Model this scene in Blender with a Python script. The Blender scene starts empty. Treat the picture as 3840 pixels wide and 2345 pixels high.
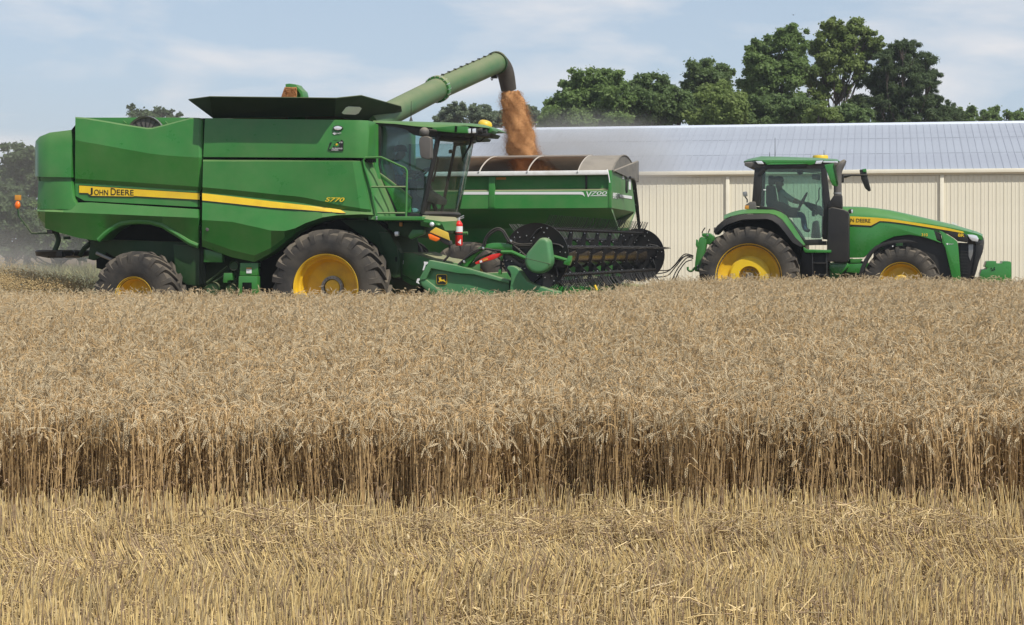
import bpy, bmesh, math, random
import numpy as np
from mathutils import Vector, Matrix, Euler
R_ = math.radians
random.seed(7)
SC = bpy.context.scene
COL = SC.collection

# ------------------------------------------------------------------ camera
# photograph frame: 3840 x 2345, focal length 6701 px, horizon on row 935
FPX, CX, HZ, EYE = 6701.0, 1920.0, 935.0, 1.72
cam = bpy.data.cameras.new('camera')
cam.lens = FPX / 3840.0 * 36.0
cam.sensor_width = 36.0
cam.shift_y = -(1172.5 - HZ) / 3840.0
cam.clip_end = 6000
cam.clip_start = 0.5
camo = bpy.data.objects.new('camera', cam)
COL.objects.link(camo)
camo.location = (0, 0, EYE)
camo.rotation_euler = (R_(90), 0, 0)
SC.camera = camo

# ------------------------------------------------------------------ light
SUN_EL, SUN_AZ = 52.0, 142.0          # azimuth clockwise from +Y (view axis): behind the camera, to the right
world = bpy.data.worlds.new('World')
SC.world = world
world.use_nodes = True
wn, wl = world.node_tree.nodes, world.node_tree.links
wn.clear()
w_out = wn.new('ShaderNodeOutputWorld')
w_bg = wn.new('ShaderNodeBackground')
w_bg.inputs['Strength'].default_value = 0.11
w_sky = wn.new('ShaderNodeTexSky')
w_sky.sky_type = 'NISHITA'
w_sky.sun_disc = False
w_sky.sun_elevation = R_(SUN_EL)
w_sky.sun_rotation = R_(SUN_AZ)
w_sky.air_density = 1.0
w_sky.dust_density = 1.0
w_sky.ozone_density = 1.6
w_tc = wn.new('ShaderNodeTexCoord')
w_map = wn.new('ShaderNodeMapping')
w_map.inputs['Scale'].default_value = (1.0, 1.0, 3.4)
w_map.inputs['Location'].default_value = (3.15, 0.4, 0.22)
w_n = wn.new('ShaderNodeTexNoise')
w_n.inputs['Scale'].default_value = 9.0
w_n.inputs['Detail'].default_value = 7
w_n.inputs['Roughness'].default_value = 0.52
w_n.inputs['Distortion'].default_value = 0.25
w_r = wn.new('ShaderNodeValToRGB')
w_r.color_ramp.elements[0].position = 0.44
w_r.color_ramp.elements[0].color = (0.0, 0.0, 0.0, 1)
w_r.color_ramp.elements[1].position = 0.70
w_r.color_ramp.elements[1].color = (0.9, 0.9, 0.9, 1)
w_mix = wn.new('ShaderNodeMixRGB')
w_mix.inputs['Color2'].default_value = (7.3, 7.35, 7.6, 1)
w_hz = wn.new('ShaderNodeMixRGB')          # even summer haze over the whole dome
w_sz = wn.new('ShaderNodeSeparateXYZ'); w_el = wn.new('ShaderNodeMapRange')   # haze lies thickest along the horizon
w_el.inputs['From Min'].default_value = 0.02; w_el.inputs['From Max'].default_value = 0.6
w_el.inputs['To Min'].default_value = 0.76; w_el.inputs['To Max'].default_value = 0.12
wl.new(w_tc.outputs['Generated'], w_sz.inputs[0]); wl.new(w_sz.outputs['Z'], w_el.inputs['Value']); wl.new(w_el.outputs['Result'], w_hz.inputs['Fac'])
w_hz.inputs['Color2'].default_value = (4.9, 5.9, 7.25, 1)
wl.new(w_tc.outputs['Generated'], w_map.inputs['Vector'])
wl.new(w_map.outputs['Vector'], w_n.inputs['Vector'])
wl.new(w_n.outputs['Fac'], w_r.inputs['Fac'])
wl.new(w_r.outputs['Color'], w_mix.inputs['Fac'])
wl.new(w_sky.outputs['Color'], w_hz.inputs['Color1'])
wl.new(w_hz.outputs['Color'], w_mix.inputs['Color1'])
wl.new(w_mix.outputs['Color'], w_bg.inputs['Color'])
wl.new(w_bg.outputs['Background'], w_out.inputs['Surface'])

sun = bpy.data.lights.new('sun', 'SUN')
sun.energy = 4.9
sun.angle = R_(0.6)
sun.color = (1.0, 0.962, 0.905)
suno = bpy.data.objects.new('sun', sun)
COL.objects.link(suno)
_sd = Vector((math.sin(R_(SUN_AZ)) * math.cos(R_(SUN_EL)), math.cos(R_(SUN_AZ)) * math.cos(R_(SUN_EL)), math.sin(R_(SUN_EL))))
suno.rotation_euler = _sd.to_track_quat('Z', 'Y').to_euler()
suno.location = _sd * 60

SC.view_settings.view_transform = 'Standard'
SC.view_settings.look = 'None'
SC.view_settings.exposure = 0.0
SC.view_settings.gamma = 1.0
SC.render.engine = 'CYCLES'
SC.cycles.max_bounces = 7
SC.cycles.diffuse_bounces = 3
SC.cycles.glossy_bounces = 3
SC.cycles.transmission_bounces = 5
SC.cycles.transparent_max_bounces = 10
SC.cycles.volume_bounces = 0
SC.cycles.volume_step_rate = 2.0
SC.cycles.use_denoising = True
SC.cycles.sample_clamp_indirect = 6.0

# ------------------------------------------------------------------ materials
MATS = {}
def nodes_of(name):
    m = bpy.data.materials.new(name)
    m.use_nodes = True
    n, l = m.node_tree.nodes, m.node_tree.links
    b = n['Principled BSDF']
    MATS[name] = m
    return m, n, l, b

def mat(name, col, rough=0.5, metal=0.0, col2=None, scale=6.0, lo=0.4, hi=0.7, dust=None, dust_amt=0.0, top=0.0,
        bump=0.0, bscale=60.0, spec=0.5, vary=0.0, trans=0.0, coat=0.0, stretch=None, detail=5, low_dust=0.0):
    """procedural material: noise between two colours, dust (all over and on upward faces), bump, per-instance variation"""
    m, n, l, b = nodes_of(name)
    b.inputs['Roughness'].default_value = rough
    b.inputs['Metallic'].default_value = metal
    b.inputs['Specular IOR Level'].default_value = spec
    b.inputs['Coat Weight'].default_value = coat
    b.inputs['Coat Roughness'].default_value = 0.25
    tc = n.new('ShaderNodeTexCoord')
    vec = tc.outputs['Object']
    if stretch:
        mp = n.new('ShaderNodeMapping'); mp.inputs['Scale'].default_value = stretch
        l.new(vec, mp.inputs['Vector']); vec = mp.outputs['Vector']
    rgb = n.new('ShaderNodeRGB'); rgb.outputs[0].default_value = (*col, 1)
    cur = rgb.outputs[0]
    if col2 is not None:
        nz = n.new('ShaderNodeTexNoise'); nz.inputs['Scale'].default_value = scale; nz.inputs['Detail'].default_value = detail
        nz.inputs['Roughness'].default_value = 0.6
        mr = n.new('ShaderNodeMapRange'); mr.inputs['From Min'].default_value = lo; mr.inputs['From Max'].default_value = hi
        mx = n.new('ShaderNodeMixRGB'); mx.inputs['Color2'].default_value = (*col2, 1)
        l.new(vec, nz.inputs['Vector']); l.new(nz.outputs['Fac'], mr.inputs['Value'])
        l.new(mr.outputs['Result'], mx.inputs['Fac']); l.new(cur, mx.inputs['Color1'])
        cur = mx.outputs['Color']
    if dust is not None:
        nz = n.new('ShaderNodeTexNoise'); nz.inputs['Scale'].default_value = 1.7; nz.inputs['Detail'].default_value = 8
        nz.inputs['Roughness'].default_value = 0.65
        l.new(tc.outputs['Object'], nz.inputs['Vector'])
        ge = n.new('ShaderNodeNewGeometry'); sx = n.new('ShaderNodeSeparateXYZ')
        l.new(ge.outputs['Normal'], sx.inputs[0])
        up = n.new('ShaderNodeMapRange'); up.inputs['From Min'].default_value = 0.15; up.inputs['From Max'].default_value = 0.75
        up.inputs['To Max'].default_value = top
        l.new(sx.outputs['Z'], up.inputs['Value'])
        mr = n.new('ShaderNodeMapRange'); mr.inputs['From Min'].default_value = 0.36; mr.inputs['From Max'].default_value = 0.72
        mr.inputs['To Max'].default_value = dust_amt
        l.new(nz.outputs['Fac'], mr.inputs['Value'])
        ad = n.new('ShaderNodeMath'); ad.operation = 'ADD'; ad.use_clamp = True
        l.new(up.outputs['Result'], ad.inputs[0]); l.new(mr.outputs['Result'], ad.inputs[1])
        mx = n.new('ShaderNodeMixRGB'); mx.inputs['Color2'].default_value = (*dust, 1)
        l.new(ad.outputs[0], mx.inputs['Fac']); l.new(cur, mx.inputs['Color1'])
        cur = mx.outputs['Color']
        rr = n.new('ShaderNodeMapRange'); rr.inputs['To Min'].default_value = rough; rr.inputs['To Max'].default_value = 0.9
        l.new(ad.outputs[0], rr.inputs['Value']); l.new(rr.outputs['Result'], b.inputs['Roughness'])
    if vary > 0:
        oi = n.new('ShaderNodeObjectInfo')
        hs = n.new('ShaderNodeHueSaturation')
        mr = n.new('ShaderNodeMapRange'); mr.inputs['To Min'].default_value = 1 - vary; mr.inputs['To Max'].default_value = 1 + vary
        l.new(oi.outputs['Random'], mr.inputs['Value']); l.new(mr.outputs['Result'], hs.inputs['Value'])
        l.new(cur, hs.inputs['Color']); cur = hs.outputs['Color']
    l.new(cur, b.inputs['Base Color'])
    if bump > 0:
        nz = n.new('ShaderNodeTexNoise'); nz.inputs['Scale'].default_value = bscale; nz.inputs['Detail'].default_value = 4
        bp = n.new('ShaderNodeBump'); bp.inputs['Strength'].default_value = bump; bp.inputs['Distance'].default_value = 0.02
        l.new(vec, nz.inputs['Vector']); l.new(nz.outputs['Fac'], bp.inputs['Height']); l.new(bp.outputs['Normal'], b.inputs['Normal'])
    if trans > 0:
        out = n['Material Output']
        tr = n.new('ShaderNodeBsdfTranslucent'); l.new(cur, tr.inputs['Color'])
        ms = n.new('ShaderNodeMixShader'); ms.inputs['Fac'].default_value = trans
        l.new(b.outputs[0], ms.inputs[1]); l.new(tr.outputs[0], ms.inputs[2]); l.new(ms.outputs[0], out.inputs['Surface'])
    return m

def glass(name, tint, refl=0.5, dirt=0.04):
    """window pane: tinted see-through sheet with a fresnel reflection and a film of dust"""
    m, n, l, b = nodes_of(name)
    out = n['Material Output']; n.remove(b)
    tr = n.new('ShaderNodeBsdfTransparent'); tr.inputs['Color'].default_value = (*tint, 1)
    gl = n.new('ShaderNodeBsdfGlossy'); gl.inputs['Roughness'].default_value = 0.03
    lw = n.new('ShaderNodeLayerWeight'); lw.inputs['Blend'].default_value = 0.5      # 1 - |cos|, the same from either side
    fr = n.new('ShaderNodeMath'); fr.operation = 'POWER'; fr.inputs[1].default_value = 5.0; l.new(lw.outputs['Facing'], fr.inputs[0])
    mu = n.new('ShaderNodeMath'); mu.operation = 'MULTIPLY_ADD'; mu.inputs[1].default_value = refl; mu.inputs[2].default_value = 0.05
    m1 = n.new('ShaderNodeMixShader')
    l.new(fr.outputs[0], mu.inputs[0]); l.new(mu.outputs[0], m1.inputs['Fac']); l.new(tr.outputs[0], m1.inputs[1]); l.new(gl.outputs[0], m1.inputs[2])
    df = n.new('ShaderNodeBsdfDiffuse'); df.inputs['Color'].default_value = (0.45, 0.41, 0.33, 1)
    nz = n.new('ShaderNodeTexNoise'); nz.inputs['Scale'].default_value = 3.0; nz.inputs['Detail'].default_value = 6
    tc = n.new('ShaderNodeTexCoord'); l.new(tc.outputs['Object'], nz.inputs['Vector'])
    mr = n.new('ShaderNodeMapRange'); mr.inputs['From Min'].default_value = 0.3; mr.inputs['From Max'].default_value = 0.8
    mr.inputs['To Min'].default_value = dirt * 0.4; mr.inputs['To Max'].default_value = dirt * 1.8
    l.new(nz.outputs['Fac'], mr.inputs['Value'])
    m2 = n.new('ShaderNodeMixShader')
    l.new(mr.outputs['Result'], m2.inputs['Fac']); l.new(m1.outputs[0], m2.inputs[1]); l.new(df.outputs[0], m2.inputs[2])
    l.new(m2.outputs[0], out.inputs['Surface'])
    return m

DUSTC = (0.33, 0.27, 0.17)
mat('green', (0.023, 0.168, 0.024), 0.27, col2=(0.034, 0.200, 0.034), scale=1.2, dust=DUSTC, dust_amt=0.11, top=0.22, bump=0.012, bscale=3, spec=0.5)
mat('green_clean', (0.022, 0.185, 0.026), 0.26, col2=(0.028, 0.205, 0.03), scale=1.5, dust=DUSTC, dust_amt=0.05, top=0.14, spec=0.5, coat=0.3)
mat('green_dusty', (0.026, 0.165, 0.032), 0.45, col2=(0.05, 0.19, 0.05), scale=2.0, dust=DUSTC, dust_amt=0.24, top=0.6, spec=0.4)
mat('green_pale', (0.050, 0.200, 0.070), 0.42, col2=(0.075, 0.22, 0.095), scale=2.0, dust=DUSTC, dust_amt=0.12, top=0.32, spec=0.4)
mat('green_cart', (0.024, 0.190, 0.034), 0.36, col2=(0.034, 0.215, 0.042), scale=0.8, dust=DUSTC, dust_amt=0.16, top=0.6, spec=0.5)
mat('green_tube', (0.042, 0.130, 0.040), 0.5, col2=(0.075, 0.145, 0.058), scale=1.0, dust=DUSTC, dust_amt=0.16, top=0.30, spec=0.4)
mat('green_dark', (0.008, 0.045, 0.010), 0.55, dust=DUSTC, dust_amt=0.10, top=0.35, spec=0.3)
mat('flare_shaded_green', (0.0045, 0.020, 0.006), 0.6, dust=DUSTC, dust_amt=0.03, top=0.1, spec=0.25)  # tank extension: shade under the flare put into a near-black green
mat('boot_rubber', (0.040, 0.036, 0.032), 0.75, col2=(0.075, 0.065, 0.055), scale=3, dust=DUSTC, dust_amt=0.12, top=0.25, spec=0.25)
mat('bow_steel', (0.40, 0.36, 0.30), 0.6)
mat('yellow', (0.80, 0.54, 0.010), 0.38, col2=(0.70, 0.44, 0.01), scale=3, dust=DUSTC, dust_amt=0.10, top=0.25)
mat('yellow_rim', (0.76, 0.47, 0.006), 0.42, col2=(0.58, 0.33, 0.008), scale=4, dust=DUSTC, dust_amt=0.18, top=0.22)
mat('black', (0.014, 0.014, 0.014), 0.42, dust=DUSTC, dust_amt=0.05, top=0.16, spec=0.4)
mat('black_reel', (0.010, 0.010, 0.011), 0.45, dust=DUSTC, dust_amt=0.03, top=0.08, spec=0.35)
mat('reel_tube', (0.035, 0.026, 0.016), 0.22, dust=DUSTC, dust_amt=0.04, top=0.1, spec=0.6)
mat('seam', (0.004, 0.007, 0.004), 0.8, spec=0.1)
mat('rubber', (0.030, 0.029, 0.028), 0.80, col2=(0.060, 0.054, 0.045), scale=3, dust=(0.19, 0.155, 0.11), dust_amt=0.35, top=0.35, bump=0.15, bscale=40, spec=0.25)
mat('grey_metal', (0.33, 0.33, 0.32), 0.42, metal=0.6, col2=(0.22, 0.21, 0.19), scale=8)
mat('bright_metal', (0.72, 0.72, 0.70), 0.3, metal=0.9)
mat('grey_plastic', (0.085, 0.08, 0.075), 0.6, dust=DUSTC, dust_amt=0.15, top=0.4)
mat('tarp_grey', (0.40, 0.36, 0.31), 0.85, col2=(0.46, 0.41, 0.35), scale=2.5, bump=0.12, bscale=9, trans=0.5)
mat('tarp_tan', (0.25, 0.22, 0.175), 0.85, col2=(0.20, 0.175, 0.14), scale=3.0)
mat('tarp_dark', (0.11, 0.105, 0.095), 0.8, col2=(0.16, 0.15, 0.13), scale=4.0, dust=DUSTC, dust_amt=0.2, top=0.2)
mat('white', (0.74, 0.73, 0.70), 0.45, col2=(0.62, 0.60, 0.55), scale=5)
mat('label_white', (0.70, 0.70, 0.68), 0.5)
mat('lamp_glass', (0.75, 0.77, 0.78), 0.12, metal=0.35, spec=0.8)
mat('amber', (0.85, 0.16, 0.01), 0.3)
mat('amber_dull', (0.55, 0.24, 0.03), 0.4)
mat('red', (0.66, 0.02, 0.012), 0.35, col2=(0.58, 0.03, 0.02), scale=9)
mat('yellow_panel', (0.62, 0.42, 0.03), 0.5, dust=DUSTC, dust_amt=0.2, top=0.2)
mat('text_black', (0.012, 0.012, 0.010), 0.5)
mat('grain', (0.36, 0.168, 0.060), 0.8, col2=(0.50, 0.265, 0.112), scale=30, lo=0.3, hi=0.7, bump=0.35, bscale=60, spec=0.2, detail=9)
mat('skin', (0.30, 0.17, 0.11), 0.5)
mat('shirt_blue', (0.17, 0.45, 0.58), 0.8, col2=(0.13, 0.37, 0.50), scale=9)
mat('shirt_green', (0.30, 0.44, 0.38), 0.8, col2=(0.25, 0.38, 0.32), scale=9)
mat('jeans', (0.035, 0.075, 0.16), 0.85, col2=(0.05, 0.10, 0.19), scale=12)
mat('cap_dark', (0.03, 0.035, 0.045), 0.8)
mat('seat_cloth', (0.03, 0.03, 0.032), 0.85)
mat('interior', (0.05, 0.048, 0.044), 0.7)
mat('cab_lining', (0.16, 0.165, 0.17), 0.7)
mat('interior_tan', (0.20, 0.17, 0.13), 0.75)
mat('screen_glass', (0.10, 0.11, 0.12), 0.15)
glass('glass_combine', (0.62, 0.80, 0.80), 0.7, 0.02)
glass('glass_front', (0.60, 0.70, 0.66), 0.9, 0.06)
glass('glass_tractor', (0.72, 0.85, 0.80), 0.9, 0.03)
mat('barn_wall', (0.75, 0.70, 0.555), 0.5, col2=(0.69, 0.64, 0.50), scale=0.7, spec=0.3)
mat('barn_trim', (0.75, 0.70, 0.56), 0.5, col2=(0.70, 0.65, 0.51), scale=1.5, spec=0.3)
mat('barn_roof', (0.31, 0.335, 0.375), 0.55, metal=0.0, col2=(0.27, 0.29, 0.33), scale=0.9, vary=0.02, spec=0.5)
mat('roof_batten', (0.17, 0.19, 0.23), 0.6, spec=0.2)
mat('ridge_cap', (0.62, 0.66, 0.72), 0.4, metal=0.2)
mat('soil', (0.17, 0.12, 0.075), 0.95, col2=(0.25, 0.19, 0.11), scale=3, bump=0.5, bscale=30, spec=0.1)
mat('field', (0.24, 0.175, 0.105), 0.95, col2=(0.13, 0.095, 0.058), scale=6.0, lo=0.35, hi=0.65, bump=0.4, bscale=8, spec=0.1)
mat('wheat_head', (0.62, 0.51, 0.325), 0.65, col2=(0.43, 0.335, 0.20), scale=22, lo=0.3, hi=0.7, vary=0.16, trans=0.15, spec=0.3)
mat('wheat_stem', (0.62, 0.43, 0.20), 0.55, col2=(0.42, 0.28, 0.135), scale=9, lo=0.3, hi=0.65, vary=0.16, trans=0.12, spec=0.35)
mat('wheat_leaf', (0.44, 0.32, 0.20), 0.8, col2=(0.22, 0.145, 0.09), scale=9, vary=0.2, trans=0.25, spec=0.2)
mat('stubble_grey', (0.61, 0.48, 0.25), 0.55, col2=(0.30, 0.22, 0.12), scale=20, lo=0.35, hi=0.65, vary=0.2, trans=0.08, spec=0.35)
mat('stubble_straw', (0.84, 0.65, 0.295), 0.42, col2=(0.48, 0.335, 0.14), scale=24, lo=0.35, hi=0.65, vary=0.22, trans=0.10, spec=0.4)
mat('loose_straw', (0.70, 0.53, 0.25), 0.5, col2=(0.34, 0.225, 0.105), scale=5, lo=0.35, hi=0.7, vary=0.22, trans=0.10, spec=0.4)
mat('weed', (0.20, 0.215, 0.075), 0.7, col2=(0.36, 0.30, 0.13), scale=4, vary=0.2, trans=0.2)
mat('bark', (0.075, 0.058, 0.045), 0.9, col2=(0.13, 0.105, 0.085), scale=6, bump=0.5, bscale=20)
mat('bird_dark', (0.02, 0.02, 0.022), 0.8)
def leafmat(name, a, b_):
    return mat(name, a, 0.55, col2=b_, scale=0.9, lo=0.3, hi=0.7, trans=0.48, spec=0.25, detail=3)
leafmat('leaf_mid', (0.135, 0.21, 0.060), (0.195, 0.275, 0.088))
leafmat('leaf_dark', (0.115, 0.175, 0.060), (0.155, 0.22, 0.078))
leafmat('leaf_light', (0.17, 0.235, 0.062), (0.23, 0.29, 0.09))
leafmat('leaf_pine', (0.080, 0.120, 0.050), (0.11, 0.155, 0.064))
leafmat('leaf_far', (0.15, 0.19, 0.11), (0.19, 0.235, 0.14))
leafmat('leaf_dull', (0.080, 0.122, 0.050), (0.115, 0.16, 0.066))

# ------------------------------------------------------------------ mesh helpers
def tag(o, label=None, cat=None, group=None, kind=None):
    if label: o['label'] = label
    if cat: o['category'] = cat
    if group: o['group'] = group
    if kind: o['kind'] = kind
    return o

def empty(name, loc=(0, 0, 0), rz=0.0):
    o = bpy.data.objects.new(name, None)
    o.empty_display_size = 0.3
    COL.objects.link(o); o.location = loc; o.rotation_euler = (0, 0, rz)
    return o

def mesh_from(name, V, F, m, smooth=32, bevel=0.0, seg=2, mats=None, fm=None):
    me = bpy.data.meshes.new(name)
    me.from_pydata([tuple(v) for v in V], [], F)
    me.validate()
    if bevel > 0 or True:
        bm = bmesh.new(); bm.from_mesh(me)
        if fm is None:
            bmesh.ops.recalc_face_normals(bm, faces=bm.faces)
        if bevel > 0:
            es = [e for e in bm.edges if len(e.link_faces) == 2 and e.calc_face_angle(0) > R_(28)]
            try:
                bmesh.ops.bevel(bm, geom=es, offset=bevel, segments=seg, profile=0.6, affect='EDGES', clamp_overlap=True)
            except Exception:
                pass
        bm.to_mesh(me); bm.free()
    for mm in (mats or [m]):
        me.materials.append(MATS[mm])
    if fm is not None and len(me.polygons) == len(fm):
        me.polygons.foreach_set('material_index', fm)
    if smooth:
        me.polygons.foreach_set('use_smooth', [True] * len(me.polygons))
        me.set_sharp_from_angle(angle=R_(smooth))
    return me

def mk(name, V, F, m, parent=None, smooth=32, bevel=0.0, seg=2, loc=None, **kw):
    me = mesh_from(name, V, F, m, smooth, bevel, seg, **kw)
    o = bpy.data.objects.new(name, me); COL.objects.link(o)
    if parent: o.parent = parent
    if loc is not None: o.location = loc
    return o

def join(*parts):
    V, F = [], []
    for v, f in parts:
        k = len(V); V += [tuple(p) for p in v]; F += [tuple(i + k for i in q) for q in f]
    return V, F

def box(a, b):
    (x0, y0, z0), (x1, y1, z1) = a, b
    V = [(x0, y0, z0), (x1, y0, z0), (x1, y1, z0), (x0, y1, z0), (x0, y0, z1), (x1, y0, z1), (x1, y1, z1), (x0, y1, z1)]
    F = [(0, 3, 2, 1), (4, 5, 6, 7), (0, 1, 5, 4), (1, 2, 6, 5), (2, 3, 7, 6), (3, 0, 4, 7)]
    return V, F

def tube(pts, r, n=8, cap=True):
    """tube along a polyline; r a number or one per point"""
    pts = [Vector(p) for p in pts]
    rs = r if isinstance(r, (list, tuple)) else [r] * len(pts)
    V, F = [], []
    t0 = (pts[1] - pts[0]).normalized()
    ref = Vector((0, 0, 1)) if abs(t0.z) < 0.9 else Vector((1, 0, 0))
    nrm = t0.cross(ref).normalized()
    for i, p in enumerate(pts):
        if i == 0: t = pts[1] - pts[0]
        elif i == len(pts) - 1: t = pts[-1] - pts[-2]
        else: t = (pts[i + 1] - pts[i]).normalized() + (pts[i] - pts[i - 1]).normalized()
        if t.length < 1e-9: t = t0
        t = t.normalized()
        nrm = (nrm - t * nrm.dot(t))
        if nrm.length < 1e-6: nrm = t.orthogonal()
        nrm.normalize(); bi = t.cross(nrm)
        for k in range(n):
            a = 2 * math.pi * k / n
            V.append(p + nrm * (math.cos(a) * rs[i]) + bi * (math.sin(a) * rs[i]))
    for i in range(len(pts) - 1):
        for k in range(n):
            F.append((i * n + k, i * n + (k + 1) % n, (i + 1) * n + (k + 1) % n, (i + 1) * n + k))
    if cap:
        F.append(tuple(range(n - 1, -1, -1))); F.append(tuple((len(pts) - 1) * n + k for k in range(n)))
    return V, F

def smooth_path(pts, k=5):
    """Catmull-Rom through the points"""
    P = [Vector(p) for p in pts]; out = []
    for i in range(len(P) - 1):
        p0, p1, p2, p3 = P[max(i - 1, 0)], P[i], P[i + 1], P[min(i + 2, len(P) - 1)]
        for j in range(k):
            t = j / k
            out.append(0.5 * ((2 * p1) + (p2 - p0) * t + (2 * p0 - 5 * p1 + 4 * p2 - p3) * t * t + (3 * p1 - p0 - 3 * p2 + p3) * t ** 3))
    out.append(P[-1])
    return out

def lathe(prof, n=48, axis='y', closed=False):
    """revolve (radius, along) about the local y axis"""
    V, F = [], []
    for r, y in prof:
        for k in range(n):
            a = 2 * math.pi * k / n
            V.append((r * math.cos(a), y, r * math.sin(a)) if axis == 'y' else (r * math.cos(a), r * math.sin(a), y))
    m = len(prof)
    for i in range(m if closed else m - 1):
        j = (i + 1) % m
        for k in range(n):
            F.append((i * n + k, i * n + (k + 1) % n, j * n + (k + 1) % n, j * n + k))
    return V, F

def disc_fill(n, first, rev=False):
    f = tuple(range(first, first + n))
    return f[::-1] if rev else f

def ico(c, r, sub=1):
    bm = bmesh.new(); bmesh.ops.create_icosphere(bm, subdivisions=sub, radius=1)
    rr = (r, r, r) if not isinstance(r, (tuple, list)) else r
    V = [(c[0] + v.co.x * rr[0], c[1] + v.co.y * rr[1], c[2] + v.co.z * rr[2]) for v in bm.verts]
    F = [tuple(v.index for v in f.verts) for f in bm.faces]
    bm.free(); return V, F

def zoom(ox, oy, k):
    return lambda x, y: (ox + x / k, oy + y / k)
ZA = zoom(0, 300, 1.7711)       # rear of the combine
ZB = zoom(700, 300, 1.77)       # its middle
ZC = zoom(1350, 400, 3.01)      # its cab
ZD = zoom(1400, 750, 3.52)      # the header's near end
ZE = zoom(1800, 750, 3.08)      # the reel
ZF = zoom(2550, 550, 2.7357)    # tractor cab
ZG = zoom(3100, 550, 2.7365)    # tractor bonnet
ZH = zoom(1700, 150, 2.00625)   # spout and cart
ZI = zoom(1000, 950, 3.52)      # front wheel
ZJ = zoom(1900, 550, 4.48)      # front of the cart
ZT = zoom(2500, 30, 1.8388)     # trees
ZS = lambda x, y: (x * 1.5584, y * 1.5584)   # whole photograph at 2464 px

class Frame:
    """a vehicle's own axes: x ahead, y to its left (away from the camera), z up"""
    def __init__(s, name, o, yaw, root=None):
        s.o = Vector(o); s.h = Vector((math.cos(yaw), -math.sin(yaw), 0)); s.l = Vector((math.sin(yaw), math.cos(yaw), 0))
        s.root = root or empty(name, o, -yaw)
        s.yaw = yaw
    def ray(s, u, v):
        d = Vector(((u - CX) / FPX, 1, (HZ - v) / FPX)); c = Vector((0, 0, EYE)) - s.o
        return Vector((c.dot(s.h), c.dot(s.l), c.z)), Vector((d.dot(s.h), d.dot(s.l), d.z))
    def at(s, uv, y):
        c, d = s.ray(*uv); t = (y - c.y) / d.y
        return c + d * t
    def atx(s, uv, x):
        c, d = s.ray(*uv); t = (x - c.x) / d.x
        return c + d * t
    def path(s, Z, pts, y):
        return [s.at(Z(p[0], p[1]), p[2] if len(p) > 2 else y) for p in pts]
    def world(s, p):
        return s.o + s.h * p[0] + s.l * p[1] + Vector((0, 0, p[2]))
    def local(s, w):
        r = Vector(w) - s.o
        return Vector((r.dot(s.h), r.dot(s.l), r.z))
    def prism(s, name, Z, pts, y0, y1, m, parent=None, bevel=0.012, seg=2, smooth=32):
        P = [s.at(Z(*p), y0) for p in pts]
        n = len(P)
        V = [(p.x, y0, p.z) for p in P] + [(p.x, y1, p.z) for p in P]
        F = [tuple(range(n)), tuple(range(2 * n - 1, n - 1, -1))] + [(i, n + i, n + (i + 1) % n, (i + 1) % n) for i in range(n)]
        return mk(name, V, F, m, parent or s.root, smooth, bevel, seg)
    def loft(s, name, Z, rows, back, m, parent=None, bevel=0.0, smooth=40, seg=2):
        """a shaped panel: rows of (x, y in the zoomed photograph, sideways offset), with a skirt to `back`"""
        nr, nc = len(rows), len(rows[0])
        V = [s.at(Z(p[0], p[1]), p[2]) for r in rows for p in r]
        F = [(i * nc + j, i * nc + j + 1, (i + 1) * nc + j + 1, (i + 1) * nc + j) for i in range(nr - 1) for j in range(nc - 1)]
        ring = [j for j in range(nc)] + [i * nc + nc - 1 for i in range(1, nr)] + [(nr - 1) * nc + j for j in range(nc - 2, -1, -1)] + [i * nc for i in range(nr - 2, 0, -1)]
        k = len(V)
        V += [Vector((V[i].x, back if back is not None else -V[i].y, V[i].z)) for i in ring]   # back=None: mirrored, the same on the far side
        for a in range(len(ring)):
            b = (a + 1) % len(ring)
            F.append((ring[a], k + a, k + b, ring[b]))
        F.append(tuple(k + a for a in range(len(ring))))
        return mk(name, V, F, m, parent or s.root, smooth, bevel, seg)
    def sheet(s, name, Z, pts, y, thick, m, parent=None):
        return s.prism(name, Z, pts, y, y + thick, m, parent, bevel=0.0)
    def tubeuv(s, name, Z, pts, y, r, m, parent=None, n=8, curve=False):
        P = s.path(Z, pts, y)
        if curve: P = smooth_path(P)
        V, F = tube(P, r, n)
        return mk(name, V, F, m, parent or s.root)
    def text(s, name, body, Z, a, b, y, m, parent=None, shear=0.0, height=None, lift=0.004, bold=0.0, plane=None):
        """flat lettering fitted between a (lower left) and b (lower right), height from `height` pixels of the zoom"""
        cu = bpy.data.curves.new('t', 'FONT'); cu.body = body; cu.extrude = 0.02; cu.shear = shear; cu.offset = bold
        ob = bpy.data.objects.new('t', cu); COL.objects.link(ob)
        dg = bpy.context.evaluated_depsgraph_get(); dg.update()
        me = bpy.data.meshes.new_from_object(ob.evaluated_get(dg))
        bpy.data.objects.remove(ob); bpy.data.curves.remove(cu)
        co = np.array([v.co[:] for v in me.vertices]); lo = co.min(0); hi = co.max(0)
        f = (lambda uv: s.at(uv, y)) if plane is None else (lambda uv: s.atx(uv, plane))
        A, B = f(Z(*a)), f(Z(*b)); T = f(Z(a[0], a[1] - height))
        ex, ez = (B - A), (T - A)
        nrm = Vector((0, -1, 0)) if plane is None else Vector((1, 0, 0))
        for v, c in zip(me.vertices, co):
            q = (c - lo) / (hi - lo)
            v.co = A + ex * q[0] + ez * q[1] + nrm * (lift * q[2])
        me.materials.append(MATS[m]); me.name = name
        o = bpy.data.objects.new(name, me); COL.objects.link(o); o.parent = parent or s.root
        return o

def ss(t):
    t = max(0.0, min(1.0, t)); return t * t * (3 - 2 * t)
def ground(x, y):
    return 0.13 * ss((x + 2) / 8) * ss((y - 14) / 20) + 0.02 * math.sin(x * 0.7 + y * 0.3) * ss((y - 12) / 8)

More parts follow.
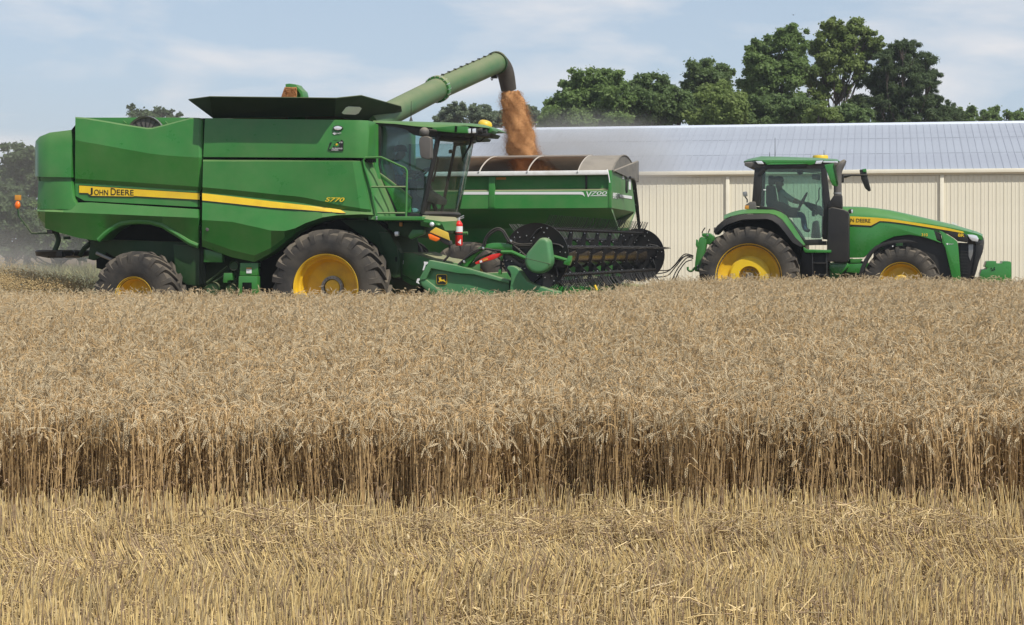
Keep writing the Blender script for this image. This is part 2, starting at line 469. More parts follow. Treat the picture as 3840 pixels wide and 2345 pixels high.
# ------------------------------------------------------------------ ground
def axis_pts(segs):
    out = []
    for a, b, n in segs:
        out += [a + (b - a) * i / n for i in range(n)]
    return out + [segs[-1][1]]
gx = axis_pts([(-1400, -300, 4), (-300, -40, 8), (-40, 40, 80), (40, 300, 8), (300, 1400, 4)])
gy = axis_pts([(-60, 4, 6), (4, 44, 60), (44, 120, 24), (120, 400, 8), (400, 2400, 6)])
gV = [(x, y, ground(x, y)) for y in gy for x in gx]
gn = len(gx)
gF = [(j * gn + i, j * gn + i + 1, (j + 1) * gn + i + 1, (j + 1) * gn + i) for j in range(len(gy) - 1) for i in range(gn - 1)]
tag(mk('ground', gV, gF, 'field', smooth=80), 'tan harvested field under the crop and the machines', kind='structure')

# ------------------------------------------------------------------ barn
BY = R_(11.6)
BN = (math.sin(BY) * 57, math.cos(BY) * 57, 0.10)
barn = Frame('barn', BN, BY)
tag(barn.root, 'long cream metal barn with grey sheet metal roof behind the tractor', 'barn')
BX0, BX1, EV, RW = -17.0, 15.5, 4.01, 6.25
RISE = 1.83
PITCH = 0.2286
br = barn.root
mk('wall_frame', *box((BX0 + 0.05, 0.02, -0.3), (BX1 - 0.05, 2 * RW - 0.02, EV - 0.06)), 'barn_wall', br)
# one corrugated wall sheet, its rib at one side
def wall_sheet_mesh():
    prof = [(0, 0), (0.088, 0), (0.094, -0.007), (0.104, -0.007), (0.110, 0), (0.200, 0), (0.207, -0.014), (0.218, -0.014), (0.2260, 0)]
    V = [(x, y, z) for z in (-0.3, EV - 0.10) for x, y in prof] + [(prof[0][0], 0.012, -0.3), (prof[-1][0], 0.012, -0.3), (prof[0][0], 0.012, EV - 0.1), (prof[-1][0], 0.012, EV - 0.1)]
    n = len(prof)
    F = [(i, i + 1, n + i + 1, n + i) for i in range(n - 1)] + [(2 * n, 2 * n + 2, 2 * n + 3, 2 * n + 1), (n - 1, 2 * n + 1, 2 * n + 3, 2 * n - 1), (0, n, 2 * n + 2, 2 * n)]
    return mesh_from('wall_sheet', V, F, 'barn_wall', smooth=0)
wsm = wall_sheet_mesh()
nsheet = int((BX1 - BX0) / PITCH)
for i in range(nsheet):
    o = bpy.data.objects.new('wall_sheet', wsm); COL.objects.link(o); o.parent = br
    o.location = (BX0 + i * PITCH, -0.006 + random.uniform(-.002, .002), 0)
# roof sheets with standing ribs, both slopes
OV = 0.04
SL = math.hypot(RW + OV, RISE * (RW + OV) / RW)
RA = math.atan2(RISE, RW)
def roof_sheet_mesh():
    prof = [(0, 0), (0.194, 0), (0.203, 0.014), (0.218, 0.014), (0.2270, 0)]
    n = len(prof)
    V = [(x, s_ * SL * math.cos(RA), s_ * SL * math.sin(RA) + z) for s_ in (0, 1) for x, z in prof]
    V += [(x, s_ * SL * math.cos(RA), s_ * SL * math.sin(RA) - 0.015) for s_ in (0, 1) for x in (0, 0.2276)]
    F = [(i, i + 1, n + i + 1, n + i) for i in range(n - 1)] + [(2 * n, 2 * n + 2, 2 * n + 3, 2 * n + 1), (0, 2 * n, 2 * n + 1, n - 1), (n, 2 * n - 1, 2 * n + 3, 2 * n + 2)]
    return mesh_from('roof_sheet', V, F, 'barn_roof', smooth=0)
rsm = roof_sheet_mesh()
Z0 = EV - OV * math.tan(RA) + 0.10
for i in range(nsheet):
    o = bpy.data.objects.new('roof_sheet', rsm); COL.objects.link(o); o.parent = br
    o.location = (BX0 + i * PITCH, -OV, Z0 + random.uniform(-.003, .003))
    # shallow lap lines across the slope, one thin strip per purlin, are built below
mk('far_roof_slope', [(BX0, RW, Z0 + SL * math.sin(RA) - .02), (BX1, RW, Z0 + SL * math.sin(RA) - .02), (BX1, 2 * RW + OV, Z0 - .02), (BX0, 2 * RW + OV, Z0 - .02)], [(0, 1, 2, 3)], 'barn_roof', br)
for k in (3, 6):           # sheet laps across the slope
    t = k / 9 * SL + random.uniform(-.03, .03)
    y, z = -OV + t * math.cos(RA), Z0 + t * math.sin(RA)
    mk('screw_row', *box((BX0, y - 0.025, z - 0.006), (BX1, y + 0.025, z + 0.012 - 0.008)), 'barn_roof', br)
mk('ridge_cap', *tube([(BX0 - .05, RW, Z0 + SL * math.sin(RA) - 0.02), (BX1 + .05, RW, Z0 + SL * math.sin(RA) - 0.02)], 0.085, 8), 'ridge_cap', br)
mk('gutter', *box((BX0, -0.165, EV - 0.03), (BX1, -0.055, EV + 0.095)), 'barn_trim', br, bevel=0.02)
mk('fascia', *box((BX0, -0.052, EV - 0.085), (BX1, -0.032, EV + 0.03)), 'barn_trim', br)
def on_wall(u):
    return barn.at((u, 800), -0.02).x
for u in (2729, 3532):
    x = on_wall(u)
    mk('downspout', *box((x - 0.06, -0.085, -0.2), (x + 0.06, -0.04, EV - 0.09)), 'barn_trim', br, bevel=0.015)
for u in (1930, 1130):
    x = on_wall(u)
    mk('downspout', *box((x - 0.06, -0.085, -0.2), (x + 0.06, -0.04, EV - 0.09)), 'barn_trim', br, bevel=0.015)
for x0, x1 in ((BX0 - 0.04, BX0), (BX1 - .12, BX1 - .06)):
    V = [(x0, 0.0, -0.3), (x0, 2 * RW, -0.3), (x0, 2 * RW, EV - .05), (x0, RW, EV + RISE - .06), (x0, 0, EV - .05)]
    V += [(x1, b, c) for a, b, c in V]
    mk('gable_wall', V, [(0, 1, 2, 3, 4), (9, 8, 7, 6, 5)] + [(i, (i + 1) % 5, 5 + (i + 1) % 5, 5 + i) for i in range(5)], 'barn_wall', br)

# ------------------------------------------------------------------ trees
def leaves(rng, centres, radii, n, size, flat=0.6, aspect=1.0, drop=0.0):
    """n leaf faces on the outer shells of many small clumps"""
    c = np.array(centres); r = np.array(radii)
    w = r ** 2; w = w / w.sum()
    k = rng.choice(len(c), n, p=w)
    d = rng.normal(size=(n, 3)); d /= np.linalg.norm(d, axis=1)[:, None]
    d[:, 2] = np.where(rng.random(n) < 0.35, np.abs(d[:, 2]), d[:, 2])
    rad = r[k] * (0.15 + 0.62 * np.abs(rng.normal(size=n)) ** 0.8)
    p = c[k] + d * rad[:, None] * np.array([1, 1, flat])
    nn = d + rng.normal(size=(n, 3)) * 0.7 + np.array([0, 0, 0.4]); nn /= np.linalg.norm(nn, axis=1)[:, None]
    a = np.cross(nn, rng.normal(size=(n, 3))); a /= np.linalg.norm(a, axis=1)[:, None]
    b = np.cross(nn, a)
    s = size * (0.6 + 0.8 * rng.random(n))[:, None]
    q = np.stack([p - a * s, p - b * s * aspect * 0.62, p + a * s, p + b * s * aspect * 0.62], 1).reshape(-1, 3)
    F = np.arange(4 * n).reshape(-1, 4)
    return q, F

def fast_mesh(name, V, F, m, parent=None):
    me = bpy.data.meshes.new(name)
    V = np.asarray(V, np.float32); F = np.asarray(F, np.int32)
    nf, k = F.shape
    me.vertices.add(len(V)); me.vertices.foreach_set('co', V.ravel())
    me.loops.add(nf * k); me.loops.foreach_set('vertex_index', F.ravel())
    me.polygons.add(nf); me.polygons.foreach_set('loop_start', np.arange(0, nf * k, k, dtype=np.int32))
    me.polygons.foreach_set('loop_total', np.full(nf, k, np.int32))
    me.update(calc_edges=True)
    me.materials.append(MATS[m])
    o = bpy.data.objects.new(name, me); COL.objects.link(o)
    if parent: o.parent = parent
    return o

def tree(name, label, d, trunk_u, blobs, n, leaf, size=0.15, depth=1.0, flat=0.8, seed=1, cat='tree', group=None, sub=18, subr=0.33, trunk_r=0.22, aspect=1.0, bare=(), limb_r=0.06, extra=None):
    """blobs: (u, v, r) circles of foliage in the 2464 px photograph, standing at distance d with a depth of their own"""
    rng = np.random.default_rng(seed)
    k = 4300.0 / d
    x0 = (trunk_u - 1232) / k
    base = Vector((x0, d, ground(x0, d) - 0.1))
    root = empty(name, base)
    tag(root, label, cat, group)
    C, RR, big = [], [], []
    for u, v, r in blobs:
        rr = r / k
        rr *= 1.30
        for rep in range(2):
            c = np.array([(u - 1232) / k, d + rng.normal() * depth * rr * 0.8, EYE + (600 - v) / k])
            big.append((c, rr))
            ns = sub if rep == 0 else sub // 2 + 1
            for _ in range(ns):
                q = rng.normal(size=3); q /= np.linalg.norm(q)
                s = rr * subr * rng.uniform(0.65, 1.25)
                C.append(c + q * np.array([1, 1, 0.9]) * rr * rng.uniform(0.1, 1.12)); RR.append(s)
    C = np.array(C) - np.array(base)
    V, F = leaves(rng, C, RR, int(n * 3.2), size * 0.56, flat, aspect)
    fast_mesh('crown', V, F, leaf, root)
    # trunk and limbs
    top = max(c[2] for c, _ in big) - base.z
    cxm = np.mean([c[0] for c, _ in big]) - base.x
    P = [Vector((0, 0, 0)), Vector((cxm * 0.15, 0, top * 0.3)), Vector((cxm * 0.55 + rng.normal() * 0.1, 0, top * 0.62)), Vector((cxm * 0.8, 0, top * 0.92))]
    P = smooth_path(P, 4)
    parts = [tube(P, [trunk_r * (1 - 0.85 * i / (len(P) - 1)) for i in range(len(P))], 8)]
    mk('trunk', *join(*parts), 'bark', root)
    limbs = []
    for c, rr in big:
        e = Vector(c) - base
        t = max(0.15, min(0.85, (e.z - rr * 0.9) / max(top, .1) * 0.85))
        s = P[int(t * (len(P) - 1))]
        mid = s.lerp(e, 0.5) + Vector((rng.normal() * 0.12, rng.normal() * 0.12, -0.12 * (e - s).length))
        limbs.append(tube(smooth_path([s, mid, e], 3), [limb_r * (1 - 0.12 * i) for i in range(7)], 5))
        for _ in range(3):
            q = Vector(rng.normal(size=3)); q.normalize()
            limbs.append(tube([mid.lerp(e, 0.6), e + q * rr * 0.75], [limb_r * 0.45, limb_r * 0.12], 4))
    mk('branches', *join(*limbs), 'bark', root)
    return root

# behind the barn, left to right in the photograph
tree('broadleaf_tree', 'rounded mid green tree at the left end of the grove behind the barn', 74, 1395,
     [(1340, 262, 30), (1372, 240, 34), (1405, 205, 32), (1440, 195, 26), (1470, 205, 28), (1420, 250, 40), (1360, 285, 34), (1405, 290, 40), (1320, 290, 24), (1470, 255, 40), (1450, 290, 36)],
     30000, 'leaf_mid', 0.125, seed=3, group='trees behind the barn')
tree('broadleaf_tree', 'dark green tree between the rounded left tree and the tall pale one', 76, 1570,
     [(1520, 240, 30), (1550, 205, 22), (1580, 218, 32), (1615, 235, 28), (1555, 255, 40), (1600, 270, 38), (1640, 270, 32), (1525, 285, 34), (1575, 292, 36), (1655, 245, 24)],
     24000, 'leaf_dark', 0.115, seed=4, group='trees behind the barn')
tree('broadleaf_tree', 'small rounded dark crown rising left of the tallest trees', 82, 1705,
     [(1680, 185, 30), (1710, 178, 26), (1740, 185, 24), (1665, 210, 22), (1700, 215, 30), (1735, 215, 28), (1690, 245, 30)],
     15000, 'leaf_dark', 0.125, seed=5, group='trees behind the barn')
tree('broadleaf_tree', 'yellowish green bushy tree in front of the small dark crown', 72, 1730,
     [(1740, 215, 26), (1715, 235, 28), (1755, 245, 30), (1725, 265, 34), (1690, 275, 26), (1765, 280, 30), (1695, 293, 24), (1735, 295, 28)],
     17000, 'leaf_light', 0.12, seed=6, group='trees behind the barn')
tree('broadleaf_tree', 'tall spreading tree with a broad sunlit crown left of the tallest', 78, 1862,
     [(1805, 155, 24), (1830, 120, 24), (1845, 145, 26), (1880, 95, 28), (1915, 90, 26), (1855, 185, 38), (1895, 140, 34), (1815, 200, 32), (1870, 230, 42), (1925, 125, 24), (1905, 180, 30), (1815, 250, 36), (1900, 270, 36), (1850, 285, 36), (1935, 160, 20)],
     38000, 'leaf_mid', 0.125, seed=8, group='trees behind the barn', sub=18, subr=0.30, trunk_r=0.24, limb_r=0.045)
tree('broadleaf_tree', 'tallest airy tree with gaps of sky in its crown', 80, 1985,
     [(1965, 110, 22), (2000, 70, 20), (2025, 80, 24), (2060, 75, 24), (2085, 85, 16), (2010, 110, 30), (2050, 115, 28), (2085, 125, 22), (1985, 150, 28), (2030, 160, 26), (2070, 165, 24), (1960, 185, 26), (2000, 205, 22), (1965, 240, 24), (2035, 215, 16), (2060, 250, 20), (2105, 110, 16)],
     26000, 'leaf_light', 0.12, seed=9, group='trees behind the barn', sub=15, subr=0.31, trunk_r=0.17, limb_r=0.04)
tree('broadleaf_tree', 'dense low tree filling the gap under the tallest crowns', 73, 1900,
     [(1810, 270, 30), (1840, 255, 30), (1875, 275, 30), (1905, 262, 28), (1935, 275, 28), (2010, 285, 22), (2040, 275, 22), (2075, 285, 26), (1790, 290, 24), (1855, 298, 26), (2050, 297, 22)],
     22000, 'leaf_dark', 0.12, seed=21, group='trees behind the barn')
tree('leafy_shrub', 'bright green small tree low in front of the tall trunks', 70, 1978,
     [(1965, 270, 18), (1985, 265, 16), (1975, 285, 22), (2005, 280, 16), (1955, 292, 16)],
     7000, 'leaf_light', 0.10, seed=10, group='trees behind the barn')
tree('pine_tree', 'dark dense pine on the right of the tallest trees', 79, 2165,
     [(2170, 105, 16), (2150, 125, 24), (2195, 120, 24), (2125, 155, 28), (2175, 160, 34), (2220, 155, 26), (2105, 200, 28), (2150, 205, 36), (2200, 200, 36), (2240, 195, 20), (2110, 245, 28), (2160, 250, 38), (2215, 245, 34), (2252, 235, 18), (2130, 285, 32), (2185, 288, 36), (2235, 280, 30), (2075, 275, 22), (2270, 275, 22)],
     42000, 'leaf_pine', 0.15, seed=11, sub=20, subr=0.26, aspect=0.35, flat=0.75, trunk_r=0.26)
tree('pine_tree', 'low dark pine beside the big pine near the right edge', 83, 2290,
     [(2285, 265, 18), (2270, 285, 22), (2300, 285, 18)], 6000, 'leaf_pine', 0.14, seed=12, aspect=0.4)
tree('broadleaf_tree', 'small pale green tree at the right foot of the pine', 92, 2325,
     [(2312, 278, 14), (2330, 272, 13), (2325, 292, 16), (2305, 295, 12)], 4500, 'leaf_mid', 0.11, seed=13, group='trees behind the barn')
tree('broadleaf_tree', 'small distant tree at the right edge of the picture', 100, 2400,
     [(2370, 280, 14), (2390, 272, 14), (2385, 292, 16), (2425, 275, 9), (2455, 280, 14), (2440, 292, 14)], 6500, 'leaf_mid', 0.115, seed=14, group='trees behind the barn')
# behind the combine
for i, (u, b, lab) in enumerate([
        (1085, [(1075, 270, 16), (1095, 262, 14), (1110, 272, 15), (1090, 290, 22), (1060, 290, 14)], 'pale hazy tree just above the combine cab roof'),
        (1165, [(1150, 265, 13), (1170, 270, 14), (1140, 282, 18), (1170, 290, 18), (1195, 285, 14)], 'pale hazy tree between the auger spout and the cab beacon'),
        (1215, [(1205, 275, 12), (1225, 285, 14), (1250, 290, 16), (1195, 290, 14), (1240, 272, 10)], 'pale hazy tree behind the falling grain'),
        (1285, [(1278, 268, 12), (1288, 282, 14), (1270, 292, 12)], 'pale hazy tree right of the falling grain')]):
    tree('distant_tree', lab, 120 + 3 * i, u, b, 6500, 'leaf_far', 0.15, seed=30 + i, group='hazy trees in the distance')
tree('distant_tree', 'sparse tree top showing above the combine engine cover', 115, 365,
     [(318, 262, 8), (330, 272, 9), (350, 270, 9), (372, 270, 11), (392, 268, 9), (410, 274, 9), (428, 280, 8), (360, 300, 30), (400, 310, 30), (340, 310, 26)],
     8000, 'leaf_dull', 0.12, seed=40, group='hazy trees in the distance')
tree('roadside_tree', 'tall dull green tree at the left edge behind the combine', 88, 62,
     [(55, 385, 28), (80, 372, 20), (30, 405, 22), (70, 415, 34), (35, 430, 26), (90, 440, 30), (100, 400, 24), (120, 440, 34), (60, 460, 30), (160, 470, 40), (220, 460, 40)],
     22000, 'leaf_dull', 0.15, seed=41, group='trees at the left edge')
tree('roadside_tree', 'low rounded tree at the left edge under the tall one', 82, 20,
     [(10, 475, 30), (-20, 460, 34), (35, 500, 34), (0, 520, 40), (60, 530, 34), (25, 560, 36), (-20, 560, 36), (70, 575, 30)],
     20000, 'leaf_dull', 0.14, seed=42, group='trees at the left edge')
tree('roadside_tree', 'bushy tree behind the combine rear wheel at left', 84, 140,
     [(100, 520, 34), (135, 540, 36), (95, 565, 32), (160, 570, 34), (125, 590, 28), (200, 560, 40), (260, 560, 40), (190, 590, 26), (60, 595, 18), (20, 597, 20)],
     22000, 'leaf_mid', 0.14, seed=43, group='trees at the left edge')
# a bird far off in the sky
bd = 95.0
bx, bz = (1909 - 1232) / 4300 * bd, EYE + (600 - 36) / 4300 * bd
bird = mk('bird', [(-.19, 0, .03), (-.09, .03, .045), (0, .06, 0), (.09, .03, .04), (.20, 0, .05), (.0, -.05, -.0), (-.09, -.03, .035), (.09, -.03, .03), (0, .16, .012), (0, -.15, -.005), (.03, 0, -.03), (-.03, 0, -.03)],
           [(0, 1, 6), (1, 2, 5, 6), (2, 3, 7, 5), (3, 4, 7), (2, 8, 10), (2, 8, 11), (5, 9, 10), (5, 9, 11), (2, 10, 5), (2, 11, 5), (8, 10, 11), (9, 10, 11)], 'bird_dark', smooth=0)
bird.location = (bx, bd, bz)
tag(bird, 'tiny dark bird gliding in the sky above the tall trees', 'bird')

# ------------------------------------------------------------------ wheels
def tyre_mesh(R, W, rim, nlug, lug_h=0.05, lug_w=0.085, sweep=0.26):
    hw = W / 2; Rc = R - lug_h
    prof = [(rim - 0.01, -hw * 0.78), (rim + 0.03, -hw * 0.90), (rim + (Rc - rim) * 0.35, -hw * 0.985), (rim + (Rc - rim) * 0.62, -hw * 1.0), (Rc - 0.10, -hw * 0.97), (Rc - 0.035, -hw * 0.90), (Rc - 0.004, -hw * 0.70), (Rc, -hw * 0.35), (Rc, 0)]
    prof = prof + [(r, -y) for r, y in prof[-2::-1]]
    parts = [lathe(prof, 72)]
    def base_r(y):
        a = abs(y) / hw
        if a < 0.70: return Rc
        if a < 0.90: return Rc - 0.035 * ((a - 0.7) / 0.2)
        return Rc - 0.035 - 0.11 * ((a - 0.9) / 0.10)
    for side in (-1, 1):
        for i in range(nlug):
            th0 = 2 * math.pi * (i + (0.5 if side > 0 else 0)) / nlug
            st = []
            for f in (0.0, 0.35, 0.7, 0.88, 0.97, 1.0):
                y = side * hw * (0.02 + f * 0.99); th = th0 + sweep * min(f, 0.9) / 0.9
                rb = base_r(min(abs(y), hw)) - 0.02
                rt = (R if f < 0.8 else R - 0.012 if f < 0.9 else R - 0.055 if f < 0.98 else R - 0.15)
                st.append((th, y, rb, max(rt, rb + 0.012)))
            V, F = [], []
            for (th, y, rb, rt) in st:
                w = lug_w / R / 2
                for (dt, r) in ((-w * 1.25, rb), (-w, rt), (w, rt), (w * 1.25, rb)):
                    V.append((r * math.cos(th + dt), y, r * math.sin(th + dt)))
            for k in range(len(st) - 1):
                a, b = k * 4, k * 4 + 4
                F += [(a, a + 1, b + 1, b), (a + 1, a + 2, b + 2, b + 1), (a + 2, a + 3, b + 3, b + 2)]
            F += [(0, 1, 2, 3), (len(V) - 4, len(V) - 1, len(V) - 2, len(V) - 3)]
            parts.append((V, F))
    return mesh_from('tyre', *join(*parts), 'rubber', smooth=38)

def bolts(n, r, y, size=0.014, depth=0.025):
    parts = []
    for i in range(n):
        a = 2 * math.pi * i / n
        c = (r * math.cos(a), y, r * math.sin(a))
        parts.append(tube([(c[0], y, c[2]), (c[0], y - depth, c[2])], size, 6))
    return join(*parts)

class Wheel:
    """rim (the wheel), tyre, hub parts, made once and copied for each wheel of the kind"""
    def __init__(s, R, W, rim, nlug, prof, hub, **kw):
        s.W = W
        s.tyre = tyre_mesh(R, W, rim, nlug, **kw)
        V, F = lathe(prof, 56)
        F.append(tuple(range(len(V) - 56, len(V))))
        s.rim = mesh_from('wheel', V, F, 'yellow_rim', smooth=35)
        s.hub = hub
    def place(s, parent, c, rz=0.0, spin=0.0, flip=False):
        w = bpy.data.objects.new('wheel', s.rim); COL.objects.link(w); w.parent = parent
        w.location = c; w.rotation_euler = (0, spin, rz + (math.pi if flip else 0))
        t = bpy.data.objects.new('tyre', s.tyre); COL.objects.link(t); t.parent = w
        for nm, me in s.hub:
            h = bpy.data.objects.new(nm, me); COL.objects.link(h); h.parent = w
        return w

# ------------------------------------------------------------------ combine harvester
PSI = R_(13.0)
CO = (-2.80, 32.90, 0.0)
cf = Frame('combine_harvester', CO, PSI)
cr = cf.root
tag(cr, 'dusty green combine harvester with yellow stripe and raised unloading auger', 'combine harvester')

# core body behind the panels
cf.prism('body_core', ZA, [(255, 420), (330, 375), (480, 360), (1350, 345), (1350, 1060), (1180, 1000), (1000, 930), (850, 935), (720, 990), (650, 1050), (300, 960), (265, 900)], -1.40, 1.40, 'green_dark', bevel=0.0)
cf.prism('tank_core', ZB, [(85, 265), (1180, 275), (1180, 930), (1000, 915), (790, 965), (640, 1075), (480, 1180), (380, 1180), (85, 1080)], -1.40, 1.40, 'green_dark', bevel=0.0)
# rear hood, three shells with a groove between
cf.loft('rear_hood', ZA, [[(236, 408, -1.30), (262, 378, -1.42), (330, 350, -1.46), (476, 332, -1.47)],
                          [(233, 440, -1.36), (262, 430, -1.55), (330, 420, -1.60), (476, 410, -1.60)],
                          [(234, 640, -1.36), (262, 644, -1.56), (330, 646, -1.62), (474, 648, -1.62)]], 1.45, 'green', smooth=50)
cf.loft('hood_groove', ZA, [[(246, 640, -1.32), (300, 642, -1.52), (474, 644, -1.55)], [(258, 684, -1.32), (300, 684, -1.52), (474, 680, -1.55)]], 1.40, 'green')
cf.loft('rear_shell', ZA, [[(256, 672, -1.40), (300, 676, -1.56), (400, 676, -1.60), (472, 676, -1.60), (474, 676, -1.60)],
                           [(250, 780, -1.42), (300, 780, -1.58), (400, 780, -1.62), (476, 780, -1.62), (486, 785, -1.60)],
                           [(247, 858, -1.44), (300, 858, -1.58), (400, 860, -1.62), (480, 862, -1.62), (520, 866, -1.60)]], 1.45, 'green', smooth=50)
xs = [246, 300, 420, 520, 600, 640, 665, 700, 740, 800, 860, 920, 1000, 1080, 1180, 1260, 1318]
bot = [935, 985, 1022, 1050, 1062, 1068, 1060, 1020, 988, 955, 943, 938, 942, 965, 1025, 1078, 1100]
topr = [862 + (x - 246) * 0.004 if x < 480 else 806 + (x - 480) * 0.064 for x in xs]
topr[2] = 862; topr[3] = 815
cre = [min(b - 8, 872 + (x - 246) * 0.042) for x, b in zip(xs, bot)]
yoff = [-1.44] + [-1.60] * 16
cf.loft('rear_skirt', ZA, [[(x, t, y) for x, t, y in zip(xs, topr, yoff)],
                           [(x, c, y - 0.06) for x, c, y in zip(xs, cre, yoff)],
                           [(x + (12 if i == 0 else 0), min(b - 3, c + (b - c) * 0.72), y + 0.06) for i, (x, b, c, y) in enumerate(zip(xs, bot, cre, yoff))],
                           [(x + (40 if i == 0 else 0), b + (14 if i == 0 else 0), y + 0.10) for i, (x, b, y) in enumerate(zip(xs, bot, yoff))]], 1.45, 'green', smooth=12)
arch = [(655, 1066), (700, 1022), (740, 990), (800, 957), (860, 944), (920, 940), (1000, 944), (1080, 967), (1180, 1027), (1260, 1080), (1318, 1102)]
P = cf.path(ZA, arch, -1.50)
mk('arch_lip', *tube(P, 0.05, 8), 'green', cr)
# engine side panel with its dipped top
ex_ = [500, 560, 700, 840, 975, 1010, 1120, 1265, 1320, 1346]
etop = [246, 250, 273, 297, 318, 318, 290, 251, 252, 262]
def row(xs, ys, y0):
    return [(x, y, y0 if not isinstance(y0, list) else y0[i]) for i, (x, y) in enumerate(zip(xs, ys))]
ey = [-1.60] * 8 + [-1.585, -1.54]
eng = cf.loft('engine_panel', ZA, [row(ex_, etop, [v + 0.03 for v in ey]),
    row(ex_, [t + 9 for t in etop], ey),
    row(ex_, [400, 412, 436, 462, 486, 492, 503, 513, 516, 516], [v - 0.058 for v in ey]),
    row([498, 560, 700, 840, 975, 1010, 1120, 1262, 1316, 1338], [655, 659, 668, 677, 686, 689, 696, 706, 710, 712], [v + 0.04 for v in ey]),
    row([498, 560, 700, 840, 975, 1010, 1120, 1262, 1314, 1336], [683, 687, 696, 705, 714, 716, 724, 733, 737, 739], [v + 0.085 for v in ey]),
    row([500, 560, 700, 840, 975, 1010, 1120, 1260, 1312, 1330], [770, 803, 811, 819, 826, 828, 834, 842, 844, 845], [v + 0.075 for v in ey])], -1.35, 'green', smooth=9)
cf.sheet('stripe', ZA, [(526, 702), (700, 713), (1000, 733), (1325, 754), (1325, 796), (1000, 778), (895, 772), (880, 775), (600, 770), (585, 752), (526, 750)], -1.535, 0.02, 'yellow', eng)
for wd, x0_t, x1_t, h_t in (('J', 588, 616, 50), ('OHN', 626, 718, 36), ('D', 736, 770, 46), ('EERE', 776, 888, 36)):
    cf.text('lettering', wd, ZA, (x0_t, 764 if wd != 'J' else 766), (x1_t, 767), -1.537, 'text_black', eng, height=h_t, bold=0.002)
# the rounded small capitals and the outline of the badge
cf.sheet('stripe_edge', ZA, [(522, 698), (700, 709), (1000, 729), (1327, 750), (1327, 754), (1000, 733), (700, 713), (522, 702)], -1.535, 0.012, 'text_black', eng)
cf.sheet('stripe_edge', ZA, [(526, 750), (585, 752), (600, 770), (880, 775), (895, 772), (1000, 778), (1325, 796), (1325, 800), (1000, 783), (895, 777), (880, 780), (597, 775), (582, 757), (526, 755)], -1.535, 0.012, 'text_black', eng)
for vv in (300, 420, 545, 610, 690, 770, 900, 1010):
    q = cf.at(ZA(1328, vv), -1.50); mk('seam_bolt', *ico(q, 0.011, 1), 'bright_metal', cr)
# dark gaps between the panels
cf.prism('panel_gap', ZA, [(472, 335), (500, 300), (502, 790), (474, 700)], -1.44, -1.30, 'seam', bevel=0)
cf.prism('panel_gap', ZA, [(478, 660), (500, 660), (500, 790), (520, 806), (1330, 848), (1330, 866), (520, 826), (488, 800)], -1.47, -1.30, 'seam', bevel=0)
cf.prism('panel_gap', ZA, [(1325, 255), (1366, 255), (1350, 520), (1345, 1360), (1322, 1360), (1325, 1060)], -1.47, -1.30, 'seam', bevel=0)
cf.prism('panel_gap', ZB, [(100, 505), (1235, 510), (1235, 545), (100, 530)], -1.50, -1.30, 'seam', bevel=0)
# top of the engine bay with the rotary air screen
cf.prism('engine_deck', ZA, [(560, 250), (1260, 250), (1260, 345), (560, 345)], -1.05, -0.85, 'green')
V, F = lathe([(0.0, 0.0), (0.33, 0.0), (0.36, -0.02), (0.36, 0.06), (0.0, 0.06)], 40)
c = cf.at(ZA(970, 380), -1.15); screen = mk('air_screen', V, F, 'grey_plastic', cr, loc=c)
V, F = lathe([(0.355, -0.02), (0.38, -0.05), (0.385, 0.02), (0.355, 0.02)], 40, closed=True)
mk('screen_ring', V, F, 'grey_metal', screen)
for k in range(10):
    a = math.pi * k / 10
    mk('screen_rib', *tube([(-.35 * math.cos(a), -.012, -.35 * math.sin(a)), (.35 * math.cos(a), -.012, .35 * math.sin(a))], 0.006, 5), 'black', screen)
for p in ((830, 283), (1107, 286)):
    cf.tubeuv('latch', ZA, [(p[0] - 10, p[1] - 10), (p[0] + 10, p[1] + 8)], -1.08, 0.012, 'green')
# grain tank side
tk = cf.loft('tank_panel', ZB, [[(122, 254, -1.60), (300, 257, -1.62), (700, 262, -1.62), (1000, 265, -1.62), (1112, 267, -1.61), (1160, 268, -1.58), (1205, 270, -1.50), (1236, 278, -1.36)],
    [(118, 330, -1.65), (300, 332, -1.66), (700, 336, -1.66), (1000, 340, -1.66), (1112, 342, -1.65), (1160, 343, -1.62), (1210, 345, -1.53), (1240, 350, -1.36)],
    [(110, 512, -1.64), (300, 513, -1.65), (700, 515, -1.65), (1000, 516, -1.65), (1110, 517, -1.64), (1155, 518, -1.61), (1200, 520, -1.53), (1232, 522, -1.36)]], -1.2, 'green', smooth=30)
cf.prism('tank_lamp', ZB, [(968, 318), (980, 306), (1003, 302), (1026, 307), (1037, 320), (1026, 333), (1003, 338), (980, 333)], -1.685, -1.655, 'black', tk, bevel=0.004)
cf.prism('lamp_lens', ZB, [(974, 318), (984, 310), (1003, 306), (1022, 311), (1031, 320), (1022, 330), (1003, 334), (984, 330)], -1.70, -1.684, 'lamp_glass', tk, bevel=0.004)
cf.prism('diamond_badge', ZB, [(968, 355), (981, 345), (994, 355), (981, 365)], -1.67, -1.655, 'label_white', tk, bevel=0)
cf.text('lettering', 'QUALITY', ZB, (990, 361), (1026, 361), -1.668, 'label_white', tk, height=12)
cf.prism('anniversary_badge', ZB, [(936, 462), (955, 410), (985, 398), (1030, 398), (1040, 410), (1038, 470), (960, 472)], -1.668, -1.655, 'text_black', tk, bevel=0)
cf.prism('badge_numeral', ZB, [(950, 408), (992, 402), (965, 455), (950, 462), (944, 460), (966, 415), (950, 416)], -1.676, -1.667, 'green_clean', tk, bevel=0)
cf.prism('badge_numeral', ZB, [(985, 405), (1022, 398), (1020, 408), (995, 412), (996, 422), (1010, 424), (1012, 440), (995, 446), (975, 440), (980, 432), (992, 438), (1000, 434), (996, 428), (982, 428)], -1.676, -1.667, 'green_clean', tk, bevel=0)
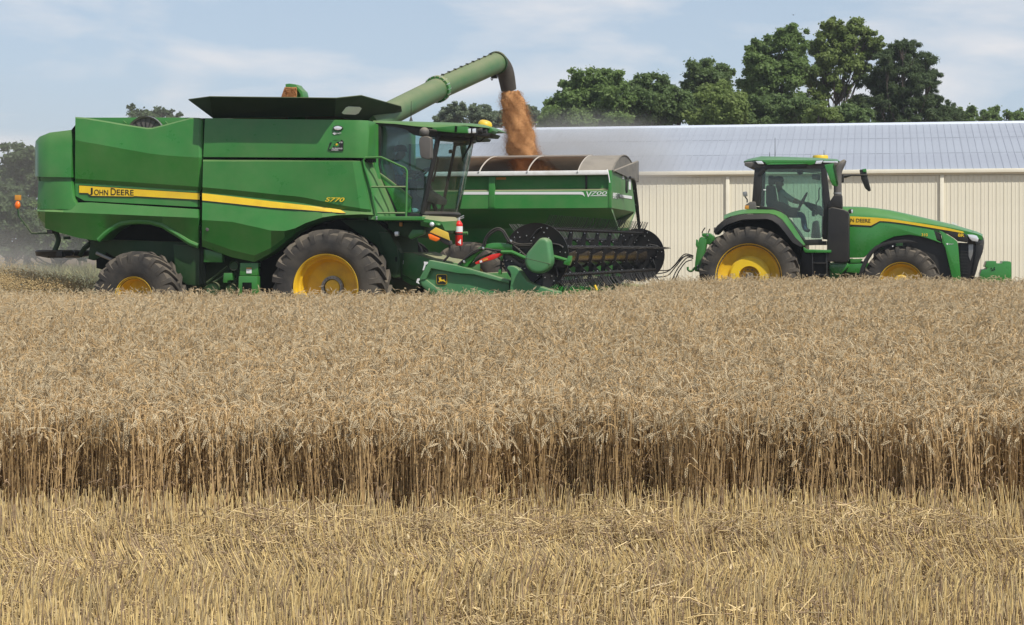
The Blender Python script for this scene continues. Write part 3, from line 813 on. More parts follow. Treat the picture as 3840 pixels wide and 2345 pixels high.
cf.prism('badge_dot', ZB, [(988, 428), (994, 421), (1001, 423), (1003, 430), (997, 436), (990, 435)], -1.680, -1.675, 'yellow', tk, bevel=0)
cf.text('lettering', '1947 2022', ZB, (1012, 420), (1034, 420), -1.668, 'label_white', tk, height=9)
cf.text('lettering', 'SELF-PROPELLED', ZB, (962, 460), (1034, 460), -1.668, 'label_white', tk, height=9)
cf.text('lettering', 'COMBINES', ZB, (962, 470), (1006, 470), -1.668, 'label_white', tk, height=8)
# large side panel over the front wheel
C_t = [108, 300, 450, 560, 650, 720, 790, 900, 1000, 1100, 1148]
C_l = [105, 300, 450, 560, 650, 720, 790, 900, 1000, 1150, 1222]
C_b = [102, 300, 450, 560, 650, 720, 790, 900, 1000, 1160, 1233]
sp = cf.loft('side_panel', ZB, [row(C_t, [526, 527, 528, 529, 530, 531, 532, 533, 534, 535, 537], [-1.60] * 10 + [-1.57]),
    row([p + 1 for p in C_t], [541] * 11, [-1.655] * 10 + [-1.61]),
    row(C_l, [712, 730, 745, 757, 766, 772, 782, 805, 828, 852, 862], [-1.655] * 10 + [-1.60]),
    row(C_l, [745, 764, 781, 794, 804, 811, 821, 842, 861, 872, 878], [-1.605] * 10 + [-1.57]),
    row(C_b, [930, 942, 975, 1000, 1003, 985, 950, 913, 898, 892, 896], [-1.70] * 10 + [-1.62]),
    row(C_b, [1060, 1130, 1165, 1115, 1050, 1003, 963, 925, 909, 903, 908], [-1.57] * 10 + [-1.55]),
    row(C_b, [1106, 1178, 1209, 1150, 1080, 1020, 975, 935, 918, 912, 918], [-1.50] * 10 + [-1.50])], -1.2, 'green', smooth=9)
def yl(x, v):   # offset of the panel under the stripe, between its ledge row and crease row
    return -1.645
stq = [(103, 752, 800), (300, 774, 820), (560, 806, 848), (790, 832, 864), (960, 852, 878), (1022, 862, 883), (1054, 882, 884)]
def panel_y(x, v):
    lo = np.interp(x, C_l, [745, 764, 781, 794, 804, 811, 821, 842, 861, 872, 878]); hi = np.interp(x, C_b, [930, 942, 975, 1000, 1003, 985, 950, 913, 898, 892, 896])
    t = max(0, min(1, (v - lo) / (hi - lo)))
    return -1.605 + t * (-0.095) - 0.014
rows = [[(x, a, panel_y(x, a)) for x, a, b in stq], [(x, b, panel_y(x, b)) for x, a, b in stq]]
def strip(frame, name, Z, rows, m, parent, thick=0.004):
    n = len(rows[0]); V = [frame.at(Z(p[0], p[1]), p[2]) for r in rows for p in r]
    V2 = [v + Vector((0, thick, 0)) for v in V]
    F = [(i, i + 1, n + i + 1, n + i) for i in range(n - 1)]
    k = 2 * n
    F += [(k + i, k + n + i, k + n + i + 1, k + i + 1) for i in range(n - 1)]
    F += [(i, k + i, k + i + 1, i + 1) for i in range(n - 1)] + [(n + i, n + i + 1, k + n + i + 1, k + n + i) for i in range(n - 1)]
    return mk(name, V + V2, F, m, parent, smooth=0)
strip(cf, 'stripe', ZB, rows, 'yellow', sp)
strip(cf, 'stripe_edge', ZB, [[(x, b, panel_y(x, b)) for x, a, b in stq], [(x, b + 6, panel_y(x, b + 6)) for x, a, b in stq]], 'text_black', sp)
cf.text('lettering', 'S770', ZB, (920, 808), (1048, 810), -1.678, 'yellow', sp, height=28, shear=0.3, bold=0.012)
cf.prism('latch_plug', ZB, [(124, 990), (130, 980), (142, 980), (148, 992), (142, 1004), (130, 1004)], -1.66, -1.64, 'grey_plastic', sp, bevel=0.004)
# rounded front corner of the bodywork, turning in towards the cab
cf.loft('front_corner', ZC, [[(-60, 610, -1.60), (40, 612, -1.52), (120, 640, -1.38), (170, 680, -1.10)],
    [(-30, 760, -1.60), (80, 770, -1.52), (160, 790, -1.38), (220, 810, -1.10)],
    [(80, 1150, -1.60), (160, 1170, -1.52), (250, 1180, -1.38), (380, 1190, -1.10)],
    [(100, 1275, -1.58), (170, 1275, -1.52), (260, 1275, -1.38), (390, 1275, -1.10)]], -0.95, 'green_dusty', smooth=50)
cf.prism('tank_front', ZB, [(1190, 285), (1250, 290), (1250, 560), (1330, 930), (1180, 930)], -1.20, 1.40, 'green', bevel=0.02)
# grain tank extension, a flared funnel
def ring(z_y):
    return z_y
e_bot = [cf.at(ZB(178, 252), -1.45), cf.at(ZB(1278, 268), -1.45)]
tipL, tA, tB_, tipR = cf.at(ZB(15, 131), -1.35), cf.at(ZB(156, 112), -2.02), cf.at(ZB(986, 122), -2.02), cf.at(ZB(1420, 176), 1.2)
fb_ = cf.at(ZB(1278, 268), 1.2)
e_bot[1] = Vector((fb_.x, -1.45, e_bot[0].z))
tipR = Vector((tipR.x, -1.25, tipR.z))
zt = tA.z
lo = [Vector((e_bot[0].x, -1.45, e_bot[0].z)), Vector((e_bot[1].x, -1.45, e_bot[1].z)), Vector((e_bot[1].x, 1.25, e_bot[1].z)), Vector((e_bot[0].x, 1.45, e_bot[0].z))]
hi = [tA, tB_, tipR, Vector((tipR.x, 1.2, tipR.z)), Vector((tB_.x, 2.02, tB_.z)), Vector((tA.x, 2.02, tA.z)), Vector((tipL.x, 1.35, tipL.z)), tipL]
def panel(name, q, m, parent, th=0.012, flat=True):
    q = [Vector(p) for p in q]
    nrm = (q[1] - q[0]).cross(q[2] - q[0]).normalized() * th
    n = len(q)
    V = q + [p + nrm for p in q]
    F = [tuple(range(n))[::-1], tuple(range(n, 2 * n))] + [(i, (i + 1) % n, n + (i + 1) % n, n + i) for i in range(n)]
    return mk(name, V, F, m, parent, smooth=0)
ext = panel('tank_extension', [lo[0], lo[1], tB_, tA], 'flare_shaded_green', cr)
panel('extension_corner', [lo[1], tipR, tB_], 'flare_shaded_green', cr)
panel('extension_corner', [lo[0], tA, tipL], 'flare_shaded_green', cr)
panel('extension_end', [lo[1], lo[2], hi[3], hi[2]], 'flare_shaded_green', cr)
panel('extension_end', [lo[3], lo[0], hi[7], hi[6]], 'flare_shaded_green', cr)
panel('extension_corner', [lo[2], hi[4], hi[3]], 'flare_shaded_green', cr)
panel('extension_corner', [lo[3], hi[6], hi[5]], 'flare_shaded_green', cr)
panel('extension_far_side', [lo[2], lo[3], hi[5], hi[4]], 'flare_shaded_green', cr)
mk('extension_rim', *join(*[tube([hi[i], hi[(i + 1) % 8]], 0.012, 6) for i in range(8)]), 'green_dark', cr)
# white sticker on the flared panel
def on_flare(zx, zy):
    t = (zy - 262) / (120 - 262)
    return (zx, zy, -1.45 + t * (-2.02 + 1.45) - 0.06)
pts = [(1058, 184), (1075, 178), (1150, 181), (1162, 190), (1142, 222), (1120, 232), (1042, 228), (1030, 220)]
pn = (tipR - lo[1]).cross(tB_ - lo[1]).normalized()
if pn.y > 0: pn = -pn
V = []
for p_ in pts:
    c0, d0 = cf.ray(*ZB(*p_)); tt = ((lo[1] + pn * 0.02) - c0).dot(pn) / d0.dot(pn); V.append(c0 + d0 * tt)
V2 = [v - pn * .006 for v in V]
mk('sticker', V + V2, [tuple(range(8)), tuple(range(15, 7, -1))] + [(i, (i + 1) % 8, 8 + (i + 1) % 8, 8 + i) for i in range(8)], 'label_white', ext, smooth=0)
# grain in the tank and the fill auger head
gp = [Vector((lo[0].x, -1.4, lo[0].z + 0.05)), Vector((lo[1].x, -1.4, lo[0].z + 0.05)), Vector((lo[1].x, 1.4, lo[0].z + 0.05)), Vector((lo[0].x, 1.4, lo[0].z + 0.05))]
mk('tank_grain', gp + [(gp[0] + gp[2]) / 2 + Vector((0, 0, 0.25))], [(0, 1, 4), (1, 2, 4), (2, 3, 4), (3, 0, 4)], 'grain', cr)
a0 = cf.at(ZB(712, 130), 0.0)
fa = mk('fill_auger', *tube([a0 + Vector((0.02, 0.2, -0.5)), a0 + Vector((0.0, 0, -0.05)), a0 + Vector((-0.01, 0, 0.10)), a0 + Vector((-0.06, 0, 0.20))], [0.17, 0.165, 0.165, 0.16], 16), 'green_clean', cr)
cf.prism('auger_hood', ZB, [(655, 28), (680, 24), (725, 30), (735, 45), (765, 75), (772, 105), (772, 124), (752, 124), (752, 95), (735, 70), (700, 62), (655, 55)], -0.16, 0.16, 'green', fa, bevel=0.01)
rng = np.random.default_rng(5)
V, F = [], []
for i in range(5000):
    q = rng.random()
    zx, zy = 625 + 105 * rng.random(), 50 + 75 * rng.random()
    if (zx - 625) < (125 - zy) * 0.35: continue
    p = cf.at(ZB(zx, zy), rng.uniform(-.28, .05)); s = 0.009
    k = len(V)
    V += [p + Vector((s, 0, 0)), p - Vector((s, 0, 0)), p + Vector((0, s, 0)), p - Vector((0, s, 0)), p + Vector((0, 0, s)), p - Vector((0, 0, s))]
    F += [(k, k + 2, k + 4), (k + 2, k + 1, k + 4), (k + 1, k + 3, k + 4), (k + 3, k, k + 4), (k + 2, k, k + 5), (k + 1, k + 2, k + 5), (k + 3, k + 1, k + 5), (k, k + 3, k + 5)]
tag(mk('spilling_grain', V, F, 'grain', cr, smooth=0), kind='stuff')

# unloading auger, swung out to the far side over the cart
def W2(u, v, d):
    return cf.local(Vector(((u - CX) / FPX * d, d, EYE + (HZ - v) / FPX * d)))
a = W2(1470, 425, 34.4); b = W2(1640, 335, 37.3); c = W2(1862, 236, 40.3)
axis = (c - a).normalized()
a = a - axis * 1.3
au = mk('unloading_auger', *tube([a, a.lerp(b, .5), b, b.lerp(c, .5), c], 0.235, 24), 'green_tube', cr)
for t, rr in ((0.0, 0.285), (0.06, 0.27)):
    p = b + axis * t
mk('auger_flange', *tube([b - axis * 0.06, b + axis * 0.06], 0.285, 24), 'green_cart', au)
mk('auger_flange', *tube([c - axis * 0.05, c + axis * 0.03], 0.262, 24), 'green_dark', au)
up = Vector((0, 0, 1)); up = (up - axis * up.dot(axis)).normalized(); side = axis.cross(up)
for k in range(16):
    ang = 2 * math.pi * k / 16
    d_ = (up * math.cos(ang) + side * math.sin(ang))
    p = b + d_ * 0.272
    mk('flange_bolt', *tube([p - axis * 0.085, p + axis * 0.085], 0.014, 6), 'bright_metal', au)
# edge bead with clips along the top
mk('auger_seam', *tube([b.lerp(c, 0.05) + up * 0.24, c + up * 0.24], 0.012, 6), 'green_dark', au)
for k in range(9):
    p = b.lerp(c, 0.1 + 0.1 * k) + up * 0.245
    mk('seam_clip', *box(p - Vector((.03, .02, .012)), p + Vector((.03, .02, .02))), 'black', au)
mk('auger_hook', *join(tube(smooth_path([c - axis * .35 - up * .23, c - axis * .35 - up * .31, c - axis * .42 - up * .33, c - axis * .47 - up * .28], 4), 0.01, 6),
                       box(c - axis * .26 - up * .28 - Vector((.06, .04, .03)), c - axis * .2 - up * .24 + Vector((.06, .04, .03)))), 'black', au)
# rubber discharge boot bending down
e1 = W2(1893, 266, 40.6); e2 = W2(1908, 338, 40.75)
bt = smooth_path([c - axis * 0.05, c + axis * 0.10 - up * 0.005, e1, e2], 5)
n_ = len(bt)
V, F = tube(bt, [0.250 - 0.005 * i for i in range(n_)], 24, cap=False)
mk('discharge_boot', V, F, 'boot_rubber', au, smooth=60)
BOOT = cf.world(e2)

# wheels
fw_hub = [('hub_ring', mesh_from('hub_ring', *lathe([(0.15, -0.06), (0.20, -0.06), (0.205, 0.0), (0.15, 0.0)], 40, closed=True), 'grey_metal')),
          ('hub_bolts', mesh_from('hub_bolts', *bolts(20, 0.178, -0.055, 0.015, 0.03), 'grey_metal')),
          ('hub_cap', mesh_from('hub_cap', *join(lathe([(0.145, -0.02), (0.13, -0.045), (0.0, -0.05)], 32)), 'yellow_rim'))]
for i, (nm, me) in enumerate(fw_hub):
    for v in me.vertices: v.co.y += 0.055
FW = Wheel(1.02, 0.70, 0.555, 22, [(0.575, -0.345), (0.592, -0.352), (0.592, -0.33), (0.56, -0.325), (0.545, -0.30), (0.54, -0.22), (0.505, -0.19), (0.50, -0.05), (0.475, 0.0), (0.455, 0.035), (0.40, 0.045), (0.0, 0.06)], fw_hub, lug_w=0.10, lug_h=0.06, sweep=0.24)
hc = cf.at((1220.7, 1080), -1.95)
FW.place(cr, (hc.x, -1.95 + 0.35, hc.z), spin=0.1)
FW.place(cr, (hc.x, 1.95 - 0.35, hc.z), spin=0.4, flip=True)
rw_hub = [('hub_bolts', mesh_from('hub_bolts', *bolts(10, 0.11, 0.0, 0.013, 0.03), 'grey_metal')), ('hub_cap', mesh_from('hub_cap', *lathe([(0.075, 0.02), (0.075, -0.06), (0.05, -0.08), (0.0, -0.08)], 24), 'yellow_rim'))]
RWh = Wheel(0.83, 0.54, 0.345, 20, [(0.365, -0.25), (0.378, -0.256), (0.378, -0.235), (0.35, -0.23), (0.335, -0.20), (0.32, -0.08), (0.30, -0.02), (0.26, 0.0), (0.0, 0.012)], rw_hub, lug_w=0.085, lug_h=0.05, sweep=0.30)
hc2 = cf.at((502, 1117), -1.80)
RWh.place(cr, (hc2.x, -1.80 + 0.27, hc2.z), rz=R_(-4), spin=0.2)
RWh.place(cr, (hc2.x, 1.80 - 0.27, hc2.z), rz=R_(-4), flip=True)
mk('rear_axle', *box((hc2.x - 0.14, -1.4, hc2.z - 0.15), (hc2.x + 0.14, 1.4, hc2.z + 0.12)), 'green_dark', cr, bevel=0.03)
mk('front_axle', *box((hc.x - 0.3, -1.3, hc.z - 0.3), (hc.x + 0.3, 1.3, hc.z + 0.3)), 'green_dark', cr, bevel=0.04)
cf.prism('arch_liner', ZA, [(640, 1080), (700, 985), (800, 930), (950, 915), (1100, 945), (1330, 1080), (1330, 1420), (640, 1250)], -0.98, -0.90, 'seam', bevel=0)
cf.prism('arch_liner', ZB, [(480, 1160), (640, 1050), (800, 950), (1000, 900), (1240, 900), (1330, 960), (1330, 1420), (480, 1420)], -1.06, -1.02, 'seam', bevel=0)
# underside: chassis, spreader, drives
cf.prism('chassis', ZA, [(560, 1050), (700, 1060), (1330, 1080), (1330, 1420), (1180, 1390), (1000, 1260), (800, 1200), (640, 1110)], -1.05, 1.05, 'green_dark', bevel=0.02)
cf.prism('chassis_plate', ZA, [(1150, 1095), (1325, 1105), (1330, 1370), (1240, 1360), (1165, 1300)], -1.38, -1.30, 'green_dark')
cf.prism('chassis', ZB, [(60, 1090), (480, 1180), (700, 1010), (1240, 935), (1330, 960), (1330, 1420), (60, 1420)], -1.0, 1.0, 'green_dark', bevel=0.02)
cf.prism('inner_guard', ZB, [(85, 1115), (235, 1150), (235, 1212), (85, 1210)], -1.42, -1.32, 'green')
cf.prism('inner_guard', ZB, [(1020, 930), (1245, 930), (1330, 1000), (1420, 1150), (1410, 1310), (1370, 1320), (1260, 1100), (1100, 990)], -1.1, -0.9, 'green_dark')
cf.prism('drive_cover', ZB, [(355, 1215), (475, 1215), (470, 1300), (350, 1300)], -1.42, -1.30, 'green')
cf.prism('drive_cover', ZB, [(345, 1303), (468, 1303), (470, 1430), (340, 1430)], -1.45, -1.30, 'green')
cf.prism('cover_recess', ZB, [(370, 1345), (430, 1345), (430, 1420), (370, 1420)], -1.462, -1.44, 'seam', bevel=0.004)
cf.prism('warning_label', ZB, [(396, 1256), (430, 1256), (430, 1284), (396, 1284)], -1.432, -1.42, 'label_white', bevel=0)
cf.prism('warning_label', ZB, [(396, 1247), (430, 1247), (430, 1254), (396, 1254)], -1.432, -1.42, 'amber_dull', bevel=0)
cf.prism('gearbox', ZB, [(245, 1282), (300, 1282), (302, 1330), (270, 1332), (268, 1348), (240, 1346)], -1.40, -1.2, 'green')
for p in (((130, 1350), (270, 1240)), ((100, 1395), (250, 1300)), ((260, 1340), (330, 1230)), ((280, 1400), (330, 1320))):
    cf.tubeuv('drive_rod', ZB, p, -1.28, 0.022, 'green_dark')
for cc, rr in (((318, 1235), 0.085), ((180, 1385), 0.12), ((300, 1390), 0.10), ((395, 1390), 0.075)):
    q = cf.at(ZB(*cc), -1.33)
    mk('belt_pulley', *lathe([(0.0, -0.03), (rr * .8, -0.03), (rr, -0.05), (rr, 0.03), (0, 0.03)], 20), 'green_dark', cr, loc=q)
# straw spreader under the rear
cf.tubeuv('spreader_strut', ZA, [(370, 1010), (388, 1060), (370, 1120), (345, 1180)], -1.1, 0.05, 'green_dark', curve=True)
cf.tubeuv('spreader_strut', ZA, [(600, 1085), (560, 1120), (530, 1170)], -0.6, 0.05, 'green_dark')
cf.tubeuv('spreader_strut', ZA, [(640, 1150), (740, 1195)], -1.2, 0.03, 'grey_metal')
cf.prism('spreader_box', ZA, [(600, 1080), (720, 1080), (700, 1160), (620, 1200), (585, 1190)], -1.0, 1.0, 'green_dark')
for uu, yy in ((365, -0.95), (480, 0.3)):
    q = cf.at(ZA(uu, 1162), yy)
    sd_ = mk('spreader_disc', *lathe([(0.0, -0.06), (0.12, -0.06), (0.34, -0.02), (0.36, 0.06), (0.33, 0.09), (0.0, 0.09)], 24, axis='z'), 'black', cr, loc=q)
cf.prism('spreader_shield', ZA, [(313, 1140), (410, 1138), (412, 1180), (315, 1182)], -1.25, -1.1, 'black', bevel=0.015)
cf.prism('rear_bracket', ZA, [(418, 1040), (452, 1040), (455, 1058), (420, 1060)], -1.3, -1.2, 'green_dark')
cf.prism('rear_bracket', ZA, [(308, 995), (345, 995), (350, 1022), (312, 1022)], -1.5, -1.35, 'black')
# warning lamp on its stalk at the rear
cf.tubeuv('lamp_stalk', ZA, [(320, 1018), (212, 1020), (125, 905), (117, 850)], -1.45, 0.016, 'green_dark')
q = cf.at(ZA(117, 832), -1.45)
mk('warning_lamp', *ico(q, (0.055, 0.04, 0.075), 2), 'amber', cr)
cf.prism('reflector', ZA, [(98, 765), (138, 765), (138, 800), (98, 800)], -1.44, -1.42, 'amber_dull', bevel=0.003)

# ---- cab
CY = -0.98
roof = cf.loft('cab_roof', ZC, [[(148, 158, -0.80), (400, 163, -0.82), (700, 172, -0.85), (1000, 180, -0.85), (1250, 190, -0.7), (1400, 205, -0.45), (1480, 228, -0.2)],
    [(148, 170, -1.0), (400, 180, -1.02), (700, 198, -1.05), (1000, 210, -1.05), (1250, 212, -0.95), (1420, 225, -0.7), (1500, 240, -0.3)],
    [(150, 182, -1.02), (400, 196, -1.05), (620, 222, -1.08), (820, 236, -1.1), (1180, 215, -1.05), (1440, 240, -0.75), (1503, 255, -0.3)]], None, 'green', smooth=50)
cf.prism('roof_visor', ZC, [(812, 240), (1075, 214), (1100, 220), (1210, 225), (1215, 300), (1080, 298), (860, 276), (830, 262)], -1.12, -0.95, 'green', roof, bevel=0.012)
cf.prism('visor_slot', ZC, [(1072, 220), (1098, 220), (1092, 290), (1068, 288)], -1.128, -1.115, 'seam', roof, bevel=0)
cf.prism('roof_underside', ZC, [(150, 184), (400, 200), (620, 226), (830, 272), (1080, 302), (1200, 300), (1180, 330), (850, 345), (600, 320), (520, 262), (330, 225), (150, 225)], -0.98, 0.9, 'black', roof, bevel=0.01)
cf.prism('roof_front', ZC, [(1300, 205), (1430, 222), (1495, 245), (1495, 275), (1470, 300), (1300, 290)], -0.55, -0.12, 'green', roof, bevel=0.03)
q = cf.at(ZC(1412, 205), 0.0)
mk('receiver_dome', *lathe([(0.0, 0.085), (0.06, 0.08), (0.105, 0.058), (0.128, 0.02), (0.133, -0.03), (0.125, -0.06), (0.0, -0.06)], 28, axis='z'), 'yellow', cr, loc=q, smooth=50).rotation_euler = (0, R_(14), 0)
for uu in (1232, 1288):
    cf.prism('work_light', ZC, [(uu - 26, 246), (uu + 22, 242), (uu + 24, 304), (uu - 24, 306)], -1.06, -0.92, 'black', bevel=0.01)
    cf.prism('light_lens', ZC, [(uu - 21, 251), (uu + 18, 247), (uu + 20, 299), (uu - 19, 301)], -1.068, -1.058, 'lamp_glass', bevel=0.004)
for uu, vv, rr, yy in ((1350, 283, 0.07, -0.8), (1395, 285, 0.06, -0.7), (1440, 305, 0.05, -0.4)):
    q = cf.at(ZC(uu, vv), yy)
    mk('front_lamp', *tube([q + Vector((-0.09, 0, 0)), q + Vector((0.02, 0, 0)), q + Vector((0.06, 0, 0))], [rr * .8, rr, rr], 16), 'black', cr)
q = cf.at(ZC(1495, 302), -0.3)
mk('front_lamp', *tube([q + Vector((-0.1, 0, -.02)), q + Vector((0.02, 0, 0))], [0.03, 0.05], 14), 'grey_plastic', cr)
cf.prism('lamp_bar', ZC, [(1225, 300), (1480, 300), (1450, 340), (1260, 330)], -0.85, -0.1, 'black', bevel=0.01)
cf.tubeuv('lamp_cable', ZC, [(1310, 340), (1322, 385), (1360, 388), (1410, 350)], -0.7, 0.012, 'black', curve=True)
for uu, v0, v1, yy in ((576, 160, -60, 0.3), (1205, 190, 80, 0.5)):
    cf.tubeuv('antenna', ZC, [(uu, v0), (uu + 2, v1)], yy, [0.008, 0.003], 'black')
    cf.tubeuv('antenna_base', ZC, [(uu, v0 + 4), (uu, v0 - 45)], yy, [0.035, 0.010], 'black')
cf.prism('roof_knob', ZC, [(928, 178), (972, 178), (960, 205), (940, 205)], -0.5, -0.42, 'black', bevel=0.006)
# pillars and glass
def quadstrip(name, A, B, m, parent, thick=0.006):
    n = len(A); V = list(A) + list(B)
    F = [(i, i + 1, n + i + 1, n + i) for i in range(n - 1)]
    return mk(name, V, F, m, parent, smooth=60)
rear_pillar = [(180, 200), (182, 450), (190, 650), (225, 800), (300, 980), (400, 1200)]
cf.loft('rear_pillar', ZC, [[(x - 26, y, CY - 0.02) for x, y in rear_pillar], [(x + 26 + 30 * (y < 460), y, CY - 0.02) for x, y in rear_pillar]], CY + 0.10, 'black')
cab_floor = cf.prism('cab_floor', ZC, [(150, 1195), (700, 1205), (770, 1225), (770, 1255), (150, 1250)], CY, 0.95, 'black', bevel=0.01)
door = cf.prism('door_glass', ZC, [(215, 215), (330, 222), (480, 245), (600, 310), (700, 335), (865, 345), (785, 740), (695, 1195), (420, 1195), (310, 960), (240, 800), (205, 640)], CY, CY + 0.008, 'glass_combine', bevel=0)
cf.prism('door_lower', ZC, [(214, 760), (300, 830), (420, 920), (520, 990), (580, 1040), (575, 1195), (425, 1195), (330, 985), (250, 830)], CY - 0.03, CY - 0.004, 'green_clean')
cf.prism('door_lower_edge', ZC, [(205, 735), (300, 802), (430, 898), (540, 985), (585, 1030), (580, 1045), (520, 1000), (420, 925), (300, 835), (214, 770)], CY - 0.045, CY - 0.004, 'green_dusty')
PA = [cf.at(ZC(x, y), CY) for x, y in ((882, 345), (850, 520), (790, 800), (735, 1060), (700, 1210))]
mk('front_pillar', *tube(smooth_path(PA, 3), 0.045, 10), 'black', cr)
PF = [cf.at(ZC(x, y), -CY) for x, y in ((1075, 345), (1045, 560), (990, 820), (940, 1060), (905, 1210))]
PF = [Vector((p.x, -CY, q.z)) for p, q in zip(PF, PA)]
mk('front_pillar', *tube(smooth_path(PF, 3), 0.03, 10), 'black', cr)
PR = [Vector((cf.at(ZC(190, 300), CY).x, -CY, p.z)) for p in (PA[0], PA[-1])]
mk('rear_pillar', *tube(PR, 0.06, 8), 'black', cr)
mk('far_door_glass', [PR[0], PF[0], PF[-1], PR[1]], [(0, 1, 2, 3)], 'glass_combine', cr)
cols = []
for k in range(13):
    t = k / 12; y = CY + t * (-2 * CY)
    bul = math.sin(math.pi * t) ** 0.75
    cols.append([Vector((p.x + (q.x - p.x) * t + bul * 0.50, y, p.z)) for p, q in zip(PA, PF)])
V = [p for c_ in cols for p in c_]; n5 = len(PA)
F = [(i * n5 + j, (i + 1) * n5 + j, (i + 1) * n5 + j + 1, i * n5 + j + 1) for i in range(12) for j in range(n5 - 1)]
mk('windscreen', V, F, 'glass_front', cr, smooth=60)
mk('rear_cab_wall', *box((PR[0].x - 0.55, CY + 0.1, PA[-1].z), (PR[0].x - 0.50, -CY - 0.1, PA[0].z)), 'cab_lining', cr)
for z_, m_ in ((PA[0].z - .02, 'black'), (PA[-1].z + .01, 'black')):
    pass
mk('screen_sill', *tube([c_[-1] + Vector((0, 0, 0.0)) for c_ in cols], 0.045, 8), 'black', cr)
mk('screen_header', *tube([c_[0] + Vector((0, 0, 0.0)) for c_ in cols], 0.05, 8), 'black', cr)
cf.tubeuv('wiper', ZC, [(1275, 320), (1240, 440), (1150, 600)], -0.45, [0.03, 0.022, 0.01], 'black')
# cab furniture
cf.prism('seat', ZC, [(270, 400), (345, 400), (350, 640), (380, 860), (600, 870), (600, 930), (300, 930), (280, 780)], 0.0, 0.5, 'seat_cloth', bevel=0.05)
cf.prism('seat_headrest', ZC, [(280, 270), (350, 270), (355, 390), (280, 390)], 0.06, 0.44, 'seat_cloth', bevel=0.05)
cf.prism('console', ZC, [(560, 830), (720, 840), (760, 900), (740, 1180), (560, 1180)], -0.35, 0.0, 'interior', bevel=0.03)
cf.prism('front_console', ZC, [(640, 880), (760, 960), (885, 1040), (870, 1110), (740, 1060), (640, 1000)], -0.45, 0.2, 'interior_tan', bevel=0.03)
cf.tubeuv('steering_column', ZC, [(860, 1180), (760, 900), (700, 770)], 0.25, 0.04, 'interior')
q = cf.at(ZC(690, 760), 0.25)
stw = mk('steering_wheel', *tube([(0.19 * math.cos(t), 0.19 * math.sin(t), 0) for t in np.linspace(0, 2 * math.pi, 25)], 0.016, 8, cap=False), 'black', cr, loc=q)
stw.rotation_euler = (0, R_(-35), 0)
mk('wheel_spoke', *join(tube([(-.18, 0, 0), (.18, 0, 0)], 0.014, 6), tube([(0, -.18, 0), (0, .18, 0)], 0.014, 6), tube([(0, 0, -.03), (0, 0, .03)], 0.05, 10)), 'black', stw)
cf.prism('display_screen', ZC, [(1000, 490), (1035, 485), (1040, 525), (1000, 530)], 0.55, 0.60, 'black', bevel=0.006)
cf.prism('paper_bag', ZC, [(585, 1150), (620, 1145), (655, 1165), (640, 1190), (600, 1195)], CY + 0.05, CY + 0.12, 'label_white', bevel=0.004)
cf.tubeuv('grab_rail', ZC, [(865, 570), (880, 600), (850, 740), (820, 850)], 0.75, 0.02, 'black', curve=True)
# mirrors
cf.prism('mirror', ZC, [(672, 350), (700, 338), (760, 336), (792, 350), (800, 400), (800, 580), (785, 596), (740, 592), (690, 575), (676, 545), (664, 400)], -1.52, -1.36, 'grey_plastic', bevel=0.04, seg=3)
cf.tubeuv('mirror_arm', ZC, [(760, 345), (765, 290), (730, 265), (860, 280, -1.1)], -1.44, 0.03, 'black')
q = cf.at(ZC(725, 290), -1.46); mk('mirror_joint', *ico(q, 0.09, 2), 'grey_plastic', cr)
cf.prism('mirror', ZC, [(1120, 420), (1180, 400), (1215, 560), (1222, 650), (1190, 662), (1150, 620)], 1.35, 1.45, 'black', bevel=0.03)
cf.tubeuv('mirror_arm', ZC, [(1200, 330), (1190, 420)], 1.35, 0.02, 'black')
# catwalk, handrail, front deck
cf.prism('catwalk', ZC, [(155, 1237), (700, 1240), (705, 1285), (155, 1285)], -1.62, -0.95, 'green', bevel=0.012)
hr = cf.tubeuv('handrail', ZC, [(195, 1235), (120, 905), (50, 680), (38, 610), (62, 578), (240, 572), (510, 695), (530, 730), (520, 1240)], -1.56, 0.019, 'green')
cf.tubeuv('rail', ZC, [(120, 908), (525, 908)], -1.56, 0.017, 'green_dusty', hr)
cf.tubeuv('rail', ZC, [(190, 1203), (520, 1203)], -1.56, 0.017, 'green_dusty', hr)
for vv in (1245, 1271):
    q = cf.at(ZC(188, vv), -1.63); mk('bolt', *ico(q, 0.018, 1), 'bright_metal', cr)
cf.loft('front_deck', ZC, [[(706, 1228, -1.30), (800, 1234, -1.30), (1035, 1246, -1.0)], [(700, 1262, -1.50), (930, 1300, -1.48), (1092, 1290, -1.05)], [(682, 1300, -1.50), (930, 1330, -1.48), (1090, 1340, -1.05)], [(684, 1345, -1.45), (960, 1400, -1.42), (1086, 1400, -1.05)]], -0.75, 'green_dusty', smooth=25)
q = cf.at(ZC(812, 1331), -1.50); mk('deck_lamp', *ico(q, (0.045, 0.03, 0.045), 2), 'lamp_glass', cr)
q = cf.at(ZC(880, 1336), -1.48); mk('deck_boss', *ico(q, (0.05, 0.04, 0.03), 2), 'green', cr)
cf.prism('cab_frame', ZC, [(300, 1290), (720, 1300), (720, 1420), (560, 1480), (400, 1440), (320, 1380)], -1.15, 0.9, 'green_dark', bevel=0.02)
cf.prism('cab_bracket', ZC, [(590, 1390), (715, 1390), (720, 1440), (640, 1470), (570, 1500), (540, 1470)], -1.3, -1.15, 'green')
cf.prism('side_reflector', ZC, [(442, 1308), (476, 1308), (476, 1352), (442, 1352)], -1.2, -1.16, 'amber_dull', bevel=0.004)
cf.prism('side_lamp', ZC, [(388, 1412), (432, 1410), (434, 1462), (390, 1466)], -1.25, -1.16, 'lamp_glass', bevel=0.012)
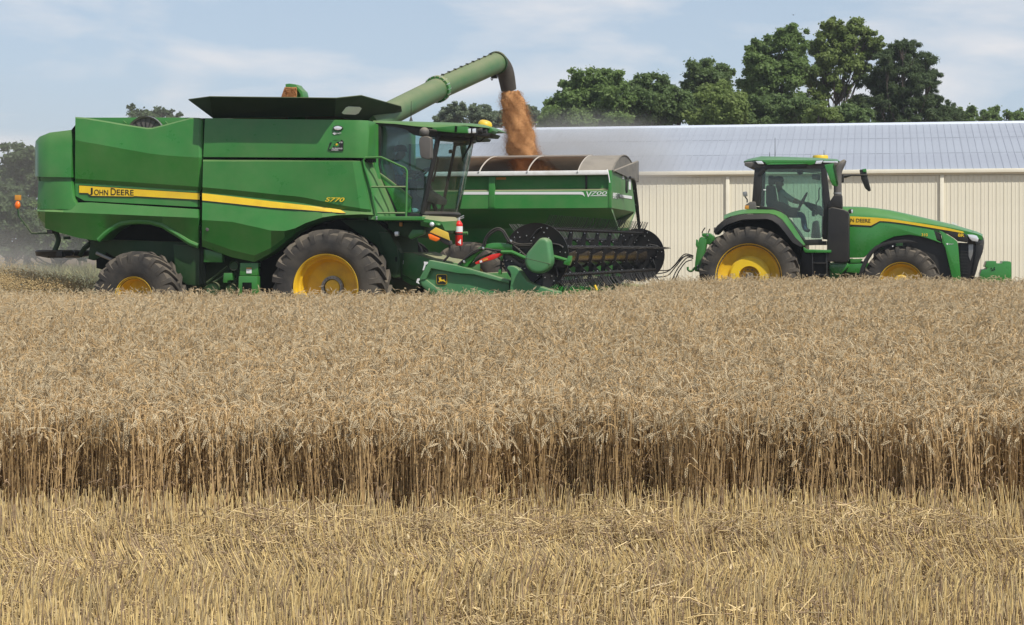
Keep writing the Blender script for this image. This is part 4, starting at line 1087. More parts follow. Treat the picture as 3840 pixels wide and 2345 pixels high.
# flashing light unit with the yellow plate, on its black stalk
cf.prism('yellow_plate', ZD, [(822, 362), (985, 432), (1006, 536), (742, 424)], -1.75, -1.72, 'yellow_panel', bevel=0.004)
cf.prism('plate_back', ZD, [(735, 425), (1006, 540), (1015, 600), (960, 595), (880, 545), (720, 470)], -1.73, -1.55, 'black', bevel=0.012)
cf.prism('flashing_light', ZD, [(718, 455), (740, 448), (875, 510), (862, 532), (822, 550), (740, 520)], -1.80, -1.73, 'amber', bevel=0.012)
cf.tubeuv('light_stalk', ZD, [(1002, 560), (1008, 690), (975, 760), (925, 808)], -1.6, 0.02, 'black', curve=True)
# ladder rails at the far front corner
cf.tubeuv('ladder_rail', ZC, [(1065, 1250), (1120, 960), (1138, 870), (1150, 865), (1155, 890), (1090, 1250)], 0.95, 0.02, 'green')
cf.tubeuv('ladder_rung', ZC, [(1085, 1150), (1105, 1150)], 0.95, 0.015, 'green')
cf.tubeuv('front_rail', ZD, [(1060, 445), (1245, 440)], -0.9, 0.03, 'green')
# feeder house
cf.prism('feeder_house', ZD, [(330, 690), (520, 690), (740, 770), (1130, 830), (1130, 1000), (640, 1110), (480, 1040), (330, 960)], -0.80, 0.80, 'green_dusty', bevel=0.05)
cf.prism('feeder_side', ZD, [(60, 420), (210, 430), (310, 620), (330, 760), (325, 1020), (285, 1042), (200, 1000), (140, 700)], -1.15, -0.85, 'green_dark', bevel=0.03)
cf.prism('slot', ZD, [(290, 755), (312, 755), (312, 815), (290, 815)], -1.16, -1.14, 'seam', bevel=0)
cf.prism('feeder_label', ZD, [(334, 792), (398, 800), (394, 850), (332, 845)], -0.815, -0.80, 'label_white', bevel=0)
cf.prism('feeder_lower', ZD, [(360, 960), (640, 1010), (640, 1130), (500, 1130), (380, 1060)], -0.70, 0.7, 'green_dusty', bevel=0.03)

# fire extinguisher hung on the front rail
fe = cf.at(ZD(1130, 440), -1.0)
fx = empty('fire_extinguisher', cf.world(fe), -PSI)
tag(fx, 'red fire extinguisher with white label hung at the front of the combine', 'fire extinguisher')
zt_, zb_ = cf.at(ZD(1130, 290), -1.0).z - fe.z, cf.at(ZD(1130, 606), -1.0).z - fe.z
mk('cylinder', *lathe([(0, zb_), (0.055, zb_), (0.066, zb_ + 0.02), (0.066, zt_ - 0.04), (0.04, zt_), (0.022, zt_ + 0.02), (0, zt_ + 0.02)], 20, axis='z'), 'red', fx)
l1, l2 = cf.at(ZD(1130, 350), -1.0).z - fe.z, cf.at(ZD(1130, 425), -1.0).z - fe.z
mk('label_band', *lathe([(0.0675, l2), (0.0675, l1)], 20, axis='z'), 'label_white', fx)
mk('emblem', [(-.0, -.071, -.16), (.05, -.05, -.10), (.05, -.05, -.20)], [(0, 1, 2)], 'label_white', fx, smooth=0)
mk('valve', *join(tube([(0, 0, zt_), (0, 0, zt_ + .07)], 0.02, 8), tube([(-.03, 0, zt_ + .05), (.09, 0, zt_ + .11)], 0.012, 6), tube([(-.02, 0, zt_ + .03), (.09, 0, zt_ + .075)], 0.010, 6)), 'bright_metal', fx)
mk('bracket', *lathe([(0.07, -.03), (0.07, .0)], 20, axis='z'), 'black', fx)

# ------------------------------------------------------------------ grain header (carried on the feeder house)
HYN, HYF = -4.05, 4.05
PSH = R_(15.6)
hn = Vector((0.38, 28.0, 0))           # near end of the header
ho = hn - Vector((math.cos(PSH), -math.sin(PSH), 0)) * 0.2 + Vector((math.sin(PSH), math.cos(PSH), 0)) * 4.05
hf = Frame('grain_header', (ho.x, ho.y, 0.0), PSH)
hr_ = hf.root
tag(hr_, 'wide green grain header with black tined reel in front of the combine', 'header')
# near end sheet: plate, raised frame rails
ES = hf.prism('end_sheet', ZD, [(735, 815), (1110, 880), (1320, 940), (1790, 1075), (1800, 1175), (1790, 1420), (930, 1420), (620, 1120), (612, 1060)], -4.04, -3.90, 'green_pale', bevel=0.01)
hf.prism('end_rail', ZD, [(735, 795), (1110, 868), (1320, 925), (1795, 1065), (1800, 1110), (1320, 985), (1160, 975), (1100, 968), (760, 905), (690, 1050), (612, 1062), (605, 1040)], -4.12, -3.95, 'green_pale', bevel=0.022, seg=3)
hf.prism('end_rail', ZD, [(612, 1050), (690, 1050), (870, 1190), (1060, 1200), (1060, 1300), (820, 1300), (640, 1130)], -4.10, -4.0, 'green_pale', bevel=0.015)
for pts in ([(665, 815), (720, 820), (715, 845), (690, 860), (665, 930), (648, 928), (672, 850)], [(580, 1040), (605, 1035), (610, 1060), (592, 1075), (605, 1110), (565, 1090)]):
    hf.prism('white_sticker', ZD, pts, -4.14, -4.125, 'label_white', bevel=0)
# leaping deer badge
def rounded(cx, cy, w, h, r, n=4):
    out = []
    for sx, sy, a0 in ((1, 1, 0), (-1, 1, 90), (-1, -1, 180), (1, -1, 270)):
        for i in range(n + 1):
            a = R_(a0 + 90 * i / n)
            out.append((cx + sx * (w - r) + r * math.cos(a), cy + sy * (h - r) + r * math.sin(a)))
    return out
hf.prism('badge', ZD, rounded(901, 1050, 70, 68, 24), -4.055, -4.035, 'yellow', ES, bevel=0)
hf.prism('badge_field', ZD, rounded(901, 1050, 64, 62, 21), -4.060, -4.054, 'text_black', ES, bevel=0)
deer = [(866, 1012), (872, 1022), (866, 1030), (878, 1033), (886, 1006), (884, 1022), (896, 1024), (898, 1034), (890, 1038), (893, 1048), (902, 1054), (925, 1054), (936, 1044), (934, 1058), (942, 1068), (958, 1086), (952, 1090), (930, 1076), (912, 1070), (900, 1076), (884, 1074), (868, 1082), (872, 1090), (864, 1088), (858, 1078), (876, 1066), (868, 1056), (872, 1040), (860, 1036), (866, 1030), (862, 1020)]
hf.prism('leaping_deer', ZD, deer, -4.066, -4.059, 'yellow', ES, bevel=0)
# crop divider at the near end
hf.prism('crop_divider', ZD, [(1760, 905), (1772, 880), (1800, 868), (1850, 876), (1900, 902), (1940, 945), (1980, 1010), (2030, 1075), (2110, 1115), (2240, 1158), (2420, 1215), (2420, 1300), (1790, 1300), (1800, 1180), (1815, 1060), (1812, 980), (1790, 935)], -4.22, -3.86, 'green_pale', bevel=0.07, seg=4, smooth=60)
hf.prism('divider_seam', ZD, [(1794, 1075), (1806, 1075), (1802, 1300), (1790, 1300)], -4.13, -4.0, 'seam', bevel=0)
# teardrop cover of the reel drive
def drop(cx1, cy1, r1, cx2, cy2, r2, n=10):
    d = math.hypot(cx2 - cx1, cy2 - cy1); base = math.atan2(cy2 - cy1, cx2 - cx1); al = math.acos((r1 - r2) / d)
    out = []
    for i in range(n * 2 + 1):
        a = base + al + (2 * math.pi - 2 * al) * i / (2 * n)
        out.append((cx1 + r1 * math.cos(a), cy1 + r1 * math.sin(a)))
    for i in range(n + 1):
        a = base - al + 2 * al * i / n
        out.append((cx2 + r2 * math.cos(a), cy2 + r2 * math.sin(a)))
    return out
RC = hf.at(ZE(650, 655), -4.0)
sh = hf.prism('drive_cover', ZD, drop(2170, 798, 176, 2232, 582, 84), -4.42, -4.16, 'green_pale', bevel=0.06, seg=4, smooth=60)
hf.tubeuv('cover_seam', ZD, [(2000, 768), (2170, 808), (2342, 850)], -4.418, 0.005, 'green_dark', sh)
# reel
rl = mk('reel_tube', *tube([(RC.x, -3.98, RC.z), (RC.x, 4.0, RC.z)], 0.18, 24), 'reel_tube', hr_)
def bar_pt(ang, r, y):
    return Vector((RC.x + r * math.cos(ang), y, RC.z + r * math.sin(ang)))
for y in (-4.0, 4.0):
    V, F = lathe([(0.0, -0.012), (0.515, -0.012), (0.53, -0.02), (0.53, 0.012), (0.515, 0.012), (0.0, 0.012)], 64)
    dsc = mk('reel_disc', V, F, 'black_reel', hr_, loc=(RC.x, y, RC.z))
    for k in range(6):
        a = R_(19 + 60 * k)
        mk('disc_bracket', *tube([(0.30 * math.cos(a + .45), -.03, .30 * math.sin(a + .45)), (0.42 * math.cos(a + .12), -.03, .42 * math.sin(a + .12)), (0.46 * math.cos(a), -.03, .46 * math.sin(a))], 0.016, 6), 'black_reel', dsc)
        mk('disc_bolts', *join(*[ico((r * math.cos(a + da), -0.03, r * math.sin(a + da)), 0.011, 1) for r, da in ((.46, 0), (.43, .07), (.40, .16), (.30, .30), (.26, .48), (.36, .62), (.48, .85), (.40, .9))]), 'bright_metal', dsc)
    # crop wedges of the spiral between the arms
BANG = [R_(19 + 60 * k) for k in range(6)]
for a in BANG:
    b_ = mk('tine_bar', *tube([bar_pt(a, 0.445, -3.98), bar_pt(a, 0.445, 3.98)], 0.024, 8), 'black_reel', hr_)
    parts = []
    ty = -3.92
    while ty < 3.95:
        j = random.uniform(-.02, .02)
        p0 = bar_pt(a, 0.445, ty); p1 = bar_pt(a + j - 0.10, 0.56, ty + j); p2 = bar_pt(a + j - 0.12, 0.69, ty + j)
        parts.append(tube([p0, p1, p2], [0.0085, 0.0065, 0.005], 4))
        parts.append(tube([p0 - Vector((0, .025, 0)), p0 + Vector((0, .025, 0))], 0.034, 6))
        ty += 0.115
    tag(mk('tines', *join(*parts), 'black_reel', b_), kind='stuff')
for k in range(1, 8):
    y = -4.0 + 8.0 * k / 8
    parts = [lathe([(0.17, y - .02), (0.21, y - .02), (0.21, y + .02), (0.17, y + .02)], 20, closed=True)]
    parts[0] = ([(v[0] + RC.x, v[1], v[2] + RC.z) for v in parts[0][0]], parts[0][1])
    sp_ = mk('reel_spider', *join(*parts), 'black_reel', hr_)
    for a in BANG:
        t = Vector((-math.sin(a), 0, math.cos(a)))
        p0, p1 = bar_pt(a, 0.12, y), bar_pt(a, 0.44, y)
        V = [p0 - t * .055, p0 + t * .055, p1 + t * .03, p1 - t * .03]
        V = [v - Vector((0, .008, 0)) for v in V] + [v + Vector((0, .008, 0)) for v in V]
        mk('spider_arm', V, [(0, 1, 2, 3), (7, 6, 5, 4), (0, 4, 5, 1), (1, 5, 6, 2), (2, 6, 7, 3), (3, 7, 4, 0)], 'black_reel', sp_, smooth=0)
        mk('arm_bolt', *join(ico(bar_pt(a, 0.18, y - .012), 0.013, 1), ico(bar_pt(a, 0.40, y - .012), 0.013, 1), ico(bar_pt(a, 0.445, y - .03), 0.013, 1)), 'bright_metal', sp_)
# reel arm, lift cylinder cover, hoses
hf.prism('reel_arm', ZD, [(1100, 862), (1180, 790), (1300, 690), (1400, 625), (1480, 588), (1560, 570), (1640, 566), (1760, 576), (1830, 590), (1838, 668), (1760, 668), (1640, 650), (1530, 650), (1450, 668), (1370, 730), (1230, 890), (1170, 880)], -4.02, -3.90, 'green_clean', bevel=0.015)
hf.tubeuv('reel_arm_tube', ZD, [(1690, 690), (1830, 690), (2000, 765), (2330, 735), (2560, 800)], -4.10, 0.03, 'green_clean')
hf.prism('arm_bracket', ZE, [(1015, 648), (1052, 645), (1050, 700), (1030, 760), (962, 745), (968, 712), (1000, 700)], -4.18, -4.08, 'green_clean', bevel=0.01)
hf.prism('arm_lower', ZD, [(1220, 890), (1400, 760), (1560, 690), (1540, 720), (1350, 850), (1290, 895)], -3.96, -3.86, 'green_dark')
hf.prism('cylinder_cover', ZD, [(1338, 828), (1440, 775), (1560, 722), (1660, 703), (1705, 712), (1690, 738), (1590, 785), (1480, 815), (1355, 855)], -4.06, -4.02, 'red', bevel=0.008)
hf.prism('cover_label', ZD, [(1400, 806), (1430, 795), (1438, 822), (1408, 832)], -4.068, -4.055, 'label_white', bevel=0)
hf.prism('cover_label', ZD, [(1440, 786), (1505, 765), (1512, 792), (1450, 812)], -4.068, -4.055, 'amber_dull', bevel=0)
hf.prism('cylinder_mount', ZD, [(1675, 735), (1712, 735), (1705, 800), (1672, 800)], -4.0, -3.92, 'green_clean')
hf.tubeuv('cylinder_rod', ZD, [(1690, 800), (1682, 910)], -3.97, 0.02, 'black')
hf.prism('cylinder_mount', ZD, [(1650, 910), (1690, 912), (1680, 985), (1645, 985)], -4.0, -3.92, 'green_clean')
for pts in ([(1440, 620), (1480, 500), (1560, 410), (1650, 375), (1720, 410), (1770, 490), (1820, 550), (1950, 590), (2100, 580)], [(1470, 620), (1500, 510), (1580, 430), (1650, 398), (1710, 425), (1750, 500), (1810, 570), (1950, 605), (2090, 600)],
            [(1135, 850), (1300, 700), (1440, 645), (1600, 665), (1740, 690), (1980, 820)], [(1120, 855), (1270, 735), (1400, 665)], [(1850, 600), (1930, 670), (2020, 750)]):
    hf.tubeuv('hydraulic_hose', ZD, pts, -4.06, 0.016, 'black', curve=True)
for p in ((1450, 640), (1195, 818), (1815, 545), (1740, 688)):
    hf.prism('hose_clamp', ZD, [(p[0] - 14, p[1] - 18), (p[0] + 8, p[1] - 18), (p[0] + 14, p[1] + 16), (p[0] - 8, p[1] + 16)], -4.09, -4.03, 'bright_metal', bevel=0.004)
# trough, back sheet, cutter bar, far end
pt = [hf.at(ZD(x, y), -4.0) for x, y in ((735, 815), (1110, 880))]
bz_, bx_ = pt[0].z, pt[0].x
cx_ = RC.x + 0.15
mk('back_sheet', *box((bx_ - 0.05, -3.88, 0.35), (bx_ + 0.12, 4.0, bz_ - 0.22)), 'green_dusty', hr_, bevel=0.02)
mk('back_beam', *box((bx_ - 0.15, -3.88, bz_ - 0.42), (bx_ - 0.06, 4.0, bz_ - 0.25)), 'green_dusty', hr_, bevel=0.02)
V = [(bx_ + 0.1, -3.88, 0.45), (bx_ + 0.35, -3.8, 0.26), (cx_ + 0.45, -3.8, 0.16), (cx_ + 0.45, -3.88, 0.13), (bx_ + 0.35, -3.88, 0.22), (bx_ + 0.06, -3.88, 0.40)]
V += [(a, 4.0, c) for a, b, c in V]
mk('platform_floor', V, [tuple(range(6)), tuple(range(11, 5, -1))] + [(i, (i + 1) % 6, 6 + (i + 1) % 6, 6 + i) for i in range(6)], 'grey_metal', hr_)
mk('cross_auger', *join(tube([(bx_ + 0.5, -3.8, 0.62), (bx_ + 0.5, 3.9, 0.62)], 0.20, 16)), 'grey_metal', hr_)
mk('cutter_bar', *box((cx_ + 0.43, -3.9, 0.12), (cx_ + 0.52, 4.0, 0.16)), 'black', hr_)
fe_ = mk('far_end_sheet', *box((bx_, 4.02, 0.2), (cx_ + 0.3, 4.12, bz_ - 0.55)), 'green_clean', hr_, bevel=0.02)
mk('far_divider', *tube([(cx_ - .2, 4.07, 0.75), (cx_ + .3, 4.07, 0.6), (cx_ + 0.9, 4.07, 0.3)], [0.14, 0.12, 0.03], 10), 'green_clean', hr_)
mk('far_reel_arm', *tube([(bx_, 4.1, bz_), (bx_ + .6, 4.1, bz_ + .2), (RC.x, 4.1, RC.z)], 0.06, 8), 'green_clean', hr_)
for u_, v_ in ((1345, 990), (1325, 985)):
    pass
# yellow plastic strip showing in the crop
hf.tubeuv('yellow_marker', ZE, [(1325, 985), (1350, 1045)], -3.2, 0.02, 'yellow')

# ------------------------------------------------------------------ grain cart
gc = Frame('grain_cart', (2.50, 39.66, 0.08), PSI)
gr = gc.root
tag(gr, 'green grain cart with white stripe and arched grey tarp behind the header', 'grain cart')
GN_, GF_ = -1.70, 1.70
L = 6.3
top_z = gc.at(ZH(1190, 985), GN_).z
mid1 = gc.at(ZH(1190, 1115), GN_).z
mid2 = gc.at(ZH(1190, 1132), GN_).z
bot_z = gc.at(ZH(1190, 1264), GN_).z
# side wall, near: upper plate set in, ledge, lower plate
def side_wall(y, s):
    P = [(y + s * 0.10, top_z - 0.02), (y + s * 0.10, mid1), (y, mid2), (y, bot_z), (y + s * 0.95, bot_z - 0.42), (y + s * 1.15, 1.05), (y + s * 1.25, 1.05), (y + s * 1.05, bot_z - 0.40), (y + s * 0.16, bot_z + 0.02), (y + s * 0.13, mid1), (y + s * 0.14, top_z - 0.02)]
    n = len(P)
    V = [(-L, a, b) for a, b in P] + [(-0.02, a, b) for a, b in P]
    return V, [tuple(range(n)), tuple(range(2 * n - 1, n - 1, -1))] + [(i, n + i, n + (i + 1) % n, (i + 1) % n) for i in range(n)]
nw = mk('side_wall', *side_wall(GN_, 1), 'green_cart', gr, smooth=20)
mk('side_wall', *side_wall(GF_, -1), 'green_cart', gr, smooth=20)
# top rails
px0 = gc.at(ZH(1165, 1000), GN_).x
rail_b = gc.at(ZH(1165, 1016), GN_).z
mk('top_rail', *box((-L, GN_ - 0.10, rail_b), (px0, GN_ + 0.16, top_z + 0.01)), 'white', gr, bevel=0.02)
mk('top_rail', *box((-L, GF_ - 0.16, rail_b), (px0, GF_ + 0.06, top_z + 0.01)), 'white', gr, bevel=0.02)
mk('corner_post', *box((px0 + 0.004, GN_ - 0.012, bot_z), (0.0, GN_ + 0.2, top_z + 0.015)), 'green_cart', gr, bevel=0.012)
x0_ = gc.at(ZH(290, 1100), GN_).x
mk('side_post', *box((x0_ - 0.07, GN_ - 0.014, bot_z + 0.02), (x0_ + 0.07, GN_ + 0.12, rail_b - 0.01)), 'green_cart', gr, bevel=0.012)
mk('side_post', *box((-L + 0.02, GN_ - 0.014, bot_z + 0.02), (-L + 0.16, GN_ + 0.12, rail_b - 0.01)), 'green_cart', gr, bevel=0.012)
gc.prism('amber_reflector', ZH, [(314, 1033), (396, 1033), (396, 1052), (314, 1052)], GN_ + 0.09, GN_ + 0.099, 'amber_dull', nw, bevel=0)
gc.prism('strap', ZH, [(992, 1020), (1006, 1020), (1006, 1122), (992, 1122)], GN_ + 0.05, GN_ + 0.09, 'black', nw, bevel=0.004)
gc.prism('stripe', ZH, [(40, 1143), (273, 1143), (273, 1164), (40, 1164)], GN_ - 0.006, GN_ + 0.002, 'label_white', nw, bevel=0)
gc.prism('stripe', ZH, [(312, 1143), (965, 1143), (978, 1148), (990, 1180), (972, 1166), (955, 1163), (312, 1163)], GN_ - 0.006, GN_ + 0.002, 'label_white', nw, bevel=0)
gc.text('lettering', 'V', ZH, (1000, 1183), (1043, 1183), GN_ - 0.002, 'label_white', nw, height=42, shear=0.15, bold=0.012)
gc.text('lettering', '700', ZH, (1040, 1166), (1156, 1166), GN_ - 0.002, 'label_white', nw, height=26, shear=0.18, bold=0.0)
gc.prism('underline', ZH, [(1036, 1170), (1156, 1170), (1154, 1175), (1030, 1175)], GN_ - 0.006, GN_ + 0.002, 'label_white', nw, bevel=0)
# front wall
def fw_pt(y, z):
    return (0.0, y, z)
zf = gc.atx(ZH(1355, 1310), 0.0); far_b = min(zf.y, 1.55)
P = [(GN_ + 0.0, top_z), (GF_, top_z), (GF_, bot_z + .1), (1.35, bot_z - 0.02), (GN_ + 0.02, bot_z)]
V = [(0.002, a, b) for a, b in P] + [(-0.05, a, b) for a, b in P]
fwall = mk('front_wall', V, [tuple(range(5)), tuple(range(9, 4, -1))] + [(i, 5 + i, 5 + (i + 1) % 5, (i + 1) % 5) for i in range(5)], 'green_dusty', gr, smooth=0)
P2 = [(0.0, GN_ + 0.05, bot_z - 0.002), (0.0, 1.35, bot_z - 0.025), (-0.75, 0.75, bot_z - 0.42), (-0.75, GN_ + 0.95, bot_z - 0.42)]
panel('front_slope', P2, 'green_dusty', gr)
mk('rear_wall', *box((-L - 0.05, GN_ + 0.02, bot_z), (-L - 0.004, GF_ - 0.02, top_z)), 'green_cart', gr)
panel('rear_slope', [(-L, GN_ + 0.05, bot_z), (-L + 0.9, GN_ + 1.15, 1.05), (-L + 0.9, 0.6, 1.05), (-L, 1.6, bot_z)], 'green_cart', gr)
gc.text('lettering', 'BRENT', ZH, (1200, 1192), (1250, 1196), 0, 'label_white', fwall, height=42, plane=0.006, shear=0.2)
def xprism(frame, name, Z, pts, x0, x1, m, parent, bevel=0.0):
    P = [frame.atx(Z(*p), x0) for p in pts]; n = len(P)
    V = [(x0, p.y, p.z) for p in P] + [(x1, p.y, p.z) for p in P]
    return mk(name, V, [tuple(range(n)), tuple(range(2 * n - 1, n - 1, -1))] + [(i, n + i, n + (i + 1) % n, (i + 1) % n) for i in range(n)], m, parent, 32, bevel)
xprism(gc, 'front_stripe', ZH, [(1252, 1162), (1345, 1176), (1345, 1198), (1254, 1184)], 0.012, 0.004, 'label_white', fwall)
for q in ([(1274, 1015), (1285, 1017), (1285, 1048), (1274, 1046)], [(1322, 1045), (1336, 1048), (1336, 1128), (1322, 1126)], [(1368, 1030), (1380, 1032), (1380, 1090), (1368, 1088)]):
    xprism(gc, 'decal', ZH, q, 0.012, 0.004, 'label_white', fwall)
xprism(gc, 'decal', ZH, [(1384, 1040), (1396, 1042), (1396, 1066), (1384, 1064)], 0.012, 0.004, 'amber_dull', fwall)
# tarp: arched bows, tan front cap, grey cover rolled over the far half
RISEc = gc.at(ZJ(2000, 152), 0.0).z - top_z
def arch_pt(t):   # t 0 near rail .. 1 far rail
    return (GN_ + 0.05 + t * (GF_ - GN_ - 0.1), top_z + RISEc * math.sin(math.pi * t) ** 0.8)
def arch_sheet(xa, xb, t0, t1, n=14, dz=0.0):
    V, F = [], []
    for x in (xa, xb):
        for i in range(n + 1):
            y, z = arch_pt(t0 + (t1 - t0) * i / n); V.append((x, y, z + dz))
    for x in (xa, xb):
        for i in range(n + 1):
            y, z = arch_pt(t0 + (t1 - t0) * i / n); V.append((x, y, z + dz - 0.012))
    m = n + 1
    for i in range(n):
        F += [(i, i + 1, m + i + 1, m + i), (2 * m + i, 3 * m + i, 3 * m + i + 1, 2 * m + i + 1), (i, 2 * m + i, 2 * m + i + 1, i + 1), (m + i, m + i + 1, 3 * m + i + 1, 3 * m + i)]
    F += [(0, m, 3 * m, 2 * m), (n, 2 * m + n, 3 * m + n, m + n)]
    return V, F
mk('tarp', *arch_sheet(-L, -0.72, 0.5, 1.0), 'tarp_grey', gr, smooth=60)
mk('tarp_cap', *arch_sheet(-0.74, -0.005, 0.0, 1.0, dz=0.006), 'tarp_tan', gr, smooth=60)
mk('tarp_edge_roll', *tube([(-L, *arch_pt(0.5)), (-0.72, *arch_pt(0.5))], 0.03, 8), 'tarp_grey', gr)
V = [(-0.003, *arch_pt(i / 16)) for i in range(17)]
V = V + [(0.012, a, b) for _, a, b in V]
mk('tarp_end', V, [tuple(range(17)), tuple(range(33, 16, -1))] + [(i, 17 + i, 17 + (i + 1) % 17, (i + 1) % 17) for i in range(17)], 'tarp_dark', gr, smooth=0)
mk('tarp_rim', *tube([(0.01, *arch_pt(i / 16)) for i in range(17)], 0.02, 6), 'tarp_dark', gr)
for uu in (190, 555, 935):
    xb = gc.at(ZH(uu, 975), GN_).x
    mk('tarp_bow', *tube([(xb, *arch_pt(i / 16)) for i in range(17)], 0.016, 6), 'bow_steel', gr)
    q = gc.at(ZH(uu, 993), GN_ - 0.11); mk('rail_bolt', *ico((q.x, GN_ - 0.105, q.z), 0.02, 1), 'bright_metal', gr)
for xb in (-4.7, -5.9):
    mk('tarp_bow', *tube([(xb, *arch_pt(i / 16)) for i in range(17)], 0.016, 6), 'bow_steel', gr)
# triangular splash wing at the front
A_, B_, C_ = (0.03, GN_ + 0.1, top_z + 0.0), (0.03, GF_ - 0.05, top_z + 0.36), (0.03, GF_ - 0.05, top_z - 0.12)
wing = mk('front_wing', [A_, B_, C_] + [(0.05, b, c) for a, b, c in (A_, B_, C_)], [(0, 1, 2), (5, 4, 3), (0, 3, 4, 1), (1, 4, 5, 2), (2, 5, 3, 0)], 'tarp_dark', gr, smooth=0)
mk('wing_edge', *tube([A_, B_], 0.022, 6), 'tarp_tan', gr)
mk('wing_post', *tube([B_, C_], 0.03, 6), 'black', gr)
gc.tubeuv('tie_strap', ZJ, [(1685, 385), (1700, 420), (1715, 500), (1732, 608)], GN_ - 0.06, 0.012, 'label_white', curve=True)
# ladder and grab handle on the front
def fx_path(pts, x):
    return [gc.atx(ZH(*p), x) for p in pts]
lad = mk('ladder', *tube(fx_path([(1300, 1040), (1318, 1032), (1338, 1036), (1350, 1060), (1372, 1220), (1398, 1430), (1410, 1600)], 0.25), 0.028, 8), 'black', gr)
mk('ladder_side', *tube(fx_path([(1330, 1036), (1355, 1045), (1366, 1080), (1385, 1240), (1402, 1430), (1418, 1600)], 0.45), 0.028, 8), 'black', lad)
for v in (1135, 1240, 1340):
    t = (v - 1060) / 370
    mk('ladder_rung', *tube([gc.atx(ZH(1350 + 48 * t, v), 0.25), gc.atx(ZH(1368 + 36 * t, v - 4), 0.45)], 0.02, 6), 'black', lad)
mk('grab_handle', *tube(fx_path([(1300, 1040), (1298, 1130), (1302, 1150), (1308, 1148), (1308, 1060)], 0.10), 0.016, 6), 'black', gr)
# running gear
ct_hub = [('hub_bolts', mesh_from('hub_bolts', *bolts(10, 0.14, 0.0, 0.014, 0.03), 'grey_metal'))]
CW = Wheel(0.90, 0.75, 0.42, 22, [(0.435, -0.33), (0.45, -0.335), (0.45, -0.31), (0.42, -0.30), (0.40, -0.05), (0.36, 0.0), (0.0, 0.01)], ct_hub, lug_w=0.08, lug_h=0.04)
wc = gc.at((1748, 1040), -1.65)
CW.place(gr, (wc.x, -1.65 + 0.375, 0.90)); CW.place(gr, (wc.x, 1.65 - 0.375, 0.90), flip=True)
mk('axle', *box((wc.x - 0.12, -1.2, 0.8), (wc.x + 0.12, 1.2, 1.04)), 'green_dark', gr, bevel=0.02)
mk('hopper_bottom', *box((-L + 0.9, -0.55, 0.85), (-0.9, 0.55, 1.06)), 'green_cart', gr, bevel=0.02)
mk('drawbar', *tube([(-1.6, 0, 0.9), (0.4, 0, 0.75), (1.3, 0, 0.55)], [0.13, 0.11, 0.08], 8), 'green_cart', gr)
mk('fold_auger', *tube([(0.35, 0.5, 1.25), (-1.2, -1.0, 0.75)], 0.17, 14), 'green_dark', gr)

# ------------------------------------------------------------------ tractor
TY = -1.55
tf = Frame('tractor', (5.27, 38.71, 0.10), PSI)
tr = tf.root
tag(tr, 'green tractor with yellow wheels and black exhaust pulling the grain cart', 'tractor')
tw_hub = [('hub_bolts', mesh_from('hub_bolts', *bolts(12, 0.40, -0.03, 0.022, 0.03), 'yellow_rim')),
          ('hub_plate', mesh_from('hub_plate', *lathe([(0.22, -0.085), (0.39, -0.085), (0.43, -0.05), (0.43, 0.02), (0.22, 0.02)], 48, closed=True), 'yellow')),
          ('axle_end', mesh_from('axle_end', *join(lathe([(0.0, -0.06), (0.075, -0.06), (0.085, -0.02), (0.085, 0.08), (0.0, 0.08)], 24), bolts(10, 0.15, 0.02, 0.018, 0.03)), 'grey_plastic'))]
TWr = Wheel(1.045, 0.52, 0.655, 26, [(0.675, -0.235), (0.69, -0.245), (0.69, -0.225), (0.66, -0.215), (0.645, -0.19), (0.625, -0.10), (0.56, -0.045), (0.44, -0.02), (0.40, 0.0), (0.21, 0.01), (0.20, 0.09), (0.0, 0.10)], tw_hub, lug_w=0.075, lug_h=0.055, sweep=0.20)
rc = tf.at(ZF(702, 1335), TY)
TWr.place(tr, (rc.x, TY + 0.26, rc.z), spin=0.05)
TWr.place(tr, (rc.x, -TY - 0.26, rc.z), flip=True)
fr_hub = [('hub_bolts', mesh_from('hub_bolts', *bolts(12, 0.33, -0.02, 0.016, 0.025), 'yellow_rim')),
          ('hub_cap', mesh_from('hub_cap', *lathe([(0.19, 0.0), (0.19, -0.10), (0.15, -0.14), (0.0, -0.15)], 28), 'yellow_rim'))]
TWf = Wheel(0.785, 0.45, 0.425, 22, [(0.44, -0.205), (0.452, -0.21), (0.452, -0.19), (0.425, -0.185), (0.41, -0.13), (0.38, -0.05), (0.34, -0.01), (0.0, 0.0)], fr_hub, lug_w=0.07, lug_h=0.045, sweep=0.25)
fc = tf.at(ZG(768, 1412), -1.42)
TWf.place(tr, (fc.x, -1.42 + 0.225, fc.z), rz=R_(-3)); TWf.place(tr, (fc.x, 1.42 - 0.225, fc.z), rz=R_(-3), flip=True)
mk('rear_axle', *tube([(rc.x, -1.15, rc.z), (rc.x, 1.15, rc.z)], 0.16, 12), 'green_dark', tr)
mk('front_axle', *box((fc.x - 0.12, -1.2, fc.z - 0.14), (fc.x + 0.12, 1.2, fc.z + 0.12)), 'green_dark', tr, bevel=0.02)
